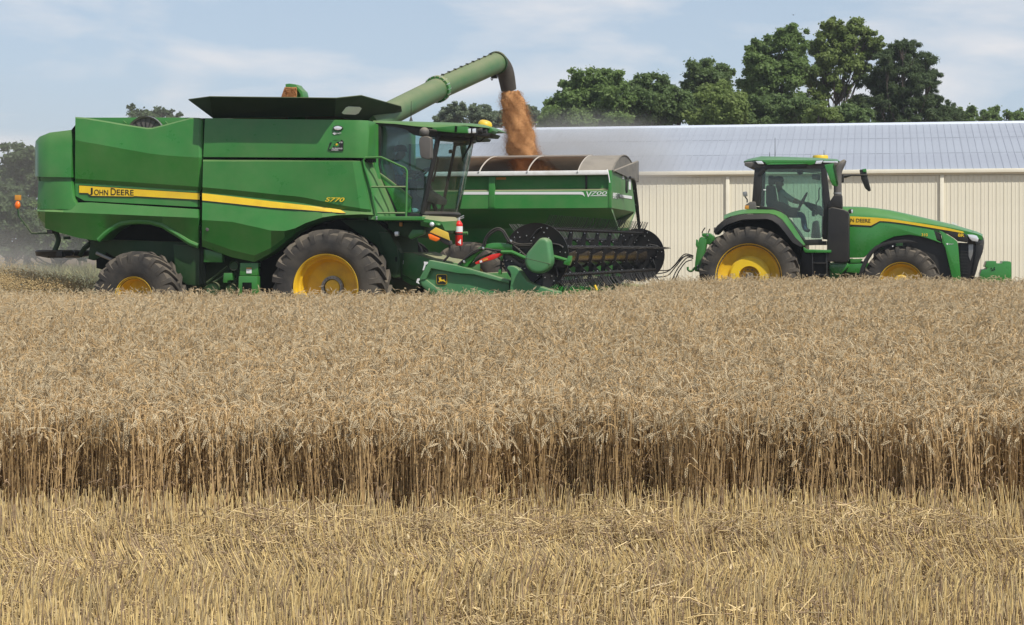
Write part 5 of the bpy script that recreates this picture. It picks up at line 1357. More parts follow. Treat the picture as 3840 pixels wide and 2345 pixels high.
# rear fender: black lip and green top
def band(name, Z, outer, inner, y0, y1, m, parent, bevel=0.012):
    return tf.prism(name, Z, outer + inner[::-1], y0, y1, m, parent, bevel)
tf.loft('fender_lip', ZF, [[(345, 872, -1.50), (378, 815, -1.52), (450, 752, -1.53), (560, 715, -1.54), (640, 697, -1.54), (900, 690, -1.54), (960, 700, -1.54), (1040, 745, -1.53), (1110, 830, -1.52), (1180, 930, -1.50), (1262, 1012, -1.45)],
                           [(362, 905, -1.50), (405, 858, -1.55), (470, 806, -1.57), (570, 770, -1.58), (650, 748, -1.58), (890, 742, -1.58), (940, 755, -1.58), (1010, 800, -1.57), (1080, 885, -1.55), (1155, 985, -1.52), (1240, 1030, -1.46)]], -0.80, 'black', tr, smooth=50)
tf.loft('rear_fender', ZF, [[(452, 704, -1.30), (500, 684, -1.32), (560, 664, -1.34), (640, 647, -1.36), (760, 645, -1.36), (960, 648, -1.36), (1020, 668, -1.34), (1080, 708, -1.30), (1130, 775, -1.26), (1190, 865, -1.22), (1282, 1008, -1.18)],
                            [(450, 745, -1.50), (520, 716, -1.51), (600, 698, -1.52), (660, 688, -1.52), (760, 685, -1.52), (920, 686, -1.52), (985, 704, -1.51), (1050, 748, -1.50), (1120, 838, -1.48), (1190, 938, -1.45), (1268, 1012, -1.40)]], -0.80, 'green_clean', tr, smooth=50)
tf.prism('fender_tab', ZF, [(345, 832), (370, 826), (375, 870), (348, 878)], -1.50, -1.40, 'grey_plastic')
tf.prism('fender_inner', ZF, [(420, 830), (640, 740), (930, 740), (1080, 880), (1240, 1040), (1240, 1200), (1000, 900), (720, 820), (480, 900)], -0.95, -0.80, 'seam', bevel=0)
# cab
CYt = -0.98
troof = tf.loft('cab_roof', ZF, [[(700, 128, -0.70), (832, 100, -0.75), (1100, 106, -0.78), (1400, 116, -0.78), (1600, 128, -0.70), (1620, 134, -0.6)],
    [(655, 152, -0.85), (770, 140, -1.02), (1000, 140, -1.06), (1400, 142, -1.06), (1560, 145, -1.02), (1636, 150, -0.80)],
    [(655, 165, -0.85), (850, 150, -1.04), (890, 186, -1.06), (1385, 178, -1.06), (1470, 148, -1.04), (1636, 160, -0.80)]], 0.95, 'green_clean', smooth=40)
tf.prism('roof_panel', ZF, [(870, 150), (1460, 145), (1385, 178), (1330, 190), (1260, 168), (940, 168), (905, 182), (886, 184)], -1.062, -1.0, 'green_clean', troof, bevel=0.006)
tf.prism('roof_underside', ZF, [(660, 165), (850, 155), (885, 190), (940, 172), (1380, 182), (1470, 155), (1630, 165), (1625, 195), (1480, 200), (1470, 225), (840, 225), (760, 215), (700, 215), (662, 195)], -0.99, 0.92, 'grey_plastic', troof, bevel=0.01)
for q in ([(775, 150), (838, 147), (862, 180), (800, 182)], [(1398, 146), (1470, 142), (1448, 178), (1385, 180)]):
    tf.prism('work_light', ZF, q, -1.075, -1.0, 'lamp_glass', troof, bevel=0.008)
    cx_q, cy_q = sum(p[0] for p in q) / 4, sum(p[1] for p in q) / 4
    tf.prism('light_bezel', ZF, [(cx_q + (a - cx_q) * 1.14, cy_q + (b - cy_q) * 1.22) for a, b in q], -1.066, -1.01, 'black', troof, bevel=0.004)
tf.prism('light_strip', ZF, [(1470, 148), (1590, 150), (1585, 168), (1468, 166)], -1.05, -1.0, 'lamp_glass', troof, bevel=0.004)
tf.prism('work_light', ZF, [(1588, 148), (1620, 152), (1620, 188), (1590, 184)], -0.95, -0.85, 'lamp_glass', troof, bevel=0.006)
tf.prism('light_strip', ZF, [(662, 160), (770, 152), (790, 180), (700, 200), (665, 192)], -0.97, -0.9, 'grey_metal', troof, bevel=0.004)
q = tf.at(ZF(1440, 112), -0.1)
mk('receiver_disc', *lathe([(0.0, 0.05), (0.15, 0.045), (0.165, 0.02), (0.165, -0.03), (0.15, -0.05), (0.0, -0.05)], 28, axis='z'), 'yellow', tr, loc=q)
for uu, v0, v1 in ((975, 105, -90), (920, 105, 60), (1477, 100, 35)):
    tf.tubeuv('antenna', ZF, [(uu, v0), (uu, v1)], 0.0, [0.008, 0.004], 'black')
tf.prism('rear_pillar', ZF, [(765, 215), (845, 220), (836, 420), (820, 615), (735, 605), (750, 400)], CYt - 0.01, CYt + 0.14, 'black', bevel=0.02)
tf.prism('door_top_frame', ZF, [(830, 218), (900, 190), (1305, 195), (1300, 220), (900, 224), (855, 262), (836, 300), (800, 290)], CYt - 0.03, CYt + 0.05, 'black', bevel=0.008)
tf.prism('front_pillar', ZF, [(1445, 215), (1500, 210), (1545, 600), (1540, 960), (1460, 950), (1475, 620)], CYt - 0.01, CYt + 0.10, 'black', bevel=0.015)
tf.prism('door_seal', ZF, [(815, 610), (960, 625), (1040, 660), (1100, 720), (1160, 800), (1230, 905), (1275, 955), (1250, 965), (1190, 880), (1110, 765), (1030, 685), (950, 648), (815, 640)], CYt - 0.015, CYt + 0.05, 'black', bevel=0.008)
tf.prism('door_sill', ZF, [(1245, 958), (1455, 950), (1460, 1010), (1285, 1015)], CYt - 0.02, CYt + 0.1, 'black', bevel=0.01)
tf.prism('door_glass', ZF, [(842, 230), (900, 215), (1450, 212), (1472, 620), (1458, 952), (1275, 955), (1200, 850), (1110, 735), (1040, 668), (950, 630), (822, 612)], CYt + 0.06, CYt + 0.067, 'glass_tractor', bevel=0)
tf.prism('far_door_glass', ZF, [(862, 240), (1450, 240), (1465, 620), (1458, 930), (1230, 930), (1150, 735), (950, 640), (845, 612)], 0.90, 0.907, 'glass_tractor', bevel=0)
tf.prism('far_pillar', ZF, [(1445, 240), (1475, 240), (1485, 600), (1480, 930), (1450, 930), (1458, 600)], 0.86, 0.96, 'black')
tf.prism('far_pillar', ZF, [(835, 240), (875, 240), (865, 612), (825, 612)], 0.86, 0.96, 'black')
mk('windscreen', [tf.at(ZF(1500, 215), -0.9), tf.at(ZF(1545, 640), -0.9)] + [Vector((tf.at(ZF(1545, 640), -0.9).x, 0.9, tf.at(ZF(1545, 640), -0.9).z)), Vector((tf.at(ZF(1500, 215), -0.9).x, 0.9, tf.at(ZF(1500, 215), -0.9).z))], [(0, 1, 2, 3)], 'glass_tractor', tr)
mk('cab_floor', *box((tf.at(ZF(1270, 990), -.9).x, -0.95, tf.at(ZF(1270, 1010), -.9).z), (tf.at(ZF(1500, 990), -.9).x, 0.95, tf.at(ZF(1270, 970), -.9).z)), 'black', tr)
tf.prism('cab_base', ZF, [(740, 610), (960, 640), (1090, 740), (1200, 880), (1280, 1010), (1280, 1060), (760, 800)], -0.75, 0.75, 'black', bevel=0.02)
tf.prism('seat', ZF, [(880, 400), (960, 390), (985, 560), (1060, 575), (1200, 660), (1200, 720), (920, 700), (880, 580)], -0.25, 0.28, 'seat_cloth', bevel=0.04)
tf.prism('seat_headrest', ZF, [(905, 300), (950, 295), (975, 385), (905, 395)], -0.12, 0.15, 'seat_cloth', bevel=0.03)
tf.prism('armrest', ZF, [(1110, 622), (1230, 628), (1230, 660), (1110, 655)], -0.45, -0.32, 'interior', bevel=0.01)
tf.prism('dash', ZF, [(1275, 575), (1300, 565), (1440, 610), (1470, 640), (1460, 720), (1410, 690), (1370, 640), (1290, 620)], -0.25, 0.3, 'interior', bevel=0.03)
tf.prism('dash_column', ZF, [(1360, 770), (1410, 755), (1440, 940), (1340, 940)], -0.2, 0.2, 'interior', bevel=0.03)
tf.tubeuv('steering_column', ZF, [(1410, 700), (1270, 570)], 0.0, 0.03, 'interior')
q = tf.at(ZF(1258, 560), 0.0)
sw2 = mk('steering_wheel', *tube([(0.20 * math.cos(t), 0.20 * math.sin(t), 0) for t in np.linspace(0, 2 * math.pi, 25)], 0.017, 8, cap=False), 'black', tr, loc=q)
sw2.rotation_euler = (0, R_(-62), 0)
mk('wheel_spoke', *join(tube([(-.19, 0, 0), (.19, 0, 0)], 0.014, 6), tube([(0, -.19, 0), (0, .19, 0)], 0.014, 6), tube([(0, 0, -.03), (0, 0, .03)], 0.05, 10)), 'black', sw2)
tf.prism('cab_fan', ZF, [(1195, 235), (1262, 235), (1255, 280), (1225, 292), (1200, 275)], -0.1, 0.1, 'black', bevel=0.02)
tf.tubeuv('sun_blind_rod', ZF, [(1150, 250), (1445, 275)], -0.3, 0.008, 'black')
tf.prism('display_screen', ZF, [(1352, 280), (1440, 285), (1440, 345), (1356, 335)], 0.5, 0.55, 'screen_glass', bevel=0.006)
tf.prism('control_box', ZF, [(1350, 670), (1385, 672), (1380, 720), (1352, 715)], -0.5, -0.42, 'black', bevel=0.006)
tf.tubeuv('grab_rail', ZF, [(1440, 420), (1425, 440), (1425, 540), (1398, 580), (1398, 640)], -0.7, 0.012, 'black')
tf.prism('window_sticker', ZF, [(855, 438), (882, 438), (880, 450), (856, 450)], CYt + 0.045, CYt + 0.052, 'label_white', bevel=0)
# rear work lamp, fender lamp
tf.prism('rear_lamp', ZF, [(642, 466), (684, 460), (690, 508), (650, 515)], -1.1, -1.0, 'grey_metal', bevel=0.015)
tf.tubeuv('lamp_bracket', ZF, [(668, 515), (690, 545), (690, 575)], -1.05, 0.014, 'black')
tf.prism('tail_lamp', ZF, [(660, 640), (668, 600), (720, 565), (770, 565), (780, 645), (700, 648)], -1.2, -1.0, 'grey_plastic', bevel=0.02)
tf.prism('tail_lens', ZF, [(662, 640), (668, 605), (705, 605), (705, 642)], -1.212, -1.19, 'amber_dull', bevel=0.004)
# exhaust and after treatment column
tf.prism('aftertreatment_box', ZF, [(1505, 1180), (1515, 640), (1560, 620), (1680, 645), (1725, 665), (1735, 700), (1735, 1150), (1720, 1192)], -1.18, -0.80, 'black', bevel=0.035, seg=3)
tf.prism('exhaust_shroud', ZF, [(1515, 600), (1560, 525), (1580, 495), (1662, 495), (1668, 640), (1520, 640)], -1.12, -0.85, 'black', bevel=0.03)
ex = [tf.at(ZF(*p), -0.98) for p in ((1617, 500), (1617, 330), (1625, 250), (1655, 190), (1696, 140))]
mk('exhaust_stack', *tube(smooth_path(ex, 5), [0.082] * 12 + [0.08, 0.078, 0.076, 0.074, 0.07, 0.062, 0.05, 0.04, 0.03], 16), 'grey_plastic', tr, smooth=60)
mk('stack_clamp', *tube([tf.at(ZF(1617, 488), -0.98), tf.at(ZF(1617, 470), -0.98)], 0.088, 16), 'grey_metal', tr)
tf.prism('mirror', ZF, [(1478, 188), (1580, 170), (1600, 260), (1626, 395), (1610, 412), (1565, 402), (1545, 360)], -1.42, -1.30, 'green_clean', bevel=0.025)
tf.prism('mirror_glass_edge', ZF, [(1580, 170), (1592, 205), (1626, 392), (1612, 392), (1572, 205)], -1.43, -1.41, 'green_dark', bevel=0.004)
tf.tubeuv('mirror_arm', ZF, [(1560, 215), (1500, 225)], -1.2, 0.025, 'black')
tf.prism('mirror', ZG, [(335, 240), (405, 225), (412, 285), (455, 450), (432, 462), (395, 430), (355, 340)], 1.30, 1.42, 'black', bevel=0.02)
tf.prism('mirror_cap', ZG, [(368, 232), (405, 226), (410, 262), (372, 262)], 1.28, 1.30, 'green_clean', bevel=0.004)
tf.tubeuv('mirror_arm', ZG, [(150, 305), (200, 300), (260, 292), (420, 295)], 1.30, [0.05, 0.045, 0.02, 0.018], 'black')
tf.prism('mirror_mount', ZG, [(140, 285), (180, 285), (175, 370), (145, 370)], 1.0, 1.1, 'black', bevel=0.01)
# steps and platform
tf.prism('step_platform', ZF, [(1262, 1030), (1300, 1055), (1552, 1062), (1550, 1090), (1285, 1090), (1268, 1065)], -1.25, -0.8, 'green_clean', bevel=0.012)
for xq in (1358, 1503):
    tf.prism('step_side', ZF, [(xq - 8, 1095), (xq + 8, 1095), (xq + 12, 1420), (xq - 4, 1420)], -1.2, -0.95, 'black', bevel=0.006)
for vq in (1190, 1310):
    tf.prism('step_tread', ZF, [(1362, vq), (1505, vq), (1505, vq + 14), (1362, vq + 14)], -1.2, -0.95, 'black', bevel=0.004)
tf.prism('battery_box', ZF, [(1250, 1070), (1530, 1080), (1530, 1420), (1260, 1420), (1230, 1200)], -0.88, -0.4, 'black', bevel=0.02)
# bonnet
BYt = -0.52
bx = [160, 300, 400, 520, 640, 800, 1000, 1150, 1300, 1440, 1540, 1600]
btop = [615, 617, 622, 634, 650, 684, 730, 765, 800, 842, 872, 900]
bstr = [700, 706, 712, 722, 738, 760, 785, 810, 838, 870, 895, 920]
hood = tf.loft('bonnet', ZG, [[(x, v, -0.16) for x, v in zip(bx, btop)],
    [(x, v + 14, -0.38) for x, v in zip(bx, btop)],
    [(x, v, BYt) for x, v in zip(bx, bstr)],
    [(x, v, BYt + 0.004) for x, v in zip(bx, [815, 816, 820, 830, 838, 850, 870, 885, 900, 925, 945, 960])]], 0.50, 'green_clean', smooth=50)
tf.prism('bonnet_side', ZG, [(160, 818), (460, 826), (540, 772), (720, 785), (1000, 830), (1100, 860), (1130, 960), (1180, 985), (1170, 990), (1000, 930), (850, 905), (700, 922), (620, 955), (560, 985), (480, 1060), (372, 1140), (160, 1145)], BYt - 0.02, 0.5, 'green_clean', bevel=0.008)
tf.prism('bonnet_front_side', ZG, [(1150, 858), (1190, 875), (1300, 940), (1340, 975), (1352, 1040), (1382, 1420), (1300, 1420), (1280, 1320), (1215, 1040), (1185, 985), (1180, 920)], BYt - 0.03, BYt + 0.08, 'green_clean', bevel=0.012)
tf.prism('air_inlet', ZG, [(1075, 866), (1125, 872), (1172, 900), (1184, 968), (1125, 950), (1105, 920)], BYt - 0.005, BYt + 0.06, 'black', bevel=0.004)
tf.prism('stripe', ZG, [(240, 716), (520, 731), (640, 742), (800, 765), (1000, 795), (1200, 828), (1400, 872), (1412, 886), (1380, 886), (1200, 855), (1000, 822), (800, 790), (640, 770), (545, 764), (455, 812), (242, 800)], BYt - 0.032, BYt - 0.021, 'yellow', bevel=0)
tf.prism('stripe_edge', ZG, [(242, 800), (455, 812), (545, 764), (640, 770), (800, 790), (1000, 822), (1200, 855), (1380, 886), (1378, 893), (1200, 863), (1000, 831), (800, 799), (640, 779), (550, 773), (460, 824), (242, 812)], BYt - 0.030, BYt - 0.021, 'text_black', bevel=0)
tf.text('lettering', 'N DEERE', ZG, (246, 774), (450, 780), BYt - 0.033, 'text_black', height=36, bold=0.004)
tf.text('lettering', '310', ZG, (974, 920), (1036, 922), BYt - 0.024, 'yellow', height=30, bold=0.01)
tf.prism('nose_side', ZG, [(1165, 850), (1300, 872), (1405, 890), (1432, 905), (1452, 960), (1440, 985), (1345, 972), (1310, 942), (1195, 872)], BYt - 0.026, BYt + 0.02, 'black', bevel=0.006)
tf.text('lettering', '8R', ZG, (1348, 926), (1412, 928), BYt - 0.028, 'yellow', height=34, bold=0.02)
tf.prism('quality_sticker', ZG, [(1226, 996), (1238, 990), (1250, 998), (1238, 1012)], BYt - 0.034, BYt - 0.028, 'label_white', bevel=0)
tf.text('lettering', 'QUALITY', ZG, (1252, 1008), (1302, 1008), BYt - 0.031, 'label_white', height=14)
# nose: black grille frame, lamps
tf.loft('nose', ZG, [[(1420, 868, -0.44), (1500, 872, -0.40), (1585, 905, -0.15)], [(1436, 900, -0.50), (1520, 905, -0.46), (1612, 940, -0.15)], [(1450, 985, -0.50), (1530, 992, -0.46), (1616, 990, -0.15)], [(1440, 1000, -0.48), (1530, 1005, -0.44), (1608, 1060, -0.15)]], 0.45, 'black', smooth=40)
tf.prism('head_lamp', ZG, [(1442, 902), (1500, 905), (1540, 915), (1560, 945), (1552, 978), (1490, 968), (1468, 945)], -0.535, -0.44, 'lamp_glass', bevel=0.012)
tf.prism('grille', ZG, [(1350, 985), (1445, 990), (1600, 1000), (1602, 1075), (1560, 1180), (1520, 1330), (1500, 1420), (1390, 1420), (1370, 1250)], -0.42, 0.42, 'black_reel', bevel=0.02)
tf.prism('grille_frame', ZG, [(1530, 1005), (1602, 1005), (1604, 1078), (1562, 1185), (1525, 1320), (1490, 1330), (1510, 1200), (1530, 1090)], -0.47, -0.40, 'black', bevel=0.015)
tf.prism('grille_panel', ZG, [(1455, 1000), (1505, 1005), (1500, 1100), (1475, 1175), (1455, 1120)], -0.44, -0.41, 'grey_metal', bevel=0.006)
for k in range(9):
    v = 1040 + k * 32
    tf.prism('grille_slat', ZG, [(1362, v), (1450, v + 4), (1450, v + 12), (1362, v + 8)], -0.435, -0.41, 'black', bevel=0)
tf.prism('hood_sticker', ZG, [(1278, 786), (1295, 776), (1350, 806), (1335, 808)], -0.30, -0.28, 'label_white', bevel=0)
tf.prism('marker_lamp', ZG, [(222, 650), (240, 642), (268, 645), (270, 680), (240, 690), (222, 680)], -1.0, -0.9, 'black', bevel=0.012)
tf.prism('marker_lens', ZG, [(252, 647), (267, 648), (268, 680), (254, 683)], -1.01, -0.99, 'lamp_glass', bevel=0.004)
# front mudguard
og = [(325, 1330), (350, 1240), (390, 1150), (440, 1075), (500, 1020), (580, 985), (680, 965), (800, 956), (870, 965), (935, 988)]
ig = [(372, 1330), (392, 1250), (425, 1170), (470, 1100), (520, 1050), (590, 1015), (680, 994), (800, 985), (870, 986), (930, 990)]
tf.prism('front_mudguard', ZG, og + ig[::-1], -1.44, -1.0, 'black', bevel=0.008)
tf.tubeuv('mudguard_bracket', ZG, [(600, 1040, -1.2), (560, 1060, -0.6)], -1.2, 0.03, 'black')
tf.prism('engine_side', ZG, [(480, 1000), (700, 880), (850, 870), (1000, 900), (1240, 960), (1330, 1320), (1340, 1420), (480, 1420)], -0.42, 0.42, 'black', bevel=0.0)
tf.prism('engine_block', ZG, [(710, 990), (780, 985), (785, 1060), (705, 1060)], -0.5, -0.42, 'green_dark')
tf.prism('deer_plate', ZG, [(664, 1008), (692, 1008), (692, 1038), (664, 1038)], -0.51, -0.50, 'black', bevel=0)
tf.prism('deer_mark', ZG, [(672, 1016), (686, 1018), (684, 1032), (672, 1030)], -0.516, -0.51, 'label_white', bevel=0)
tf.prism('chassis', ZG, [(20, 1195), (240, 1150), (440, 1200), (560, 1000), (570, 1420), (20, 1420)], -0.40, 0.40, 'green_dark', bevel=0.02)
tf.prism('fuel_tank', ZG, [(20, 1205), (215, 1195), (225, 1240), (130, 1330), (90, 1325), (22, 1260)], -1.0, -0.55, 'green_clean', bevel=0.04, seg=3)
tf.prism('frame_plate', ZG, [(210, 1205), (440, 1200), (420, 1280), (330, 1300), (200, 1290)], -0.62, -0.5, 'green_clean', bevel=0.012)
tf.prism('frame_casting', ZG, [(240, 1155), (372, 1150), (340, 1195), (245, 1195)], -0.55, -0.42, 'green', bevel=0.01)
# front weights: a row of suitcase plates
for k in range(10):
    y = -0.62 + k * 0.125
    pts = [(1572, 1420), (1575, 1310), (1592, 1266), (1632, 1262), (1650, 1245), (1622, 1238), (1640, 1182), (1655, 1176), (1738, 1176), (1742, 1198), (1770, 1202), (1800, 1200), (1806, 1180), (1860, 1177), (1888, 1182), (1896, 1200), (1897, 1420)]
    if k == 0:
        W_ = tf.prism('front_weight', ZG, pts, y, y + 0.118, 'green_clean', bevel=0.006)
        wm = W_.data
    else:
        o = bpy.data.objects.new('front_weight', wm); COL.objects.link(o); o.parent = tr; o.location = (0, 0.125 * k, 0)
tf.prism('weight_bracket', ZG, [(1380, 1350), (1600, 1340), (1600, 1430), (1380, 1430)], -0.35, 0.35, 'green_dark', bevel=0.01)
for p in ((1690, 1250), (1720, 1245), (1722, 1262), (1700, 1268)):
    q = tf.at(ZG(*p), -0.625); mk('weight_hole', *ico(q, 0.016, 1), 'seam', tr)
# rear hitch
tf.prism('hitch_arm', ZF, [(195, 945), (215, 925), (275, 935), (268, 1020), (225, 1260), (205, 1290), (150, 1280), (152, 1200), (170, 1060)], -0.62, -0.40, 'green', bevel=0.02)
tf.prism('hitch_top', ZF, [(222, 890), (300, 888), (345, 920), (345, 970), (300, 1010), (272, 1000), (278, 938), (225, 922)], -0.55, -0.25, 'green', bevel=0.02)
tf.prism('hitch_link', ZF, [(165, 950), (185, 960), (188, 1020), (172, 1040), (160, 1010)], -0.66, -0.62, 'green', bevel=0.01)
tf.tubeuv('hitch_hook', ZF, [(80, 1235), (82, 1262), (105, 1278), (130, 1270), (155, 1240)], -0.55, 0.025, 'green_dusty', curve=True)
for pts in ([(225, 890), (235, 865), (258, 832)], [(290, 885), (305, 845)]):
    tf.tubeuv('lever', ZF, pts, -0.4, 0.012, 'black')
for p in ((282, 912), (182, 1225), (185, 1255)):
    q = tf.at(ZF(*p), -0.63); mk('pin', *ico(q, 0.028, 1), 'grey_metal', tr)
tf.prism('rear_housing', ZF, [(300, 950), (760, 800), (1280, 1060), (1280, 1420), (300, 1420)], -0.38, 0.38, 'green_dark', bevel=0.02)
# hoses from the tractor back to the cart
tf.root.name = 'tractor'
for k, pts in enumerate(([(2600, 965), (2570, 960), (2530, 1005), (2500, 1035), (2440, 1040)], [(2600, 960), (2565, 955), (2525, 1000), (2495, 1022), (2430, 1030)], [(2600, 970), (2575, 968), (2540, 1010), (2520, 1050), (2500, 1075)], [(2595, 975), (2570, 985), (2545, 1020), (2530, 1055)], [(2590, 962), (2560, 965), (2515, 1010), (2470, 1015), (2420, 1016)])):
    tf.tubeuv('hydraulic_hose', lambda x, y: (x, y), pts, -0.2 + 0.1 * k, 0.012, 'black', curve=True)

# ------------------------------------------------------------------ people
def person(label, frame, J, shirt, trousers, cap_brim):
    """J: joints in the frame's own axes. One continuous skinned body, coloured by the nearest bone; the cap is a child."""
    base = Vector(J['pelvis']); root_loc = frame.world(base)
    names, R0, bones = [], {}, []
    def add(n, p, r):
        J[n] = Vector(p); names.append(n); R0[n] = r
    for n, r in (('pelvis', .15), ('belly', .145), ('chest', .165), ('neck', .058), ('chin', .075), ('head', .098), ('crown', .085),
                 ('shr', .068), ('elr', .046), ('wrr', .032), ('pmr', .036), ('shl', .068), ('ell', .046), ('wrl', .032), ('pml', .036),
                 ('hpr', .092), ('knr', .066), ('anr', .048), ('tor', .04), ('hpl', .092), ('knl', .066), ('anl', .048), ('tol', .04)):
        names.append(n); R0[n] = r
    E = [('pelvis', 'belly'), ('belly', 'chest'), ('chest', 'neck'), ('neck', 'chin'), ('chin', 'head'), ('head', 'crown'),
         ('chest', 'shr'), ('shr', 'elr'), ('elr', 'wrr'), ('wrr', 'pmr'), ('chest', 'shl'), ('shl', 'ell'), ('ell', 'wrl'), ('wrl', 'pml'),
         ('pelvis', 'hpr'), ('hpr', 'knr'), ('knr', 'anr'), ('anr', 'tor'), ('pelvis', 'hpl'), ('hpl', 'knl'), ('knl', 'anl'), ('anl', 'tol')]
    kind = {}
    for a, b in E:
        kind[(a, b)] = 0
    fwd = (Vector(J['nose_dir'])).normalized(); side = Vector((0, 1, 0))
    add('nose', Vector(J['chin']).lerp(Vector(J['head']), .6) + fwd * .115, .016); E.append(('head', 'nose'))
    for s in (-1, 1):
        add('ear%d' % s, Vector(J['head']) + side * s * .098 - fwd * .005, .02); E.append(('head', 'ear%d' % s))
    for h, w in (('pmr', 'wrr'), ('pml', 'wrl')):
        d = (Vector(J[h]) - Vector(J[w])).normalized(); lat = d.cross(Vector((0, 0, 1))); lat = lat.normalized() if lat.length > .1 else side
        dn = lat.cross(d)
        for i, (o, ln) in enumerate(((-.030, .070), (-.010, .080), (.010, .076), (.030, .060))):
            p1 = Vector(J[h]) + d * ln * .55 + lat * o; p2 = p1 + d * ln * .2 - dn * ln * .4
            add('%sf%da' % (h, i), p1, .0095); add('%sf%db' % (h, i), p2, .008)
            E += [(h, '%sf%da' % (h, i)), ('%sf%da' % (h, i), '%sf%db' % (h, i))]
        add(h + 'th', Vector(J[h]) - d * .01 + lat * -.05 - dn * .01, .0105); E.append((h, h + 'th'))
    idx = {n: i for i, n in enumerate(names)}
    me = bpy.data.meshes.new('person')
    me.from_pydata([Vector(J[n]) - base for n in names], [(idx[a], idx[b]) for a, b in E], [])
    o = bpy.data.objects.new('person', me); COL.objects.link(o)
    sk = o.modifiers.new('skin', 'SKIN'); sk.use_smooth_shade = True
    for v, n in zip(me.skin_vertices[0].data, names):
        v.radius = (R0[n], R0[n] * (1.0 if n not in ('chest', 'belly') else 0.8)); v.use_root = (n == 'pelvis')
    o.modifiers.new('sub', 'SUBSURF').levels = 1
    o.modifiers['sub'].render_levels = 1
    dg = bpy.context.evaluated_depsgraph_get(); dg.update()
    m2 = bpy.data.meshes.new_from_object(o.evaluated_get(dg))
    o.modifiers.clear(); o.data = m2; bpy.data.meshes.remove(me); m2.name = 'person'
    for mm in (MATS['skin'], MATS[shirt], MATS[trousers], MATS['cap_dark']): m2.materials.append(mm)
    segs = []
    for a, b in E:
        mi = 0
        if a in ('pelvis', 'belly') and b in ('belly', 'chest') or b in ('shr', 'shl') or (a, b) == ('shr', 'elr') or (a, b) == ('shl', 'ell'): mi = 1
        if a == 'pelvis' and b != 'belly' or a in ('hpr', 'hpl', 'knr', 'knl'): mi = 2
        if a in ('anr', 'anl'): mi = 3
        segs.append((Vector(J[a]) - base, Vector(J[b]) - base, mi, R0[a]))
    for p in m2.polygons:
        c = p.center; best, bi = 9e9, 0
        for a, b, mi, r in segs:
            ab = b - a; t = max(0, min(1, (c - a).dot(ab) / max(ab.length_squared, 1e-9)))
            d = (c - (a + ab * t)).length - r * 0.6
            if d < best: best, bi = d, mi
        p.material_index = bi; p.use_smooth = True
    o.location = root_loc; o.rotation_euler = (0, 0, -frame.yaw)
    tag(o, label, 'person', 'drivers at the wheel')
    hc = Vector(J['head']) - base + Vector((0, 0, .035))
    V, F = lathe([(0.118, -0.01), (0.12, 0.03), (0.105, 0.08), (0.07, 0.11), (0.0, 0.12)], 18, axis='z')
    cap = mk('cap', [(v[0] + hc.x, v[1] * .92 + hc.y, v[2] + hc.z) for v in V], F, 'cap_dark', o, smooth=70)
    if cap_brim:
        b0 = hc + fwd * .10
        V = [b0 + side * .075, b0 - side * .075, b0 - side * .06 + fwd * .075 - Vector((0, 0, .012)), b0 + side * .06 + fwd * .075 - Vector((0, 0, .012))]
        V += [v - Vector((0, 0, .008)) for v in V]
        mk('cap_brim', V, [(0, 1, 2, 3), (7, 6, 5, 4), (0, 4, 5, 1), (1, 5, 6, 2), (2, 6, 7, 3), (3, 7, 4, 0)], 'cap_dark', cap, smooth=0)
    return o

def pose(frame, Z, d):
    return {k: frame.at(Z(v[0], v[1]), v[2]) for k, v in d.items()}
# combine driver, leaning on the controls
PJ = pose(cf, ZC, dict(pelvis=(420, 850, .22), belly=(405, 760, .22), chest=(400, 665, .22), neck=(425, 600, .22), chin=(465, 575, .22), head=(468, 530, .22), crown=(462, 500, .22),
    shr=(400, 650, .02), elr=(470, 770, -.02), wrr=(580, 790, .05), pmr=(610, 780, .07), shl=(410, 650, .42), ell=(520, 730, .45), wrl=(630, 750, .36), pml=(665, 745, .33),
    hpr=(450, 855, .10), knr=(640, 870, .08), anr=(740, 1080, .08), tor=(800, 1100, .08), hpl=(450, 855, .34), knl=(650, 870, .36), anl=(760, 1080, .36), tol=(820, 1100, .36)))
for k_ in list(PJ): PJ[k_] = PJ[k_] + Vector((0.03, -0.16, 0))
PJ['nose_dir'] = (1, -0.15, -0.1)
person('driver in blue shirt and dark cap seated inside the combine cab', cf, PJ, 'shirt_blue', 'jeans', True)
# tractor driver, arm stretched to the steering wheel
PT = pose(tf, ZF, dict(pelvis=(1075, 680, 0), belly=(1060, 610, 0), chest=(1045, 510, 0), neck=(1020, 440, 0), chin=(1020, 415, 0), head=(1008, 375, 0), crown=(1003, 350, 0),
    shr=(1060, 480, -.20), elr=(1150, 535, -.24), wrr=(1225, 565, -.14), pmr=(1248, 568, -.10), shl=(1050, 480, .20), ell=(1150, 560, .26), wrl=(1230, 580, .18), pml=(1255, 580, .15),
    hpr=(1100, 690, -.11), knr=(1260, 705, -.14), anr=(1275, 850, -.14), tor=(1320, 870, -.14), hpl=(1100, 690, .11), knl=(1262, 700, .14), anl=(1290, 850, .14), tol=(1335, 870, .14)))
PT['nose_dir'] = (1, -0.1, -0.05)
person('driver in grey green shirt and jeans steering the tractor', tf, PT, 'shirt_green', 'jeans', False)

# ------------------------------------------------------------------ falling grain
rng = np.random.default_rng(12)
DG = 40.75
def wp(u, v, d=DG):
    return Vector(((u - CX) / FPX * d, d, EYE + (HZ - v) / FPX * d))
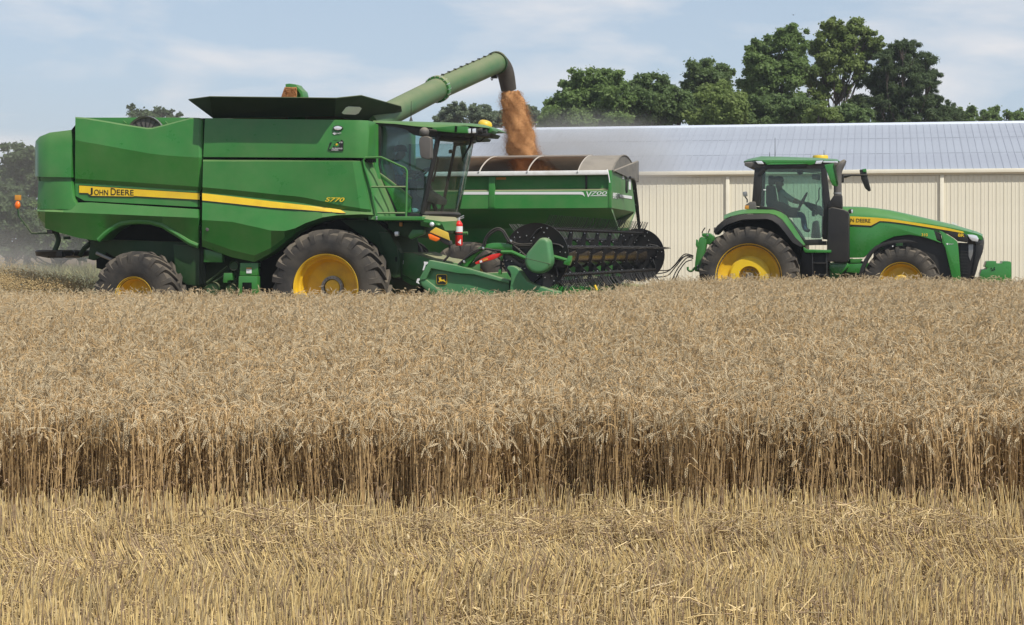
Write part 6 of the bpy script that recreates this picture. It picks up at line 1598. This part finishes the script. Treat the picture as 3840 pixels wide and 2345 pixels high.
# left and right outline of the stream in the photograph (source px), top to bottom
gl = [(1885, 345, 1945), (1880, 380, 1962), (1890, 420, 1975), (1893, 470, 1990), (1902, 520, 2000), (1905, 560, 2010), (1918, 600, 2028), (1928, 640, 2040), (1930, 690, 2050)]
P, RR = [], []
for a, v, b in gl:
    P.append(wp((a + b) / 2, v)); RR.append((b - a) / 2 / FPX * DG)
K = 6; pts, rads = [], []
sp_ = smooth_path(P, K)
for i, p in enumerate(sp_):
    t = i / K; j = min(int(t), len(RR) - 2); rads.append(1.1 * (RR[j] + (RR[j + 1] - RR[j]) * (t - j) if t < len(RR) - 1 else RR[-1]))
n = 30; V, F = [], []
for i, (p, r) in enumerate(zip(sp_, rads)):
    for k in range(n):
        a = 2 * math.pi * k / n
        w = 0.92 * (1 + 0.10 * math.sin(3 * a + i * 0.35) + 0.06 * math.sin(5 * a - i * 0.5) + 0.025 * rng.normal())
        V.append((p.x + math.cos(a) * r * w, p.y + math.sin(a) * r * w * 0.9, p.z + 0.02 * rng.normal()))
for i in range(len(sp_) - 1):
    for k in range(n):
        F.append((i * n + k, i * n + (k + 1) % n, (i + 1) * n + (k + 1) % n, (i + 1) * n + k))
core = mk('falling_grain', V, F, 'grain', smooth=80)
tag(core, 'brown stream of wheat grain pouring from the auger into the cart', 'grain', kind='stuff')
def specks(name, pos, size, m, parent=None, stretch=None):
    """tiny four sided grains"""
    N = len(pos); d = rng.normal(size=(N, 3)); d /= np.linalg.norm(d, axis=1)[:, None]
    e = np.cross(d, rng.normal(size=(N, 3))); e /= np.linalg.norm(e, axis=1)[:, None]; g = np.cross(d, e)
    s = (size * (0.6 + 0.8 * rng.random(N)))[:, None]; k = stretch or 1.0
    q = np.stack([pos + d * s * k, pos + e * s * .55, pos + g * s * .55, pos - (e + g) * s * .45, ], 1).reshape(-1, 3)
    b = np.arange(N)[:, None] * 4
    F = np.concatenate([b + np.array([[0, 1, 2]]), b + np.array([[0, 2, 3]]), b + np.array([[0, 3, 1]]), b + np.array([[1, 3, 2]])])
    return fast_mesh(name, q, F, m, parent)
NG = 60000
t = rng.random(NG) ** 0.85 * (len(sp_) - 1.01); i0 = t.astype(int); f = (t - i0)[:, None]
A = np.array([list(p) for p in sp_]); RA_ = np.array(rads)
cpos = A[i0] * (1 - f) + A[i0 + 1] * f
ang = rng.random(NG) * 2 * np.pi
rad = RA_[i0] * (0.80 + 0.30 * np.abs(rng.normal(size=NG)) * 0.75)
pos = cpos + np.stack([np.cos(ang) * rad, np.sin(ang) * rad * .9, rng.normal(size=NG) * .02], 1)
g1 = specks('grain_kernels', pos, 0.0085, 'grain'); g1.parent = core; tag(g1, kind='stuff')
# splash where it lands
NS = 26000
ctr = np.array(list(wp(2010, 640)))
off = rng.normal(size=(NS, 3)) * np.array([0.27, 0.3, 0.12]); off[:, 2] = np.abs(off[:, 2]) * 1.3 * np.exp(-(off[:, 0] / .35) ** 2) - 0.15; off[:, 0] += 0.16
g2 = specks('grain_splash', ctr + off, 0.009, 'grain'); g2.parent = core; tag(g2, kind='stuff')
gpile = []
for j in range(7):
    for i in range(13):
        x = -4.4 + i * 0.35; y = -1.45 + j * 0.48
        gpile.append((x, y, top_z - 0.25 + 0.28 * math.exp(-((x + 2.3) ** 2 / 1.2 + (y + .1) ** 2 / .8)) + 0.02 * rng.normal()))
tag(mk('grain_heap', gpile, [(j * 13 + i, j * 13 + i + 1, (j + 1) * 13 + i + 1, (j + 1) * 13 + i) for j in range(6) for i in range(12)], 'grain', gr), kind='stuff')

# ------------------------------------------------------------------ wheat and stubble
rs = random.Random(21)
class MB:
    def __init__(s): s.V, s.F, s.M = [], [], []
    def add(s, vf, m):
        v, f = vf; k = len(s.V); s.V += [tuple(p) for p in v]; s.F += [tuple(i + k for i in q) for q in f]; s.M += [m] * len(f)

def bez_stalk(h, lean, az, bend, neck):
    """polyline of a wheat stem: upright, then nodding over; returns points and the last direction"""
    p = Vector((0, 0, 0)); ang = lean * .4; out = [p.copy()]
    n = 5
    for i in range(n):                      # the straw, leaning a little more towards its top
        ang += lean * .3
        d = Vector((math.sin(ang) * math.cos(az), math.sin(ang) * math.sin(az), math.cos(ang)))
        p = p + d * (h - neck * .4) / n; out.append(p.copy())
    k = 5; a0 = ang
    for i in range(k):                      # the short hooked neck
        ang = a0 + (bend - a0) * (i + 1) / k
        d = Vector((math.sin(ang) * math.cos(az), math.sin(ang) * math.sin(az), math.cos(ang)))
        p = p + d * neck / k; out.append(p.copy())
    return out, ang

def head(mb, p, ang, az, length, droop, awns=False):
    side = Vector((-math.sin(az), math.cos(az), 0))
    n = rs.randint(8, 11); seg = length / n; a = ang
    roll = rs.uniform(0, math.pi)
    for i in range(n):
        a += droop / n
        d = Vector((math.sin(a) * math.cos(az), math.sin(a) * math.sin(az), math.cos(a)))
        nn = d.cross(side).normalized()
        lat = side * math.cos(roll) + nn * math.sin(roll)
        t = i / (n - 1); w = 0.0053 * (0.75 + 0.6 * math.sin(math.pi * min(1, t * 0.9 + 0.12)))
        s = 1 if i % 2 else -1
        c = p + lat * s * w * 0.55
        tip = c + d * seg * 1.9 + lat * s * w * 0.95
        q = d.cross(lat)
        V = [c - d * seg * .35, c + lat * w * .8, c + q * w * .75, c - lat * w * .8, c - q * w * .75, tip]
        mb.add((V, [(0, 2, 1), (0, 3, 2), (0, 4, 3), (0, 1, 4), (5, 1, 2), (5, 2, 3), (5, 3, 4), (5, 4, 1)]), 1)
        p = p + d * seg
    return p

def leaf(mb, p, az, length, w, m):
    V, F = [], []; a = rs.uniform(0.3, 1.0); side = Vector((-math.sin(az), math.cos(az), 0)); q = p.copy()
    n = 5
    for i in range(n + 1):
        tw = rs.uniform(-.6, .6)
        ww = w * (1 - (i / n) ** 2 * .9)
        sd = side * math.cos(tw) + Vector((0, 0, 1)) * math.sin(tw)
        V += [q + sd * ww, q - sd * ww]
        d = Vector((math.sin(a) * math.cos(az), math.sin(a) * math.sin(az), math.cos(a)))
        q = q + d * length / n; a += rs.uniform(.25, .75)
    for i in range(n): F.append((2 * i, 2 * i + 1, 2 * i + 3, 2 * i + 2))
    mb.add((V, F), m)

def proto(name, mb, mats):
    me = mesh_from(name, mb.V, mb.F, None, smooth=0, mats=mats, fm=mb.M)
    return bpy.data.objects.new(name, me)

def wheat_clump(i, edge=False):
    mb = MB()
    for k in range(30 if not edge else 56):
        r = 0.15 * math.sqrt(rs.random()); a = rs.uniform(0, 2 * math.pi); o = Vector((r * math.cos(a), r * math.sin(a), 0))
        h = rs.gauss(0.93, 0.045) if rs.random() < .60 else rs.uniform(0.62, 0.92)
        if rs.random() < 0.05: h += rs.uniform(.05, .13)
        if edge: h = rs.uniform(0.70, 0.97)
        az = rs.uniform(0, 2 * math.pi); ln = abs(rs.gauss(0.03, 0.05))
        if rs.random() < (0.02 if not edge else 0.05): ln += rs.uniform(.15, .4)
        st, an = bez_stalk(h, ln, az, rs.choice([rs.uniform(2.3, 3.1)] * 7 + [rs.uniform(1.5, 2.3)] * 2 + [rs.uniform(.4, 1.5)]), rs.uniform(.05, .11))
        st = [p + o for p in st]
        rr = rs.uniform(.0016, .0024) * (1.25 if edge else 1.0)
        mb.add(tube(st, [rr] * (len(st) - 3) + [rr * .8, rr * .65, rr * .6], 3, cap=False), 0)
        head(mb, st[-1], an, az, rs.uniform(.064, .086), rs.uniform(.0, .3))
        for _ in range(2):
            if rs.random() < (.7 if not edge else .45):
                leaf(mb, st[rs.randint(1, 4)], rs.uniform(0, 6.28), rs.uniform(.07, .15), rs.uniform(.003, .0065), 2)
    return proto('wheat_clump', mb, ['wheat_stem', 'wheat_head', 'wheat_leaf'])

def stubble_clump(hmin, hmax, n=16, loose=7):
    mb = MB()
    for k in range(n):
        o = Vector((rs.gauss(0, .06), rs.gauss(0, .03), 0)); h = rs.uniform(hmin, hmax) if rs.random() < .7 else rs.uniform(.05, hmin + .06)
        az = rs.uniform(0, 6.28); ln = abs(rs.gauss(.05, .14))
        d = Vector((math.sin(ln) * math.cos(az), math.sin(ln) * math.sin(az), math.cos(ln)))
        rr = rs.uniform(.0019, .0033)
        mb.add(tube([o, o + d * h * .5 + Vector((rs.gauss(0, .003), rs.gauss(0, .003), 0)), o + d * h], [rr, rr * .95, rr * .9], 5), rs.choice([0, 0, 0, 2, 2, 3]))
        if rs.random() < .10: leaf(mb, o + d * h * rs.uniform(.2, .8), rs.uniform(0, 6.28), rs.uniform(.05, .12), rs.uniform(.003, .006), 1)
    for k in range(loose):
        az = rs.uniform(0, 6.28); el = rs.gauss(0.1, .25); ln = rs.uniform(.04, .13); z = rs.uniform(.01, .11)
        d = Vector((math.cos(az) * math.cos(el), math.sin(az) * math.cos(el), math.sin(el)))
        c = Vector((rs.gauss(0, .06), rs.gauss(0, .06), z))
        mb.add(tube([c - d * ln / 2, c + Vector((0, 0, rs.uniform(-.01, .015))), c + d * ln / 2], rs.uniform(.0016, .0028), 4), 1)
    return proto('stubble_clump', mb, ['stubble_straw', 'loose_straw', 'stubble_grey', 'wheat_leaf'])

def straw_heap(n=34, zmax=.14):
    mb = MB()
    for k in range(n):
        az = rs.uniform(0, 6.28); el = rs.gauss(0.05, .35); ln = rs.uniform(.04, .17)
        d = Vector((math.cos(az) * math.cos(el), math.sin(az) * math.cos(el), math.sin(el)))
        c = Vector((rs.gauss(0, .12), rs.gauss(0, .07), rs.uniform(.02, zmax)))
        if rs.random() < .85: mb.add(tube([c - d * ln / 2, c + Vector((0, 0, rs.uniform(-.02, .02))), c + d * ln / 2], rs.uniform(.0015, .0027), 4), rs.choice([0, 0, 0, 1, 2, 2]))
        else: leaf(mb, c, az, ln * .7, rs.uniform(.003, .007), 1)
    return proto('straw_heap', mb, ['loose_straw', 'stubble_grey', 'wheat_leaf'])

def grass_tuft(n=18, h0=.15, h1=.5):
    mb = MB()
    for k in range(n):
        az = rs.uniform(0, 6.28); o = Vector((rs.gauss(0, .12), rs.gauss(0, .12), 0)); h = rs.uniform(h0, h1); b = rs.uniform(.1, .7)
        s = Vector((-math.sin(az), math.cos(az), 0)) * .008
        m = o + Vector((math.cos(az) * h * .2 * b, math.sin(az) * h * .2 * b, h * .6)); t = o + Vector((math.cos(az) * h * b, math.sin(az) * h * b, h))
        mb.add(([o - s, o + s, m + s * .8, m - s * .8, t], [(0, 1, 2, 3), (3, 2, 4)]), 0)
    return proto('grass_tuft', mb, ['weed'])

def scatter(name, protos, pts, rots, scl, idx):
    """one object whose geometry nodes set a clump on every point"""
    col = bpy.data.collections.new(name + '_clumps')
    for k, p in enumerate(protos):
        p.name = '%s_%03d' % (p.name.split('.')[0], k)   # children are picked in name order
        col.objects.link(p)
    me = bpy.data.meshes.new(name)
    N = len(pts)
    me.vertices.add(N); me.vertices.foreach_set('co', np.asarray(pts, np.float32).ravel())
    a = me.attributes.new('rot', 'FLOAT_VECTOR', 'POINT'); a.data.foreach_set('vector', np.asarray(rots, np.float32).ravel())
    a = me.attributes.new('scl', 'FLOAT_VECTOR', 'POINT'); a.data.foreach_set('vector', np.asarray(scl, np.float32).ravel())
    a = me.attributes.new('pick', 'INT', 'POINT'); a.data.foreach_set('value', np.asarray(idx, np.int32))
    o = bpy.data.objects.new(name, me); COL.objects.link(o)
    ng = bpy.data.node_groups.new(name, 'GeometryNodeTree')
    ng.interface.new_socket('Geometry', in_out='INPUT', socket_type='NodeSocketGeometry')
    ng.interface.new_socket('Geometry', in_out='OUTPUT', socket_type='NodeSocketGeometry')
    gi, go = ng.nodes.new('NodeGroupInput'), ng.nodes.new('NodeGroupOutput')
    ip = ng.nodes.new('GeometryNodeInstanceOnPoints'); ci = ng.nodes.new('GeometryNodeCollectionInfo')
    ci.inputs['Collection'].default_value = col; ci.inputs['Separate Children'].default_value = True; ci.inputs['Reset Children'].default_value = True
    ip.inputs['Pick Instance'].default_value = True
    def attr(n, t):
        x = ng.nodes.new('GeometryNodeInputNamedAttribute'); x.data_type = t; x.inputs['Name'].default_value = n
        return x.outputs['Attribute']
    L_ = ng.links
    L_.new(gi.outputs[0], ip.inputs['Points']); L_.new(ci.outputs[0], ip.inputs['Instance'])
    L_.new(attr('pick', 'INT'), ip.inputs['Instance Index'])
    er = ng.nodes.new('FunctionNodeEulerToRotation'); L_.new(attr('rot', 'FLOAT_VECTOR'), er.inputs[0]); L_.new(er.outputs[0], ip.inputs['Rotation'])
    L_.new(attr('scl', 'FLOAT_VECTOR'), ip.inputs['Scale']); L_.new(ip.outputs[0], go.inputs[0])
    o.modifiers.new('scatter', 'NODES').node_group = ng
    return o

def gz(X, Y):
    return np.array([ground(a, b) for a, b in zip(X, Y)])
def wob(X, Y, s):
    return np.sin(X * s + 1.3) * np.cos(Y * s * 1.3 + .7) + 0.6 * np.sin(X * s * 2.3 - Y * s * 1.7)
rg = np.random.default_rng(99)
EDGE = 10.9
h_c, l_c = np.array([cf.h.x, cf.h.y]), np.array([cf.l.x, cf.l.y])
def in_crop(X, Y):
    lx = (X - CO[0]) * h_c[0] + (Y - CO[1]) * h_c[1]; ly = (X - CO[0]) * l_c[0] + (Y - CO[1]) * l_c[1]
    hl = (X - hf.o.x) * hf.l.x + (Y - hf.o.y) * hf.l.y; hx = (X - hf.o.x) * hf.h.x + (Y - hf.o.y) * hf.h.y
    return (Y > EDGE + 0.12 * np.sin(X * 1.1) + 0.08 * np.sin(X * 3.7)) & ((ly < -4.25) & (hl < -4.2) | ((hx > RC.x + 0.55) & (hl < 3.95) & (ly < 4.2)))
# crop: jittered grid, a little wider than the frame
def jitter(x0, x1, y0, y1, step):
    X, Y = np.meshgrid(np.arange(x0, x1, step), np.arange(y0, y1, step))
    X = X.ravel() + rg.uniform(-.5, .5, X.size) * step; Y = Y.ravel() + rg.uniform(-.5, .5, Y.size) * step
    return X, Y
X, Y = jitter(-13, 14, 10.5, 37.5, 0.192)
ok = in_crop(X, Y) & (np.abs(X) < Y * 0.30 + 1.2)
X, Y = X[ok], Y[ok]
Z_ = gz(X, Y)
N = len(X)
tall = (1.01 + 0.025 * wob(X, Y, .6)) * (0.80 + 0.20 * np.array([ss((y_ - 11) / 9) for y_ in Y])) + rg.normal(size=N) * .02
rot = np.stack([rg.normal(size=N) * .04, rg.normal(size=N) * .04, rg.uniform(0, 6.28, N)], 1)
sc = np.stack([np.full(N, 1.0), np.full(N, 1.0), tall], 1)
pick = rg.integers(0, 14, N)
near = Y < EDGE + 0.75
pick = np.where(near, rg.integers(14, 20, N), pick)
wheat = scatter('wheat_crop', [wheat_clump(i) for i in range(14)] + [wheat_clump(i, True) for i in range(6)], np.stack([X, Y, Z_], 1), rot, sc, pick)
tag(wheat, 'standing ripe wheat with nodding tan heads across the middle', 'wheat', kind='stuff')

# stubble in front: drilled rows, flattened in the wheel track, straw lying on it
X, Y = jitter(-4.6, 4.6, 6.6, 11.3, 0.098)
ok = (np.abs(X) < Y * 0.30 + .5) & ~(Y > EDGE + .25)
X, Y = X[ok], Y[ok]; N = len(X)
track = np.exp(-((Y - 9.1 - .06 * np.sin(X * .8)) / .42) ** 2)
lean = 0.02 + track * (0.62 + .2 * wob(X, Y, 1.1)); lean2 = np.exp(-((Y - 8.3) / .25) ** 2) * -0.42
gone = rg.random(N) < 0.20 + 0.40 * np.exp(-((Y - 9.85) / .22) ** 2) + 0.34 * np.maximum(0, wob(X * .6, Y, 1.9)) * (Y < 10.2)
X, Y, lean, lean2, track = X[~gone], Y[~gone], lean[~gone], lean2[~gone], track[~gone]; N = len(X)
rot = np.stack([rg.normal(size=N) * .07 + track * .12, -(lean + lean2) + rg.normal(size=N) * .08, rg.normal(size=N) * .25], 1)
s_ = 1 + .10 * wob(X, Y, 1.6) + rg.normal(size=N) * .08 - .12 * track
sc = np.stack([np.ones(N), np.ones(N), s_], 1)
stub = scatter('wheat_stubble', [stubble_clump(.14, .30, 10) for _ in range(12)], np.stack([X, Y, gz(X, Y)], 1), rot, sc, rg.integers(0, 12, N))
tag(stub, 'cut golden wheat stubble along the bottom of the picture', 'stubble', kind='stuff')
# loose straw: a windrow band and scattered wisps
X, Y = jitter(-4.4, 4.4, 6.8, 11.0, 0.16)
w = 0.14 + 1.2 * np.exp(-((Y - 9.95 - .08 * np.sin(X * 1.3)) / .24) ** 2) * (0.6 + .5 * wob(X, Y, .9)) + .15 * np.exp(-((Y - 7.6) / .3) ** 2)
ok = (rg.random(len(X)) < w) & (np.abs(X) < Y * 0.3 + .5)
X, Y = X[ok], Y[ok]; N = len(X)
rot = np.stack([rg.normal(size=N) * .1, rg.normal(size=N) * .1, rg.uniform(0, 6.28, N)], 1)
zz = gz(X, Y) + 0.03 + 0.05 * rg.random(N) + 0.06 * np.exp(-((Y - 9.95) / .25) ** 2)
strw = scatter('loose_straw', [straw_heap() for _ in range(8)], np.stack([X, Y, zz], 1), rot, np.ones((N, 3)) * rg.uniform(.7, 1.2, (N, 1)), rg.integers(0, 8, N))
tag(strw, 'loose straw lying in a band over the stubble', 'straw', kind='stuff')
# far stubble behind the combine and grass towards the left trees
X, Y = jitter(-26, 4, 29, 62, 0.34)
lx = (X - CO[0]) * h_c[0] + (Y - CO[1]) * h_c[1]; ly = (X - CO[0]) * l_c[0] + (Y - CO[1]) * l_c[1]
ok = (X < -Y * 0.16) & (X > -Y * 0.31 - 1) & (ly > -4.2)
X, Y = X[ok], Y[ok]; N = len(X)
rot = np.stack([rg.normal(size=N) * .15, rg.normal(size=N) * .15, rg.uniform(0, 6.28, N)], 1)
stub2 = scatter('far_stubble', [stubble_clump(.12, .26, 26, 10) for _ in range(4)], np.stack([X, Y, gz(X, Y)], 1), rot, np.stack([np.full(N, 2.2), np.full(N, 2.2), np.ones(N)], 1), rg.integers(0, 4, N))
tag(stub2, 'pale stubble behind the combine at the left edge', 'stubble', kind='stuff')
X, Y = jitter(-32, -6, 56, 92, 0.6)
ok = (X < -Y * 0.2) & (X > -Y * 0.31 - 2)
X, Y = X[ok], Y[ok]; N = len(X)
rot = np.stack([rg.normal(size=N) * .1, rg.normal(size=N) * .1, rg.uniform(0, 6.28, N)], 1)
gs = scatter('field_grass', [grass_tuft(40, .2, .6) for _ in range(4)], np.stack([X, Y, gz(X, Y)], 1), rot, np.ones((N, 3)) * rg.uniform(1.2, 2.2, (N, 1)), rg.integers(0, 4, N))
tag(gs, 'strip of green grass below the trees at the left edge', 'grass', kind='stuff')

# chaff thrown out behind the combine
NC = 110000
t = rg.random(NC) ** 0.8
spread = cf.path(ZA, [(420, 1190)], -0.2)[0]
lx = spread.x + 0.7 - t * 6.2
ly = rg.normal(size=NC) * (0.7 + 1.6 * t) - 0.6
top_c = 1.05 + 0.45 * np.minimum(1, t * 1.6) - 0.25 * np.maximum(0, t - .6)
lz = top_c * (1 - rg.random(NC) ** 1.6) + rg.normal(size=NC) * .05
lz = np.clip(lz, 0.04, 1.6)
pos = np.array(CO) + lx[:, None] * np.array(list(cf.h)) + ly[:, None] * np.array(list(cf.l)) + lz[:, None] * np.array([0, 0, 1.0])
rng = np.random.default_rng(3)
cha = specks('flying_chaff', pos, 0.013, 'loose_straw', stretch=2.0)
tag(cha, 'cloud of chopped straw thrown out behind the combine', 'chaff', kind='stuff')

# ------------------------------------------------------------------ dust in the air
def dust(name, label, c, r, dens, col=(0.95, 0.88, 0.76), nscale=0.5, seed=0):
    m = bpy.data.materials.new(name + '_air'); m.use_nodes = True
    n, l = m.node_tree.nodes, m.node_tree.links
    n.remove(n['Principled BSDF'])
    pv = n.new('ShaderNodeVolumePrincipled'); pv.inputs['Color'].default_value = (*col, 1); pv.inputs['Anisotropy'].default_value = 0.1
    tc = n.new('ShaderNodeTexCoord')
    ln = n.new('ShaderNodeVectorMath'); ln.operation = 'LENGTH'; l.new(tc.outputs['Object'], ln.inputs[0])
    mr = n.new('ShaderNodeMapRange'); mr.interpolation_type = 'SMOOTHSTEP'
    mr.inputs['From Min'].default_value = 1.0; mr.inputs['From Max'].default_value = 0.15; mr.inputs['To Min'].default_value = 0; mr.inputs['To Max'].default_value = dens
    l.new(ln.outputs['Value'], mr.inputs['Value'])
    nz = n.new('ShaderNodeTexNoise'); nz.inputs['Scale'].default_value = 2.2; nz.inputs['Detail'].default_value = 3
    mp = n.new('ShaderNodeMapping'); mp.inputs['Location'].default_value = (seed * 3.1, seed, 0); l.new(tc.outputs['Object'], mp.inputs['Vector']); l.new(mp.outputs['Vector'], nz.inputs['Vector'])
    m2 = n.new('ShaderNodeMapRange'); m2.inputs['From Min'].default_value = 0.35; m2.inputs['From Max'].default_value = 0.65; m2.inputs['To Min'].default_value = .25; m2.inputs['To Max'].default_value = 1.3
    l.new(nz.outputs['Fac'], m2.inputs['Value'])
    mu = n.new('ShaderNodeMath'); mu.operation = 'MULTIPLY'; l.new(mr.outputs['Result'], mu.inputs[0]); l.new(m2.outputs['Result'], mu.inputs[1])
    l.new(mu.outputs[0], pv.inputs['Density']); l.new(pv.outputs[0], n['Material Output'].inputs['Volume'])
    MATS[name + '_air'] = m
    V, F = ico((0, 0, 0), 1.0, 3)
    o = mk(name, V, F, name + '_air', smooth=60)
    o.location = c; o.scale = r
    tag(o, label, 'dust', kind='stuff')
    return o
cw = cf.world((-7.6, 0.6, 1.1))
dust('dust_cloud', 'tan dust drifting behind the rear of the combine', (cw.x - 0.6, cw.y + 1.2, 1.0), (5.0, 3.2, 1.5), 0.20, seed=1)
dust('dust_cloud', 'thin dust rising in front of the trees at the left edge', (-11.5, 44, 3.0), (9, 6, 4.5), 0.03, seed=2)
dust('dust_cloud', 'grey dust rising off the grain falling into the cart', (1.5, 41.6, 3.8), (3.4, 1.5, 1.35), 1.0, col=(0.95, 0.90, 0.83), seed=3)

# the summer air itself: one even, thin haze round everything
hz_m = bpy.data.materials.new('haze_air'); hz_m.use_nodes = True
hz_m.node_tree.nodes.remove(hz_m.node_tree.nodes['Principled BSDF'])
hz_v = hz_m.node_tree.nodes.new('ShaderNodeVolumePrincipled')
hz_v.inputs['Color'].default_value = (0.86, 0.91, 0.97, 1); hz_v.inputs['Density'].default_value = 0.00045; hz_v.inputs['Anisotropy'].default_value = 0.0
hz_m.node_tree.links.new(hz_v.outputs[0], hz_m.node_tree.nodes['Material Output'].inputs['Volume'])
MATS['haze_air'] = hz_m
haze = mk('haze', *box((-1500, -100, -1.3), (1500, 2500, 22.0)), 'haze_air', smooth=0)
tag(haze, 'thin pale summer haze in the air over the field', 'haze', kind='stuff')
